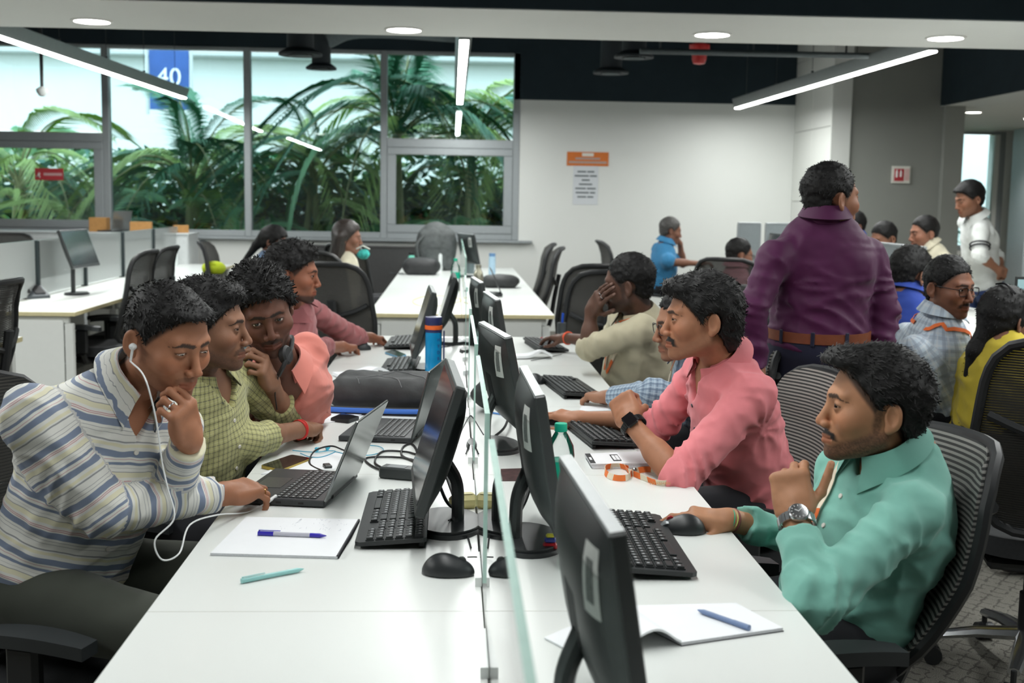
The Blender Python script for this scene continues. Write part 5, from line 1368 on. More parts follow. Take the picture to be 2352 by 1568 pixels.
CLR2 = GLASS('smoky_clear_plastic', (214, 222, 222), refl=1.8, rough=.05); DKC = M('dark_grey_cap', (70, 74, 76), .4)
p = on(1104, 800); bottle(p, [('body', [(.030, 0), (.034, .004), (.034, .15), (.030, .175), (.021, .19), (.021, .196)], CLR2), ('cap', [(.022, .194), (.0225, .196), (.0225, .225), (.0, .226)], DKC), ('water', [(0, .005), (.0325, .006), (.0325, .10), (0, .10)], WAT)], None, 'clear bottle with dark grey cap behind monitor back')
p = on(1098, 690); bottle(p, [('body', [(.033, 0), (.036, .004), (.036, .18), (.032, .205), (.020, .225), (.018, .24)], M('champagne_steel', (176, 174, 156), .28, .8)), ('cap', [(.019, .238), (.0195, .24), (.0195, .262), (0, .263)], M('champagne_steel'))], None, 'champagne steel bottle on far bench beside glass screen')
p = on(1046, 668); bottle(p, [('body', [(.034, 0), (.038, .004), (.038, .17), (.030, .21), (.014, .235), (.014, .245)], PET), ('label', [(.0385, .10), (.0388, .102), (.0388, .15), (.0385, .152)], GLB), ('cap', [(.0155, .24), (.0158, .243), (.0158, .262), (0, .263)], GRN)], None, 'one-litre water bottle with green label on far bench')
p = on(1010, 622); bottle(p, [('body', [(.028, 0), (.030, .003), (.030, .16), (.024, .18), (.016, .19)], M('white_plastic_bottle', (232, 236, 236), .4)), ('cap', [(.017, .188), (.0175, .19), (.0175, .215), (0, .216)], GRN)], None, 'white bottle with teal cap before grey backpack')
p = on(938, 622)+np.array((.03, 0, 0)); bottle(p, [('body', [(.03, 0), (.034, .004), (.034, .14), (.026, .16)], M('mint_plastic_bottle', (120, 214, 190), .3)), ('cap', [(.024, .158), (.025, .16), (.025, .19), (0, .19)], BLK)], None, 'mint bottle with black lid behind black bag')
p = on(1130, 632); bottle(p, [('body', [(.03, 0), (.034, .004), (.034, .16), (.030, .185)], M('pale_blue_bottle', (176, 206, 226), .25)), ('cap', [(.030, .183), (.031, .185), (.031, .215), (0, .216)], M('blue_bottle_cap', (108, 150, 196), .4))], None, 'pale blue bottle beside far monitor')
p = on(1080, 628); bottle(p, [('body', [(.036, 0), (.041, .004), (.043, .15)], M('grey_tumbler', (118, 132, 134), .3, .3)), ('cap', [(.044, .148), (.045, .15), (.045, .17), (0, .172)], BLK)], None, 'grey tumbler with black lid on far bench')
SAN = M('white_pump_bottle', (226, 234, 232), .35); 
for k, (u, v) in enumerate(((262, 636), (162, 648), (230, 612), (400, 610))):
    p = on(u, v); w = ('pump dispenser with blue label on left bench', 'pump dispenser seen behind frosted glass', 'small white bottle between screens on left bench', 'white cup-like bottle near left bench edge')[k]
    t = bottle(p, [('body', [(.034, 0), (.037, .004), (.037, .12), (.020, .15), (.013, .155)], SAN), ('pump', [(.014, .153), (.014, .17), (.005, .172), (.005, .20), (0, .2)], SAN)], None, 'white '+w)
    MB().box((.014, 0, .20), (.04, .012, .012), ch=.003).build('spout', SAN, t)
    if k == 0: MB().lathe([(.0372, .03), (.0376, .032), (.0376, .085), (.0372, .087)], n=20).build('label', M('light_blue_label', (140, 190, 214), .5), t)
# ---- phones, adapter, dongles
def phone(pts, label, face, edge, z=.0085):
    P = [on(*p) for p in pts]; c = sum(P)/4; t = thing('smartphone', label, 'phone', c, 0, 'phones on the desks'); poly = [(p-c)[:2] for p in P]
    def rnd_poly(k):
        out = []
        for i in range(4):
            a, b, d = poly[i-1]*k, poly[i]*k, poly[(i+1) % 4]*k
            for s_ in np.linspace(0, 1, 5): out.append((b+(a-b)*.09)*(1-s_)**2+2*b*s_*(1-s_)+(b+(d-b)*.09)*s_**2)
        return out
    MB().prism(rnd_poly(1.0), .0003, z).build('case', edge, t); MB().prism(rnd_poly(.965), z, z+.0006).build('screen', face, t)
    return t
PHG = M('black_phone_glass', (26, 24, 26), .08, var=.3, scale=6, spec=.7)
phone([(598, 1075), (645, 1086), (716, 1058), (670, 1050)], 'phone with gold edge beside striped-shirted man\'s laptop', PHG, M('gold_phone_edge', (186, 160, 72), .3, .6))
phone([(758, 968), (800, 973), (826, 964), (786, 956)], 'black phone lying before the backpack', PHG, BLK, .012)
phone([(883, 812), (918, 824), (934, 818), (905, 806)], 'phone with light blue edge beside keyboard', M('green_tint_phone_glass', (46, 62, 54), .1, spec=.7), M('light_blue_phone_edge', (110, 178, 216), .4))
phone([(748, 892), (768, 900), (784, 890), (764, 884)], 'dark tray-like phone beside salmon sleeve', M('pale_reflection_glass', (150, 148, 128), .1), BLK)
a, b = on(880, 1098), on(962, 1098); c = (a+b)/2; t = thing('power_adapter', 'black laptop power adapter brick on the desk', 'adapter', c, -.35)
MB().box((0, 0, .016), (.108, .048, .030), ch=.004).build('brick', MBK, t); MB().box((-.01, 0, .0315), (.05, .034, .0006)).build('label', M('grey_print_label', (130, 134, 136), .6), t)
MB().box((.064, 0, .014), (.022, .03, .02), ch=.004).build('plug_end', MBK, t)
p = on(752, 1075); t = thing('usb_dongle', 'small black dongle plugged beside gold-edged phone', 'dongle', p, .3); MB().box((0, 0, .006), (.02, .034, .010), ch=.002).build('case', MBK, t); MB().box((0, .02, .006), (.012, .012, .004)).build('connector', CHR, t)
p = on(1084, 1166); t = thing('cable_box', 'cream block against the glass behind near left monitor', 'box', p, .2); MB().box((-.02, .0, .018), (.07, .04, .036), ch=.012).build('block', M('cream_block', (196, 186, 130), .6), t); MB().box((-.02, 0, .0365), (.04, .02, .001)).build('lid', M('cream_block_lid', (206, 198, 150), .6), t)
# ---- cables
CBL = M('black_cable', (26, 28, 30), .5); CBT = M('turquoise_cable', (62, 164, 196), .45); CBW = M('white_cable', (232, 234, 234), .4); CBY = M('pale_yellow_cable', (226, 214, 140), .6)
def cable(pts, r, label, mt=CBL, z=.004, name='cable', n=7, closed=False):
    P = [on(*p[:2])+np.array((0, 0, p[2] if len(p) > 2 else z)) for p in pts]; c = P[0]
    o = MB().tube(smooth_path([p-c for p in P], n, closed), r, 6, closed=closed).build(name, mt, None, loc=c); return tag(o, label, 'cable', 'cables on the desks')
cable([(955, 1102), (900, 1085), (862, 1066), (878, 1040), (930, 1040), (955, 1046)], .003, 'black adapter cable looping behind grey laptop lid')
cable([(880, 1085), (850, 1070), (840, 1056), (870, 1052), (925, 1054), (950, 1062)], .003, 'second black cable loop beside the power adapter')
cable([(770, 1095), (745, 1086), (712, 1068), (722, 1052, .02), (760, 1048, .03), (790, 1058, .03)], .0025, 'black cable arching by the gold-edged phone')
cable([(958, 1062), (925, 1050), (925, 1030), (945, 1022), (958, 1040), (950, 1066), (960, 1085)], .003, 'black cable looping beside the dark laptop base')
cable([(1000, 1165, .10), (1020, 1150, .07), (1045, 1178, .03), (1060, 1190)], .004, 'thick black monitor cable behind near left monitor')
cable([(998, 1205, .12), (1025, 1200, .05), (1050, 1190, .02), (1072, 1186)], .004, 'black monitor power cable reaching the glass')
cable([(1030, 1215, .02), (1050, 1200, .015), (1070, 1225), (1082, 1262)], .002, 'thin black cable bundle beside the monitor base')
cable([(1074, 1290, .01), (1090, 1283), (1105, 1284)], .0015, 'thin cord of the mouse beside glass screen')
cable([(1180, 1215, .02), (1205, 1200, .05), (1225, 1180, .10)], .005, 'thick black cable behind second right monitor')
cable([(1122, 985, .05), (1150, 965, .08), (1170, 975, .06), (1160, 1000, .03), (1130, 1010)], .004, 'black cables behind third right monitor')
cable([(1130, 950), (1160, 955), (1180, 958)], .003, 'blue network cable behind third right monitor', M('blue_network_cable', (60, 120, 190), .5))
cable([(1420, 1205), (1460, 1205), (1500, 1211), (1518, 1214)], .0016, 'mouse cord beside sea-green shirt\'s keyboard')
cable([(1240, 985), (1275, 985), (1305, 985)], .0016, 'mouse cord beside pink-shirted man\'s keyboard')
cable([(1220, 830), (1260, 822), (1290, 815)], .0016, 'thin cord near the beige elbow')
cable([(985, 840), (1010, 830), (1035, 836), (1020, 850), (990, 858), (960, 862)], .003, 'black cables tangled behind blue bottle')
cable([(1010, 800), (1040, 795), (1070, 790), (1085, 800)], .003, 'black cables by the far glass screen')
cable([(985, 985), (1000, 965), (1020, 962), (1010, 985), (990, 990)], .0035, 'black looped cable beside dark laptop lid')
cable([(1055, 1020, .03), (1080, 990, .05), (1085, 1010, .02), (1070, 1045)], .002, 'thin black cables hanging near the glass')
cable([(950, 690), (985, 680), (1030, 682), (1060, 690), (1030, 700), (985, 705), (955, 700)], .0025, 'pale yellow cable ring on far bench', CBY, closed=True)
cable([(672, 1037), (700, 1040), (730, 1041), (755, 1038), (770, 1040), (740, 1052), (712, 1052), (690, 1044)], .0013, 'turquoise earphone wire looped on the desk', CBT)
cable([(770, 1040), (800, 1046), (850, 1048), (880, 1038), (870, 1028), (830, 1024), (800, 1020)], .0013, 'turquoise wire trailing behind grey laptop lid', CBT)
for (u, v), w in (((728, 1037), 'left'), ((752, 1034), 'right')):
    p = on(u, v); t = thing('earphone', '%s turquoise earbud lying on the desk' % w, 'earphone', p, .4, 'turquoise earbuds')
    MB().lathe([(0, -.006), (.006, -.005), (.007, .0), (.004, .006), (.003, .008), (0, .009)], (0, 0, .007), 14, R=roty(1.2)).build('bud', M('turquoise_plastic_bud', (66, 178, 208), .3), t)
    MB().cyl((0, 0, .007), (.006, .012, .003), .002, n=8).build('stalk', CBT, t)
# ---- black backpack lying on the desk
BPK = M('black_nylon', (50, 51, 52), .62, var=.15, scale=30, bump=.3, bscale=120); BPB = M('blue_strap_lining', (52, 104, 190), .6); BPN = M('navy_strap_lining', (28, 38, 84), .7); BPL = M('pale_stitch_line', (104, 106, 107), .6)
c = on(900, 948); c = c+np.array((0, .10, 0)); t = thing('backpack', 'black backpack with blue strap lying flat on desk', 'backpack', c, -.12)
fn = lambda q: smin(rbox(q, (0, 0, .062), (.215, .115, .055), .05), ell(q, (.12, 0, .055), (.14, .125, .06)), .04)+.006*vnoise(q*12.0, 4)+.002*vnoise(q*40.0, 6)
v, f = surf(fn, (-.3, -.18, -.01), (.33, .18, .16), .008); v[:, 2] = np.maximum(v[:, 2], .004); link('bag', npmesh('bag', v, f, BPK), t)
def on_bag(p):
    q = np.array([p], np.float32)
    for _ in range(6): q = grad_project(fn, q).astype(np.float32)
    return q[0].astype(float)+(0, 0, .001)
for pts in (((-.12, -.06, .12), (-.05, -.02, .125), (.0, .05, .123)), ((-.05, -.02, .125), (.02, -.08, .118), (.05, -.11, .085)), ((.0, .05, .123), (.10, -.05, .122), (.14, -.10, .095)), ((-.12, -.06, .12), (-.10, -.10, .095)), ((.14, -.10, .095), (.17, -.02, .115), (.19, .05, .11))):
    MB().tube([on_bag(p) for p in smooth_path(pts, 6)], .0018, 5).build('piping', BPL, t)
MB().tube(smooth_path([(-.20, -.02, .03), (-.27, -.06, .05), (-.285, -.10, .012), (-.18, -.14, .010), (.10, -.145, .010), (.19, -.13, .02)], 6), .017, 8, flat=.45).build('shoulder_strap', BPK, t)
MB().tube(smooth_path([(-.21, -.03, .045), (-.262, -.065, .056), (-.272, -.10, .024)], 6), .014, 8, flat=.4).build('strap_lining', BPN, t)
MB().tube(smooth_path([(-.255, -.135, .018), (-.16, -.155, .016), (.07, -.158, .016), (.15, -.15, .018)], 6), .0085, 8).build('strap_piping', BPB, t)
MB().tube(smooth_path([(-.20, .03, .07), (-.26, .03, .085), (-.26, -.01, .08), (-.205, -.015, .065)], 5), .009, 7, flat=.6).build('grab_handle', BPK, t)
MB().box((.20, -.145, .02), (.06, .025, .03), rotz(.5), ch=.006).build('buckle', BLK, t)
# ---- bags on the far bench
def bag(c, half, label, mt, pitch=0, extra=None, name='bag'):
    t = thing(name, label, 'bag', c, 0); h = np.asarray(half)
    fn = lambda q: smin(ell(q, (0, 0, h[2]), h), rbox(q, (0, 0, h[2]*.8), (h[0]*.82, h[1]*.8, h[2]*.8), .04), .05)+.008*vnoise(q*10.0, 3)+.003*vnoise(q*32.0, 4)
    v, f = surf(fn, (-h[0]*1.3, -h[1]*1.3, -.01), (h[0]*1.3, h[1]*1.3, h[2]*2.4), .011); v[:, 2] = np.maximum(v[:, 2], .002)
    link('body', npmesh('body', v, f, mt), t); return t
GBP = M('grey_nylon', (88, 92, 92), .7, var=.25, scale=25, bump=.3); 
t = bag(on(1002, 620), (.21, .14, .25), 'grey backpack standing upright on far bench', GBP, name='backpack')
MB().tube(smooth_path([(-.13, -.10, .36), (-.20, -.14, .26), (-.18, -.15, .12), (-.12, -.12, .03)], 5), .022, 8, flat=.5).build('shoulder_strap', GBP, t); MB().tube(smooth_path([(-.05, -.02, .39), (0, -.03, .43), (.05, -.02, .39)], 5), .010, 7).build('grab_handle', BLK, t)
MB().slab(lambda u, v: ((-.10+.2*u, -.13-.03*math.sin(math.pi*u), .05+.17*v), (0, -1, 0)), 8, 6, .03).build('front_pocket', GBP, t, 60); MB().box((-.06, -.125, .33), (.022, .004, .035)).build('tag', STK, t)
t = bag(on(967, 632)+np.array((0, .12, 0)), (.185, .14, .085), 'black rounded bag lying on far bench', BPK); MB().tube(smooth_path([(-.17, -.05, .012), (-.26, -.04, .01), (-.30, .02, .01)], 5), .012, 6, flat=.4).build('strap', BLK, t); MB().tube([(-.15, -.10, .09), (0, -.135, .10), (.15, -.10, .09)], .004, 6).build('zip', INKB, t)
t = bag(on(1150, 662)+np.array((0, .1, 0)), (.16, .11, .055), 'crumpled black pouch behind champagne bottle', BPK); MB().tube([(.0, -.10, .06), (.12, -.08, .07)], .004, 6).build('zip', M('red_zip', (170, 40, 60), .5), t)
t = bag((-1.90, 9.66, .86), (.09, .06, .05), 'lime yellow bundle on back of chair by window', M('lime_cloth', (196, 214, 40), .7)); MB().tube([(-.03, -.05, .08), (.03, -.055, .08)], .004, 6).build('fold', M('lime_cloth'), t)
t = bag(on(470, 578)+V(0, 0, .0), (.22, .13, .022), 'flat black case lying on left bench', BLK); MB().box((0, -.125, .025), (.3, .01, .014), ch=.003).build('rim', MBK, t)
# cartons by the window, desk phone, teal mask
cb = thing('storage_cabinet', 'pale grey storage cabinet under left windows behind frosted screens', 'cabinet', (-4.1, 13.15, 0)); MB().box((0, 0, .53), (2.6, .5, 1.06), ch=.004).build('carcass', M('pale_grey_cabinet', (196, 200, 200), .5), cb); MB().box((0, 0, 1.07), (2.62, .52, .02), ch=.004).build('top', M('pale_grey_cabinet'), cb)
for k in range(4): d_ = MB().box((-.975+.65*k, -.256, .53), (.63, .012, 1.0), ch=.003).build('door', M('pale_grey_door', (204, 208, 208), .5), cb); MB().box((-.975+.65*k+.25, -.268, .6), (.012, .012, .14), ch=.003).build('handle', CHR, d_)
for k, (x, w_, h_) in enumerate(((-3.78, .18, .15), (-3.34, .22, .11), (-2.92, .15, .08), (-5.05, .22, .2))):
    t = thing('carton', ('brown carton left of dark laptop by window', 'brown carton right of dark laptop by window', 'small brown box at end of pale cabinet', 'brown carton behind headrest chair')[k], 'box', (x, 13.1, 1.08), .15*k)
    MB().box((0, 0, h_/2), (w_, .16, h_), ch=.002).build('box', M('brown_cardboard', (182, 134, 78), .8, var=.1), t); MB().box((0, 0, h_+.001), (w_*.98, .03, .001)).build('tape', M('packing_tape', (206, 176, 120), .4), t)
c = on(72, 684); t = thing('desk_phone', 'dark desk telephone standing on left bench corner', 'telephone', c, -.7)
MB().prism([(-.09, 0), (.09, 0), (.09, .02), (-.05, .10), (-.09, .10)], -.09, .09, np.array(((1, 0, 0), (0, 0, -1.), (0, 1, 0)))).build('case', M('grey_phone_case', (72, 78, 82), .5), t)
MB().box((-.045, -.065, .105), (.06, .045, .03), rotz(.1)@roty(.55), ch=.012).box((.02, -.065, .085), (.16, .03, .022), roty(.5), ch=.008).build('handset', BLK, t)
MB().box((.03, .03, .06), (.10, .08, .003), roty(.52)).build('keypad', INKB, t)
c = at(834, 584, 9.05); t = thing('patterned_pouch', 'teal and green patterned bundle before woman with loose hair', 'pouch', c)
v, f = surf(lambda q: ell(q, (0, 0, 0), (.05, .035, .036))+.012*vnoise(q*26.0, 2), (-.1, -.08, -.08), (.1, .08, .08), .008); link('bundle', npmesh('bundle', v, f, M('teal_green_print', (52, 168, 160), .7, var=.6, scale=30)), t)
MB().tube([(-.05, 0, .04), (0, -.02, .065), (.05, 0, .04)], .006, 6).build('knot', M('pale_trim', (222, 224, 214), .7), t)
p = on(1263, 1268); t = thing('cable_clip', 'small red and blue cable clip at monitor base', 'clip', p)
MB().box((0, 0, .012), (.03, .02, .018), ch=.004).build('red_block', M('red_plastic', (188, 36, 44), .4), t); MB().box((0, 0, .027), (.024, .016, .01), ch=.003).build('blue_block', M('blue_plastic', (44, 60, 140), .4), t); MB().box((0, 0, .036), (.018, .012, .008), ch=.003).build('yellow_block', M('yellow_plastic', (206, 200, 60), .4), t)
p = at(1290, 745, 6.2); t = thing('pen_holder', 'blue pens standing in a holder beside far bench', 'pens', p-V(0, 0, .05)); MB().lathe([(.022, 0), (.024, .002), (.024, .06), (.022, .06)], n=16).build('holder', DKC, t); MB().cyl((0, 0, .01), (.006, .0, .11), .006, n=8).build('blue_pen', M('bright_blue_plastic', (30, 80, 190), .35), t)
# ---------------------------------------------------------------- chairs in place
put_chair('stripe', 0.70, 2.45, 190, 'chair with grey striped mesh under man in sea-green shirt')
put_chair('fine', 0.78, 3.5, 188, 'striped mesh chair behind the man in rose pink shirt')
put_chair('fine', 0.8, 4.3, 186, 'striped mesh chair of the man in blue plaid')
put_chair('open', .92, 5.2, 186, 'black chair under the heavy man in sand shirt')
put_chair('open', 1.86, 3.62, 75, 'large black mesh chair with chrome base at right edge')
put_chair('open', 1.78, 4.75, 12, 'black chair under the man in pale plaid shirt')
put_chair('grey', .78, 6.75, 100, 'grey backed chair just behind the heavy man in sand')
put_chair('grey', .80, 7.35, 100, 'second grey chair farther behind the heavy man')
put_chair('grey', 0.47, 9.55, 178, 'empty chair pushed to far bench, nearer of the pair')
put_chair('grey', 0.47, 10.35, 178, 'empty chair pushed to far bench, farther of the pair')
put_chair('grey', 1.78, 11.3, 4, 'grey chair under man in sky blue polo')
put_chair('open', 2.02, 8.3, 60, 'dark chair behind the man in light pink shirt')
put_chair('open', 2.15, 6.1, 20, 'black chair under the man in royal blue shirt')
put_chair('open', -0.75, 2.62, -18, 'black mesh chair under the man in striped shirt').scale = (1, 1, .95)
put_chair('low', -0.8, 3.4, -12, 'black chair under the man in olive checked shirt')
put_chair('low', -0.78, 4.15, -12, 'black chair under the man in salmon shirt')
put_chair('low', -0.85, 5.35, -12, 'black chair under the man in dusty rose')
put_chair('open', -2.24, 5.15, 178, 'black chair cut off by left edge of view')
put_chair('grey', -0.5, 7.12, 62, 'grey mesh chair standing at corner of far bench')
put_chair('open', -0.72, 8.5, 52, 'black mesh chair at far bench behind the corner chair')
put_chair('grey', -0.86, 9.15, 40, 'grey chair under woman with loose brown hair')
put_chair('grey', -0.66, 9.9, 55, 'grey chair farther along far bench by the window')
put_chair('grey', -1.62, 9.8, 0, 'grey chair under young woman with ponytail')
put_chair('grey', -1.85, 10.9, 170, 'grey chair beside left bench end')
put_chair('open', -2.36, 8.05, 176, 'empty dark chair tucked to left bench, nearer one')
put_chair('open', -2.38, 8.75, 176, 'empty dark chair tucked to left bench, farther one')
put_chair('head', -4.25, 9.8, -60, 'black chair with headrest behind frosted screens')
put_chair('open', -3.9, 10.6, -80, 'black mesh chair beyond frosted screens')
# ---------------------------------------------------------------- the people
# cloths
def striped(nt, su, sv, L):
    nz = N_(nt, 'TexNoise', Scale=6.0); w = mth(nt, L, 'ADD', su, mth(nt, L, 'MULTIPLY', nz.outputs[0], .012))
    f = mth(nt, L, 'FRACT', mth(nt, L, 'MULTIPLY', w, 1/.128))
    W = (222, 222, 216); B = (124, 136, 158); R_ = (192, 136, 142); Y = (220, 216, 188); G = (148, 150, 152)
    return ramp(nt, L, f, [(0, W), (.09, G), (.10, W), (.15, G), (.158, W), (.20, B), (.31, W), (.335, R_), (.347, W), (.362, R_), (.372, W), (.42, Y), (.50, G), (.508, W), (.56, G), (.566, W), (.61, B), (.66, W), (.70, R_), (.71, W), (.74, B), (.84, W), (.90, Y), (.95, W), (.975, G)])
def checked(base, dark, light, p1, wd=.13):
    def f(nt, su, sv, L):
        c = None
        acc = lin(base)
        for ax in (su, sv):
            fr = mth(nt, L, 'FRACT', mth(nt, L, 'MULTIPLY', ax, 1/p1)); ln = mth(nt, L, 'LESS_THAN', fr, wd)
            l2 = mth(nt, L, 'LESS_THAN', mth(nt, L, 'ABSOLUTE', mth(nt, L, 'SUBTRACT', fr, .55)), .09)
            acc = mixc(nt, L, mth(nt, L, 'MULTIPLY', l2, .5), acc, lin(light)); acc = mixc(nt, L, mth(nt, L, 'MULTIPLY', ln, .62), acc, lin(dark))
        return acc
    return f
STR = attr_stripe('striped_cotton', striped); CHK = attr_stripe('olive_check_cotton', checked((170, 168, 116), (62, 64, 68), (192, 190, 142), .0155))
PLD = attr_stripe('pale_plaid_cotton', checked((188, 202, 214), (150, 160, 176), (212, 216, 220), .040, .3)); PLB = attr_stripe('blue_plaid_cotton', checked((140, 158, 176), (86, 102, 124), (178, 192, 204), .022, .3))
SALM = cloth('salmon_cotton', (212, 128, 116)); PINK = cloth('rose_pink_cotton', (224, 130, 136)); DUST = cloth('dusty_rose_cotton', (158, 96, 98)); TEAL = cloth('sea_green_cotton', (126, 184, 170))
BEIG = cloth('sand_cotton', (188, 180, 154)); PURP = cloth('deep_plum_cotton', (74, 22, 64), rough=.6); BLUEP = cloth('sky_blue_polo', (62, 132, 178)); WHT = cloth('white_cotton', (222, 226, 224))
RBLU = cloth('royal_blue_cotton', (44, 68, 150)); LPINK = cloth('light_pink_cotton', (222, 160, 172)); DENIM = cloth('denim_blue_cotton', (92, 112, 138)); CREAM = cloth('cream_print_cotton', (206, 200, 178), var=.15); YEL = cloth('mustard_cotton', (196, 176, 60))
OLIVE = cloth('dark_olive_trouser', (58, 62, 54)); CHAR = cloth('charcoal_trouser', (36, 37, 42)); NAVYT = cloth('navy_trouser', (36, 38, 58)); JEAN = cloth('blue_jean', (48, 66, 110))
SHORT = dict(t=.016, amp=.0035, wave=.014, taper=1., edge=.009, dz=.004); CURLY = dict(t=.034, amp=.0075, wave=.020, mess=1.0, lift=.55, slen=.020, sw=.002)
# --- left side of the near bench
L1 = person('man in striped shirt with white earphones, resting chin on fist', (at(386, 778, 2.55), -38, -18, 0), at(268, 905, 2.62), at(120, 1330, 2.62), -38,
    {'R': dict(el=at(240, 1172, 2.48), wr=at(512, 1134, 2.70), tip=at(665, 1100, 2.86), back=(.1, -.25, 1), pose='type', s=1.0),
     'L': dict(el=at(392, 1128, 2.66), wr=at(436, 1010, 2.52), tip=at(408, 898, 2.46), back=(.75, -.55, .1), pose='curl')},
    STR, (164, 112, 84), dict(t=.009, amp=.0028, wave=.018, stretch=(1, 1, .6), lift=.2, mess=.55, lobes=[((.055, 0, .084), (.044, .056, .022))], dz=.008, flow=(.7, .1, -.5)),
    dict(beard=.28, mustache=.35, eye=.62, jaw=1.0, nose=1.0), 0, .95, 1.06, 1.05, .93, OLIVE, gaze=(1, -.15, -.42), vneck=.6, hem=.02,
    knee={'R': V(-.40, 2.28, .585), 'L': V(-.36, 2.74, .60)})
L2 = person('man in olive checked shirt holding hand to mouth', (at(478, 748, 3.10), -4, -3, 4), at(452, 868, 3.18), at(420, 1180, 3.3), -20,
    {'R': dict(el=at(565, 1012, 3.28), wr=at(690, 986, 3.50), tip=at(760, 968, 3.72), back=(.0, -.35, 1), pose='curl'),
     'L': dict(el=at(648, 958, 3.62), wr=at(622, 878, 3.42), tip=at(583, 790, 3.30), back=(.85, -.3, .25), pose='mouth')},
    CHK, (140, 100, 78), dict(t=.017, amp=.005, wave=.020, lobes=[((.05, 0, .092), (.048, .058, .028))], mess=.8, lift=.3, dz=-.004), dict(beard=.55, mustache=.6, eye=.7, nose=1.05, fat=.4), 0, .95, 1.1, 1.1, .42, CHAR, gaze=(1, -.35, -.2), vneck=.5)
L3 = person('man in salmon shirt with headset, leaning toward his neighbour', (at(603, 712, 3.45), -70, -19, 13), at(652, 858, 3.58), at(560, 1020, 3.98), -62,
    {'R': dict(hidden=True, el=at(560, 960, 3.6), wr=at(640, 990, 3.62)), 'L': dict(sh=at(706, 806, 3.74), el=at(720, 934, 3.82), wr=at(640, 938, 3.64), tip=at(600, 940, 3.55), back=(0, -.6, .8), pose='relax')},
    SALM, (104, 68, 54), dict(CURLY, t=.024), dict(beard=.5, mustache=.7, eye=.95, fat=.7, nosew=1.15, nose=.95), 0, 1.0, 1.15, 1.1, .34, CHAR, gaze=(1, -.12, .12), vneck=.5, folds=1.6)
L4 = person('man in dusty rose shirt using mouse behind salmon-shirted man', (at(674, 628, 5.02), -2, -6, 2), at(668, 716, 5.15), at(640, 880, 5.35), -10,
    {'R': dict(el=at(706, 800, 5.12), wr=at(785, 796, 5.50), tip=at(848, 797, 5.75), back=(0, -.1, 1), pose='mouse'), 'L': dict(hidden=True, el=at(800, 770, 5.7), wr=at(850, 775, 5.9))},
    DUST, (146, 94, 72), dict(CURLY, t=.026, lobes=[((.045, 0, .104), (.045, .055, .030))], line=((-.13, -.10, -.075, -.05, -.02, 0, .02, .04, .055, .07, .085, .2), (-.03, -.03, -.03, -.03, -.025, -.01, .012, .04, .06, .085, .13, .3))), dict(goatee=1, beard=.35, bline=-.03, eye=.95, nose=1.0), 1, .99, .95, .9, .55, CHAR, gaze=(1, -.4, 0), folds=1.4)
# --- right side of the near bench
R1 = person('man in sea-green shirt with steel watch, hand at chin', (at(2006, 934, 2.42), 176, 2, 0), at(2075, 1086, 2.46), V(.85, 2.48, .575), 194,
    {'L': dict(sh=at(2100, 1165, 2.30), el=at(1868, 1385, 2.14), wr=at(1828, 1190, 2.30), tip=at(1812, 1085, 2.34), back=(-.35, -.9, .1), pose='chin', s=1.0),
     'R': dict(el=at(1905, 1250, 2.72), wr=at(1676, 1194, 2.61), tip=at(1530, 1176, 2.63), back=(0, -.12, 1), pose='mouse')},
    TEAL, (176, 126, 94), dict(t=.020, amp=.004, wave=.022, lobes=[((.062, 0, .096), (.054, .066, .032)), ((-.07, 0, .03), (.052, .066, .066))], mess=.4, lift=.18, slen=.03, dz=.012, peak=-.4), dict(beard=.8, mustache=1, eye=.85, nose=.95, bline=.006), 0, .98, 1.07, 1.0, .86, CHAR, gaze=(1, .38, -.05), vneck=.3, folds=1.25, sleeveL=.80, hem=.04)
R2 = person('man in rose pink shirt with black smartwatch and moustache', (at(1611, 731, 3.25), 180, -2, 0), at(1668, 838, 3.32), at(1740, 1150, 3.4), 188,
    {'L': dict(sh=at(1725, 900, 3.18), el=at(1560, 1098, 3.06), wr=at(1446, 968, 3.24), tip=at(1415, 880, 3.36), back=(-.5, -.75, .3), pose='fist', s=1.0),
     'R': dict(el=at(1520, 968, 3.58), wr=at(1335, 962, 3.80), tip=at(1240, 944, 3.87), back=(0, -.1, 1), pose='mouse')},
    PINK, (168, 116, 88), dict(t=.021, amp=.005, wave=.024, lobes=[((.06, 0, .088), (.055, .066, .034)), ((-.07, 0, -.02), (.05, .06, .085))], nape=.12, mess=.45, lift=.18, slen=.03, dz=-.004), dict(beard=.22, mustache=1, eye=.8, nose=.95, mthick=1.5), 0, .96, 1.1, 1.05, .10, CHAR, gaze=(1, .36, -.12), vneck=.7, folds=1.55, sleeveL=.12, hem=.02)
R3 = person('heavy man in sand shirt covering his face with hand', (at(1444, 652, 4.96), 158, -6, -4), at(1472, 748, 5.0), at(1470, 960, 5.15), 192,
    {'L': dict(sh=at(1478, 752, 4.82), el=at(1352, 800, 5.0), wr=at(1358, 712, 5.02), tip=at(1392, 664, 4.90), back=(-.75, -.6, .2), pose='flat', s=1.02),
     'R': dict(el=at(1400, 790, 5.4), wr=at(1303, 776, 5.7), tip=at(1230, 772, 5.85), back=(0, -.1, 1), pose='mouse')},
    BEIG, (92, 64, 52), dict(SHORT, t=.012), dict(beard=.7, mustache=.7, fat=.9), 1, 1.02, 1.28, 1.3, .20, CHAR)
R4 = person('man in blue plaid shirt with glasses, hidden behind pink shirt', (at(1574, 745, 4.05), 186, -8, 0), at(1625, 850, 4.12), at(1640, 1010, 4.2), 186,
    {'L': dict(el=at(1500, 905, 3.98), wr=at(1400, 912, 4.20), tip=at(1330, 905, 4.3), back=(0, 0, 1), pose='relax'), 'R': dict(hidden=True)},
    PLB, (150, 106, 82), dict(SHORT), dict(mustache=.5), 1, 1.0, 1.0, 1.0, .9, CHAR, glasses=True)
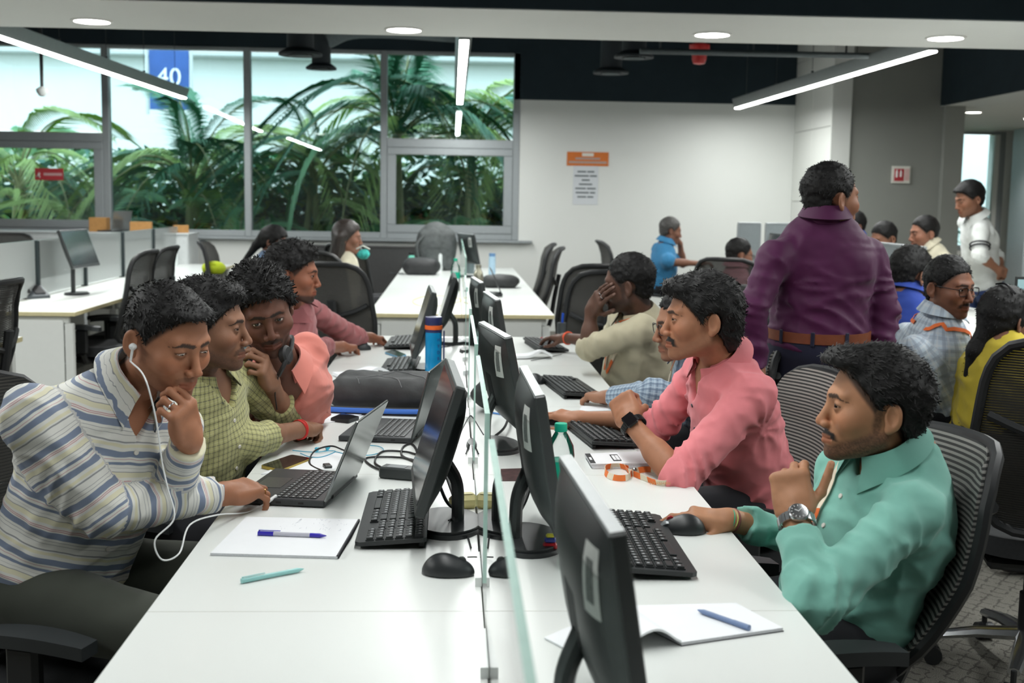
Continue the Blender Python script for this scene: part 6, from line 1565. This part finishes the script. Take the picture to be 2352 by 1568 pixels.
# --- standing man in the aisle
PU = person('standing man in plum shirt with brown belt, back turned', (at(1908, 456, 4.20), 20, 0, 0), at(1893, 528, 4.2), at(1878, 800, 4.22), 78,
    {'R': dict(sh=at(1998, 580, 4.24), el=at(2032, 712, 4.22), wr=at(2022, 850, 4.15), tip=at(2010, 930, 4.15), back=(1, -.1, 0), pose='relax'), 'L': dict(sh=at(1780, 585, 4.16), el=at(1728, 715, 4.10), wr=at(1740, 850, 4.08), tip=at(1750, 930, 4.1), back=(-1, 0, 0), pose='relax')},
    PURP, (150, 104, 80), dict(SHORT, t=.012), dict(beard=.4), 1, 1.0, 1.10, 1.18, .96, NAVYT, sit=False, hem=-.01, folds=1.3)
# --- right-hand row
G1 = person('man in pale plaid shirt with black glasses and orange lanyard', (at(2180, 660, 4.62), -62, -5, 0), at(2150, 765, 4.66), at(2130, 940, 4.70), 12,
    {'R': dict(sh=at(2100, 800, 4.55), el=at(2150, 905, 4.56), wr=at(2235, 840, 4.8), tip=at(2270, 820, 4.9), back=(0, 0, 1), pose='relax'), 'L': dict(hidden=True)},
    PLD, (132, 88, 68), dict(SHORT, t=.014), dict(mustache=.85, beard=.35, fat=.5, eye=.9), 1, .97, 1.08, 1.05, .9, CHAR, glasses=True)
G2 = person('man in royal blue shirt seen from behind at right', (at(2094, 632, 5.75), 22, -4, 0), at(2072, 704, 5.72), at(2070, 850, 5.75), 25,
    {'R': dict(el=at(2120, 780, 5.6), wr=at(2180, 770, 5.9)), 'L': dict(hidden=True)}, RBLU, (134, 94, 74), dict(SHORT, t=.020, nape=.10), dict(beard=.8, mustache=.8), 1, 1.08, 1.0, 1.0, .95, CHAR)
G3 = person('woman with black braided hair and hair clip, seen from behind', (at(2310, 738, 4.40), 22, -10, 0), at(2298, 826, 4.36), at(2275, 980, 4.4), 20,
    {'R': dict(el=at(2330, 900, 4.25), wr=at(2375, 830, 4.45), tip=at(2385, 800, 4.5), pose='relax'), 'L': dict(hidden=True)}, YEL, (120, 82, 64),
    dict(t=.022, amp=.003, wave=.02, tails=[((-.06, 0, -.02), (-.085, .03, -.13), .05, .038), ((-.085, .03, -.13), (-.075, .05, -.24), .038, .025)], box=((-.18, -.13, -.28), (.17, .14, .20)), smin=-.3), dict(brow=.8), 1, .98, .88, .95, .3, CHAR, glasses=True, collar=False)
G4 = person('man in light pink shirt sitting far right of the white wall', (at(1698, 585, 8.9), 12, -8, 0), at(1686, 632, 8.9), at(1690, 740, 8.9), 12, {'R': dict(hidden=True), 'L': dict(hidden=True)}, LPINK, (140, 98, 78), dict(SHORT, t=.012), dict(beard=.5), 2, 1.0, 1.05, 1.05, .5, CHAR, glasses=True)
G5 = person('older man in sky blue polo resting chin on hand by white wall', (at(1540, 530, 11.3), 6, -10, 0), at(1524, 570, 11.3), at(1518, 655, 11.4), 6,
    {'R': dict(el=at(1548, 602, 11.15), wr=at(1605, 605, 11.25), tip=at(1640, 603, 11.3), pose='mouse'), 'L': dict(el=at(1568, 607, 11.6), wr=at(1562, 560, 11.5), tip=at(1556, 543, 11.45), back=(1, 0, 0), pose='curl')}, BLUEP, (132, 92, 74), dict(SHORT, t=.016), {}, 2, 1.0, 1.0, 1.05, -.15, CHAR, hairmat=HAIRG)
G6 = person('man in cream printed shirt facing left behind grey partition', (at(2122, 536, 8.6), 186, -6, 0), at(2146, 582, 8.6), at(2160, 690, 8.6), 190, {'R': dict(hidden=True), 'L': dict(hidden=True)}, CREAM, (150, 104, 84), dict(SHORT), dict(mustache=.5, beard=.3), 2, 1.0, 1.0, 1.0, .5, CHAR)
G7 = person('person whose dark hair shows above the grey partition', (at(2030, 548, 9.0), 200, -18, 0), at(2036, 596, 9.0), at(2040, 700, 9.0), 200, {'R': dict(hidden=True), 'L': dict(hidden=True)}, WHT, (140, 98, 78), dict(SHORT), {}, 2, 1.0, 1.0, 1.0, .5, CHAR)
G8 = person('person half hidden behind the plum-shirted man', (at(1958, 520, 9.6), 190, -4, 0), at(1966, 560, 9.6), at(1970, 660, 9.6), 190, {'R': dict(hidden=True), 'L': dict(hidden=True)}, RBLU, (110, 76, 62), dict(SHORT), {}, 2, 1.0, 1.0, 1.0, .5, CHAR)
G9 = person('standing man in white shirt with striped sleeve, hands together', (at(2226, 458, 8.6), 188, -16, 0), at(2247, 502, 8.62), at(2262, 660, 8.75), 188,
    {'L': dict(sh=at(2252, 528, 8.46), el=at(2250, 585, 8.38), wr=at(2293, 620, 8.45), tip=at(2312, 630, 8.5), back=(1, -.3, 0), pose='curl'), 'R': dict(el=at(2290, 590, 8.8), wr=at(2298, 618, 8.7), tip=at(2312, 630, 8.6), back=(1, .3, 0), pose='curl')},
    WHT, (146, 102, 80), dict(SHORT, t=.026, lobes=[((.06, 0, .08), (.05, .06, .035))]), dict(beard=.3), 2, 1.0, 1.0, 1.0, .25, JEAN, sit=False, hem=.08)
# --- by the windows
W1 = person('young woman with long ponytail in denim-blue top by window', (at(630, 556, 9.6), -8, -16, 0), at(608, 606, 9.6), at(602, 690, 9.6), -5, {'R': dict(hidden=True), 'L': dict(hidden=True)}, DENIM, (120, 84, 68),
    dict(t=.020, amp=.003, wave=.02, tails=[((-.09, 0, .05), (-.13, 0, -.06), .04, .035), ((-.13, 0, -.06), (-.20, -.02, -.24), .034, .018)], box=((-.26, -.13, -.28), (.17, .14, .20))), {}, 2, 1.0, .88, .9, .5, CHAR, collar=False)
W2 = person('woman with long loose brown hair in cream top by window', (at(798, 545, 9.2), 4, -6, 0), at(790, 604, 9.2), at(786, 700, 9.2), 20, {'R': dict(hidden=True), 'L': dict(hidden=True)}, CREAM, (140, 98, 80),
    dict(t=.020, amp=.003, wave=.02, sq=.55, tails=[((-.05, 0, .0), (-.075, 0, -.26), .065, .055)], box=((-.18, -.16, -.33), (.17, .16, .20))), {}, 2, 1.0, .9, .9, .9, CHAR, hairmat=HAIRB, collar=False)
# ---------------------------------------------------------------- worn and held things
STEEL = M('brushed_steel', (196, 198, 200), .25, .9); WFACE = M('grey_watch_face', (120, 122, 124), .3); GLINT = M('pale_watch_marks', (226, 228, 228), .4)
def watch(info, k, off, outward, label, square=False, mt=None, face=None, r=.031):
    d = nrm(info['wr'][k]-info['el'][k]); c = info['wr'][k]-d*off-info['root']; o = nrm(np.asarray(outward, float)-d*(np.asarray(outward)@d)); x = np.cross(d, o)
    t = info['t']; R = np.stack([x, d, o], 1); mt = mt or STEEL
    strap = MB(); n = 26
    for i in range(n):
        a0, a1 = 2*math.pi*i/n, 2*math.pi*(i+.86)/n
        p = [c+x*math.sin(a)*r*1.12+o*math.cos(a)*r*.94 for a in (a0, a1)]; w = .010
        q = [[pp+s_*d*w+nrm(pp-c)*h for s_ in (-1, 1) for h in (0, .0032)] for pp in p]
        vs = q[0]+q[1]; strap.add(vs, [(0, 1, 5, 4), (1, 3, 7, 5), (3, 2, 6, 7), (2, 0, 4, 6), (0, 2, 3, 1), (4, 5, 7, 6)])
    st = strap.build('watch_strap', mt, t); st['label'] = label
    cc = c+o*r*.94
    if square:
        MB().box(cc+o*.005, (.036, .042, .011), R, ch=.005).build('watch_case', mt, st); MB().box(cc+o*.0108, (.031, .037, .0012), R, ch=.0005).build('watch_screen', PHG, st)
    else:
        MB().lathe([(.0, 0), (.0195, .0), (.0205, .004), (.0205, .008), (.0180, .0105), (.0168, .0098)], cc, 30, R=R).build('watch_case', mt, st)
        MB().lathe([(.0168, .0088), (.0, .0092)], cc, 30, R=R).build('dial', face or WFACE, st); mk = MB()
        for j in range(12): a = j*math.pi/6; mk.box(cc+R@np.array((.0138*math.cos(a), .0138*math.sin(a), .0100)), (.0034, .0012, .0004), R@rotz(a))
        mk.box(cc+R@np.array((.003, .003, .0104)), (.011, .0013, .0004), R@rotz(.8)); mk.box(cc+R@np.array((-.004, .002, .0104)), (.008, .0015, .0004), R@rotz(2.6)); mk.build('dial_marks', GLINT, st)
        MB().cyl(cc+x*.0205+o*.005, cc+x*.0235+o*.005, .0022, n=8).build('crown', mt, st)
watch(R1, 'L', .012, (-.1, -1, .05), 'steel wristwatch with grey dial')
watch(R2, 'L', .020, (-.35, -.75, .55), 'black square smartwatch', True, M('black_rubber_strap', (24, 25, 27), .45), r=.030)
band(R1, 'thread_bracelet', 'R', -.006, .0275, .026, M('green_thread', (70, 170, 130), .7), .003, wob=.002)
band(R1, 'thread_bracelet', 'R', -.001, .0275, .026, M('yellow_thread', (220, 220, 120), .7), .003, wob=-.002)
band(R1, 'thread_bracelet', 'R', .007, .0275, .026, M('red_brown_thread', (120, 66, 60), .7), .006)
RED = M('red_thread', (206, 44, 40), .7)
for o_ in (.0, .005, .010): band(L2, 'thread_bracelet', 'R', o_, .0285, .028, RED, .0045, wob=.002*(1 if o_ else -1))
for o_ in (.004, .009): band(R3, 'wristband', 'R', o_, .030, .029, M('orange_wristband', (222, 84, 48), .6), .007)
def ring(info, k, finger, seg, mt, t_=.5):
    a = info['arms'][k]; ch = hand_model(a.get('pose', 'relax')); pts, r, dn = ch[finger]; s_ = a.get('s', .94)
    p0, p1 = [info['wr'][k]+a['frame']@(pts[j]*s_)-info['root'] for j in (seg, seg+1)]; c = p0+(p1-p0)*t_; d = nrm(p1-p0); X = frame_of(d); rr = r*s_*1.0
    MB().tube([c+X[:, 0]*math.cos(q)*rr+X[:, 1]*math.sin(q)*rr for q in np.linspace(0, 2*math.pi, 19)[:-1]], .0016, 6, closed=True).build('finger_ring', mt, info['t'])
GOLD = M('gold_ring', (214, 168, 92), .25, .9)
ring(L1, 'R', 2, 0, GOLD, .6); ring(L1, 'L', 2, 0, STEEL, .5); ring(R3, 'L', 1, 0, STEEL, .5); ring(R3, 'L', 2, 0, STEEL, .5)
# lanyards round the neck: a strap that follows the shirt front
LORG = M('lanyard_orange', (226, 108, 44), .7); LCRM = M('lanyard_cream', (226, 212, 190), .7)
def neck_strap(info, sides=(-1, 1), drop=.30, mt=LORG, w=.016, spread=.055, back=True):
    N, up, fwd, right, sfn = (info[k] for k in ('N', 'up', 'fwd', 'right', 'sfn'))
    for sg in sides:
        ctl = [N+right*sg*spread*.6-fwd*.05+up*.02, N+right*sg*(spread+.012)+up*.01, N+right*sg*spread*.95+fwd*.06-up*.035, N+right*sg*spread*.62+fwd*.11-up*.13, N+right*sg*.012+fwd*.12-up*drop]
        P = np.array(smooth_path(ctl, 8)).astype(np.float32)
        for _ in range(4):                    # settle onto the cloth
            d = sfn(P); g = np.stack([sfn(P+np.eye(3, dtype=np.float32)[k]*.002)-d for k in range(3)], 1)/.002; P = P-((d-.006)[:, None]*g).astype(np.float32)*.9
        g /= np.linalg.norm(g, axis=1)[:, None]+1e-9; P = P.astype(float)-info['root']; k = len(P)
        for part in range(4):
            i0, i1 = part*k//4, min(k-1, (part+1)*k//4); 
            if part == 0 and not back: continue
            mb = MB(); vs = []
            for i in range(i0, i1+1):
                tt = nrm(P[min(i+1, k-1)]-P[max(i-1, 0)]); sd = nrm(np.cross(tt, g[i])); vs += [P[i]-sd*w/2, P[i]+sd*w/2, P[i]+sd*w/2+g[i]*.0015, P[i]-sd*w/2+g[i]*.0015]
            n_ = i1-i0; fs = [(4*i+a, 4*i+(a+1) % 4, 4*i+4+(a+1) % 4, 4*i+4+a) for i in range(n_) for a in range(4)]
            mb.add(vs, fs).build('lanyard_strap', (mt, LCRM)[part == 2], info['t'])
neck_strap(R1, (1,), .26); neck_strap(R3, (-1, 1), .2); neck_strap(G1, (-1, 1), .24); neck_strap(R4, (1, -1), .22)
# buttons and placket on the open-fronted shirts
def placket(info, n=6, mt=BTN, drop=.36):
    N, up, fwd, sfn = info['N'], info['up'], info['fwd'], info['sfn']; P = np.array([N+fwd*.13-up*(.085+drop*i/(n-1)) for i in range(n)], np.float32)
    for _ in range(5):
        d = sfn(P); g = np.stack([sfn(P+np.eye(3, dtype=np.float32)[k]*.002)-d for k in range(3)], 1)/.002; P = P-((d-.001)[:, None]*g).astype(np.float32)*.8
    for p, q in zip(P, g): MB().lathe([(0, .002), (.0048, .002), (.0056, .001), (.0056, -.001)][::-1], p.astype(float)-info['root'], 14, R=frame_of(q)).build('button', mt, info['shirt'])
for q in (L1, R1, L2): placket(q)
placket(R2, mt=M('dark_rim_button', (70, 72, 78), .3)); placket(L3)
# belt of the standing man
Pv, RT = PU['Pv'], PU['RT']; pts = [Pv+RT@V(.160*1.10*math.cos(a), .125*1.18*math.sin(a), .055)-PU['root'] for a in np.linspace(0, 2*math.pi, 49)[:-1]]
mb = MB(); vs = []
for p in pts: o_ = nrm((p+PU['root']-Pv)*V(1, 1, 0)); vs += [p-PU['up']*.018, p+PU['up']*.018, p+PU['up']*.018+o_*.006, p-PU['up']*.018+o_*.006]
k = len(pts); mb.add(vs, [(4*i+a, 4*i+(a+1) % 4, 4*((i+1) % k)+(a+1) % 4, 4*((i+1) % k)+a) for i in range(k) for a in range(4)])
bl = mb.build('belt', M('brown_leather', (124, 68, 44), .45, var=.15), PU['t']); bl['label'] = 'brown leather belt'
for a in (-2.4, -1.75, -1.1, .4, 1.6): p = Pv+RT@V(.170*1.10*math.cos(a), .131*1.18*math.sin(a), .055)-PU['root']; MB().box(p, (.014, .006, .050), RT@rotz(a+math.pi/2), ch=.002).build('belt_loop', NAVYT, PU['t'])
# stripes on the sleeve of the man in white
for o_ in (.35, .47):
    sh, el = G9['sh']['L'], G9['el']['L']; d = nrm(el-sh); c = sh+(el-sh)*(o_+.25)-G9['root']; X = frame_of(d)
    MB().tube([c+X[:, 0]*math.cos(a)*.068+X[:, 1]*math.sin(a)*.068 for a in np.linspace(0, 2*math.pi, 25)[:-1]], .006, 6, closed=True).build('sleeve_stripe', M('black_stripe', (40, 42, 46), .8), G9['t'])
# headset round the neck of the man in salmon
o = at(655, 800, 3.46); t = thing('headset', 'black headset worn round the neck of salmon-shirted man', 'headset', o)
arc = [at(590, 812, 3.60), at(640, 792, 3.66), at(668, 775, 3.58), at(668, 800, 3.46), at(655, 832, 3.40), at(640, 862, 3.40)]
MB().tube([p-o for p in smooth_path(arc, 6)], .0095, 8, flat=.7).build('headband', BLK, t)
MB().lathe([(0, -.012), (.022, -.012), (.028, -.006), (.028, .006), (.022, .012), (0, .012)], at(656, 815, 3.42)-o, 20, R=frame_of(V(1, -.35, .2))).build('ear_cup', M('black_ear_cushion', (28, 28, 30), .6), t)
MB().tube([p-o for p in smooth_path([at(640, 862, 3.40), at(632, 900, 3.42), at(636, 940, 3.46)], 5)], .002, 6).build('cord', BLK, t)
# white earphones of the man in stripes
A, hc, s = L1['A'], L1['hc'], L1['s']; er = hc+A@(V(-.004, -.0885, -.012)*s); t = thing('earphones', 'white wired earphones hanging from ear of striped-shirted man', 'earphones', er)
MB().lathe([(0, -.008), (.006, -.006), (.0078, 0), (.006, .006), (0, .008)], n=16, R=frame_of(A@V(.3, -1, .2))).build('bud', CBW, t)
MB().cyl((0, 0, 0), A@V(.006, -.004, -.030), .0030, .0024, 8).build('stalk', CBW, t)
w0 = er+A@V(.006, -.004, -.030); w_ = [w0, at(332, 860, 2.33), at(348, 920, 2.33), at(368, 1000, 2.36), at(374, 1060, 2.40), at(380, 1105, 2.44), at(420, 1128, 2.50), at(520, 1170, 2.62)]
w2 = [w0, at(330, 862, 2.34), at(350, 925, 2.33), at(362, 985, 2.34), at(372, 1060, 2.36), at(385, 1120, 2.36), at(400, 1190, 2.35), at(356, 1240, 2.33), at(372, 1285, 2.33), at(412, 1270, 2.36), at(436, 1205, 2.44), at(500, 1182, 2.60), on(570, 1178)+V(0, 0, .003), on(628, 1160)+V(0, 0, .016)]
MB().tube([p-er for p in smooth_path(w2, 7)], .0017, 6).build('wire', CBW, t)
MB().cyl(on(612, 1166)+V(0, 0, .012)-er, on(634, 1158)+V(0, 0, .02)-er, .0042, .0048, 10).build('plug', CBW, t)
# hair clip of the woman
A, hc, s = G3['A'], G3['hc'], G3['s']
MB().tube(smooth_path([hc+A@(V(-.055, .03, .135)*s)-G3['root'], hc+A@(V(-.06, -.02, .138)*s)-G3['root'], hc+A@(V(-.055, -.07, .105)*s)-G3['root']], 5), .004, 6).build('hair_clip', M('glossy_black_clip', (30, 30, 32), .1), G3['t'])
if DEBUG:
    print("script seconds %.1f" % (time.time()-T_START)); by = {}; seen = set(); tot = 0
    for o in S.objects:
        if o.type != 'MESH' or o.data.name in seen: continue
        seen.add(o.data.name); n = sum(len(p.vertices)-2 for p in o.data.polygons); tot += n
        k = o.name.split('.')[0]; by[k] = by.get(k, 0)+n
    print('TRIS', tot, sorted(by.items(), key=lambda x: -x[1])[:14])
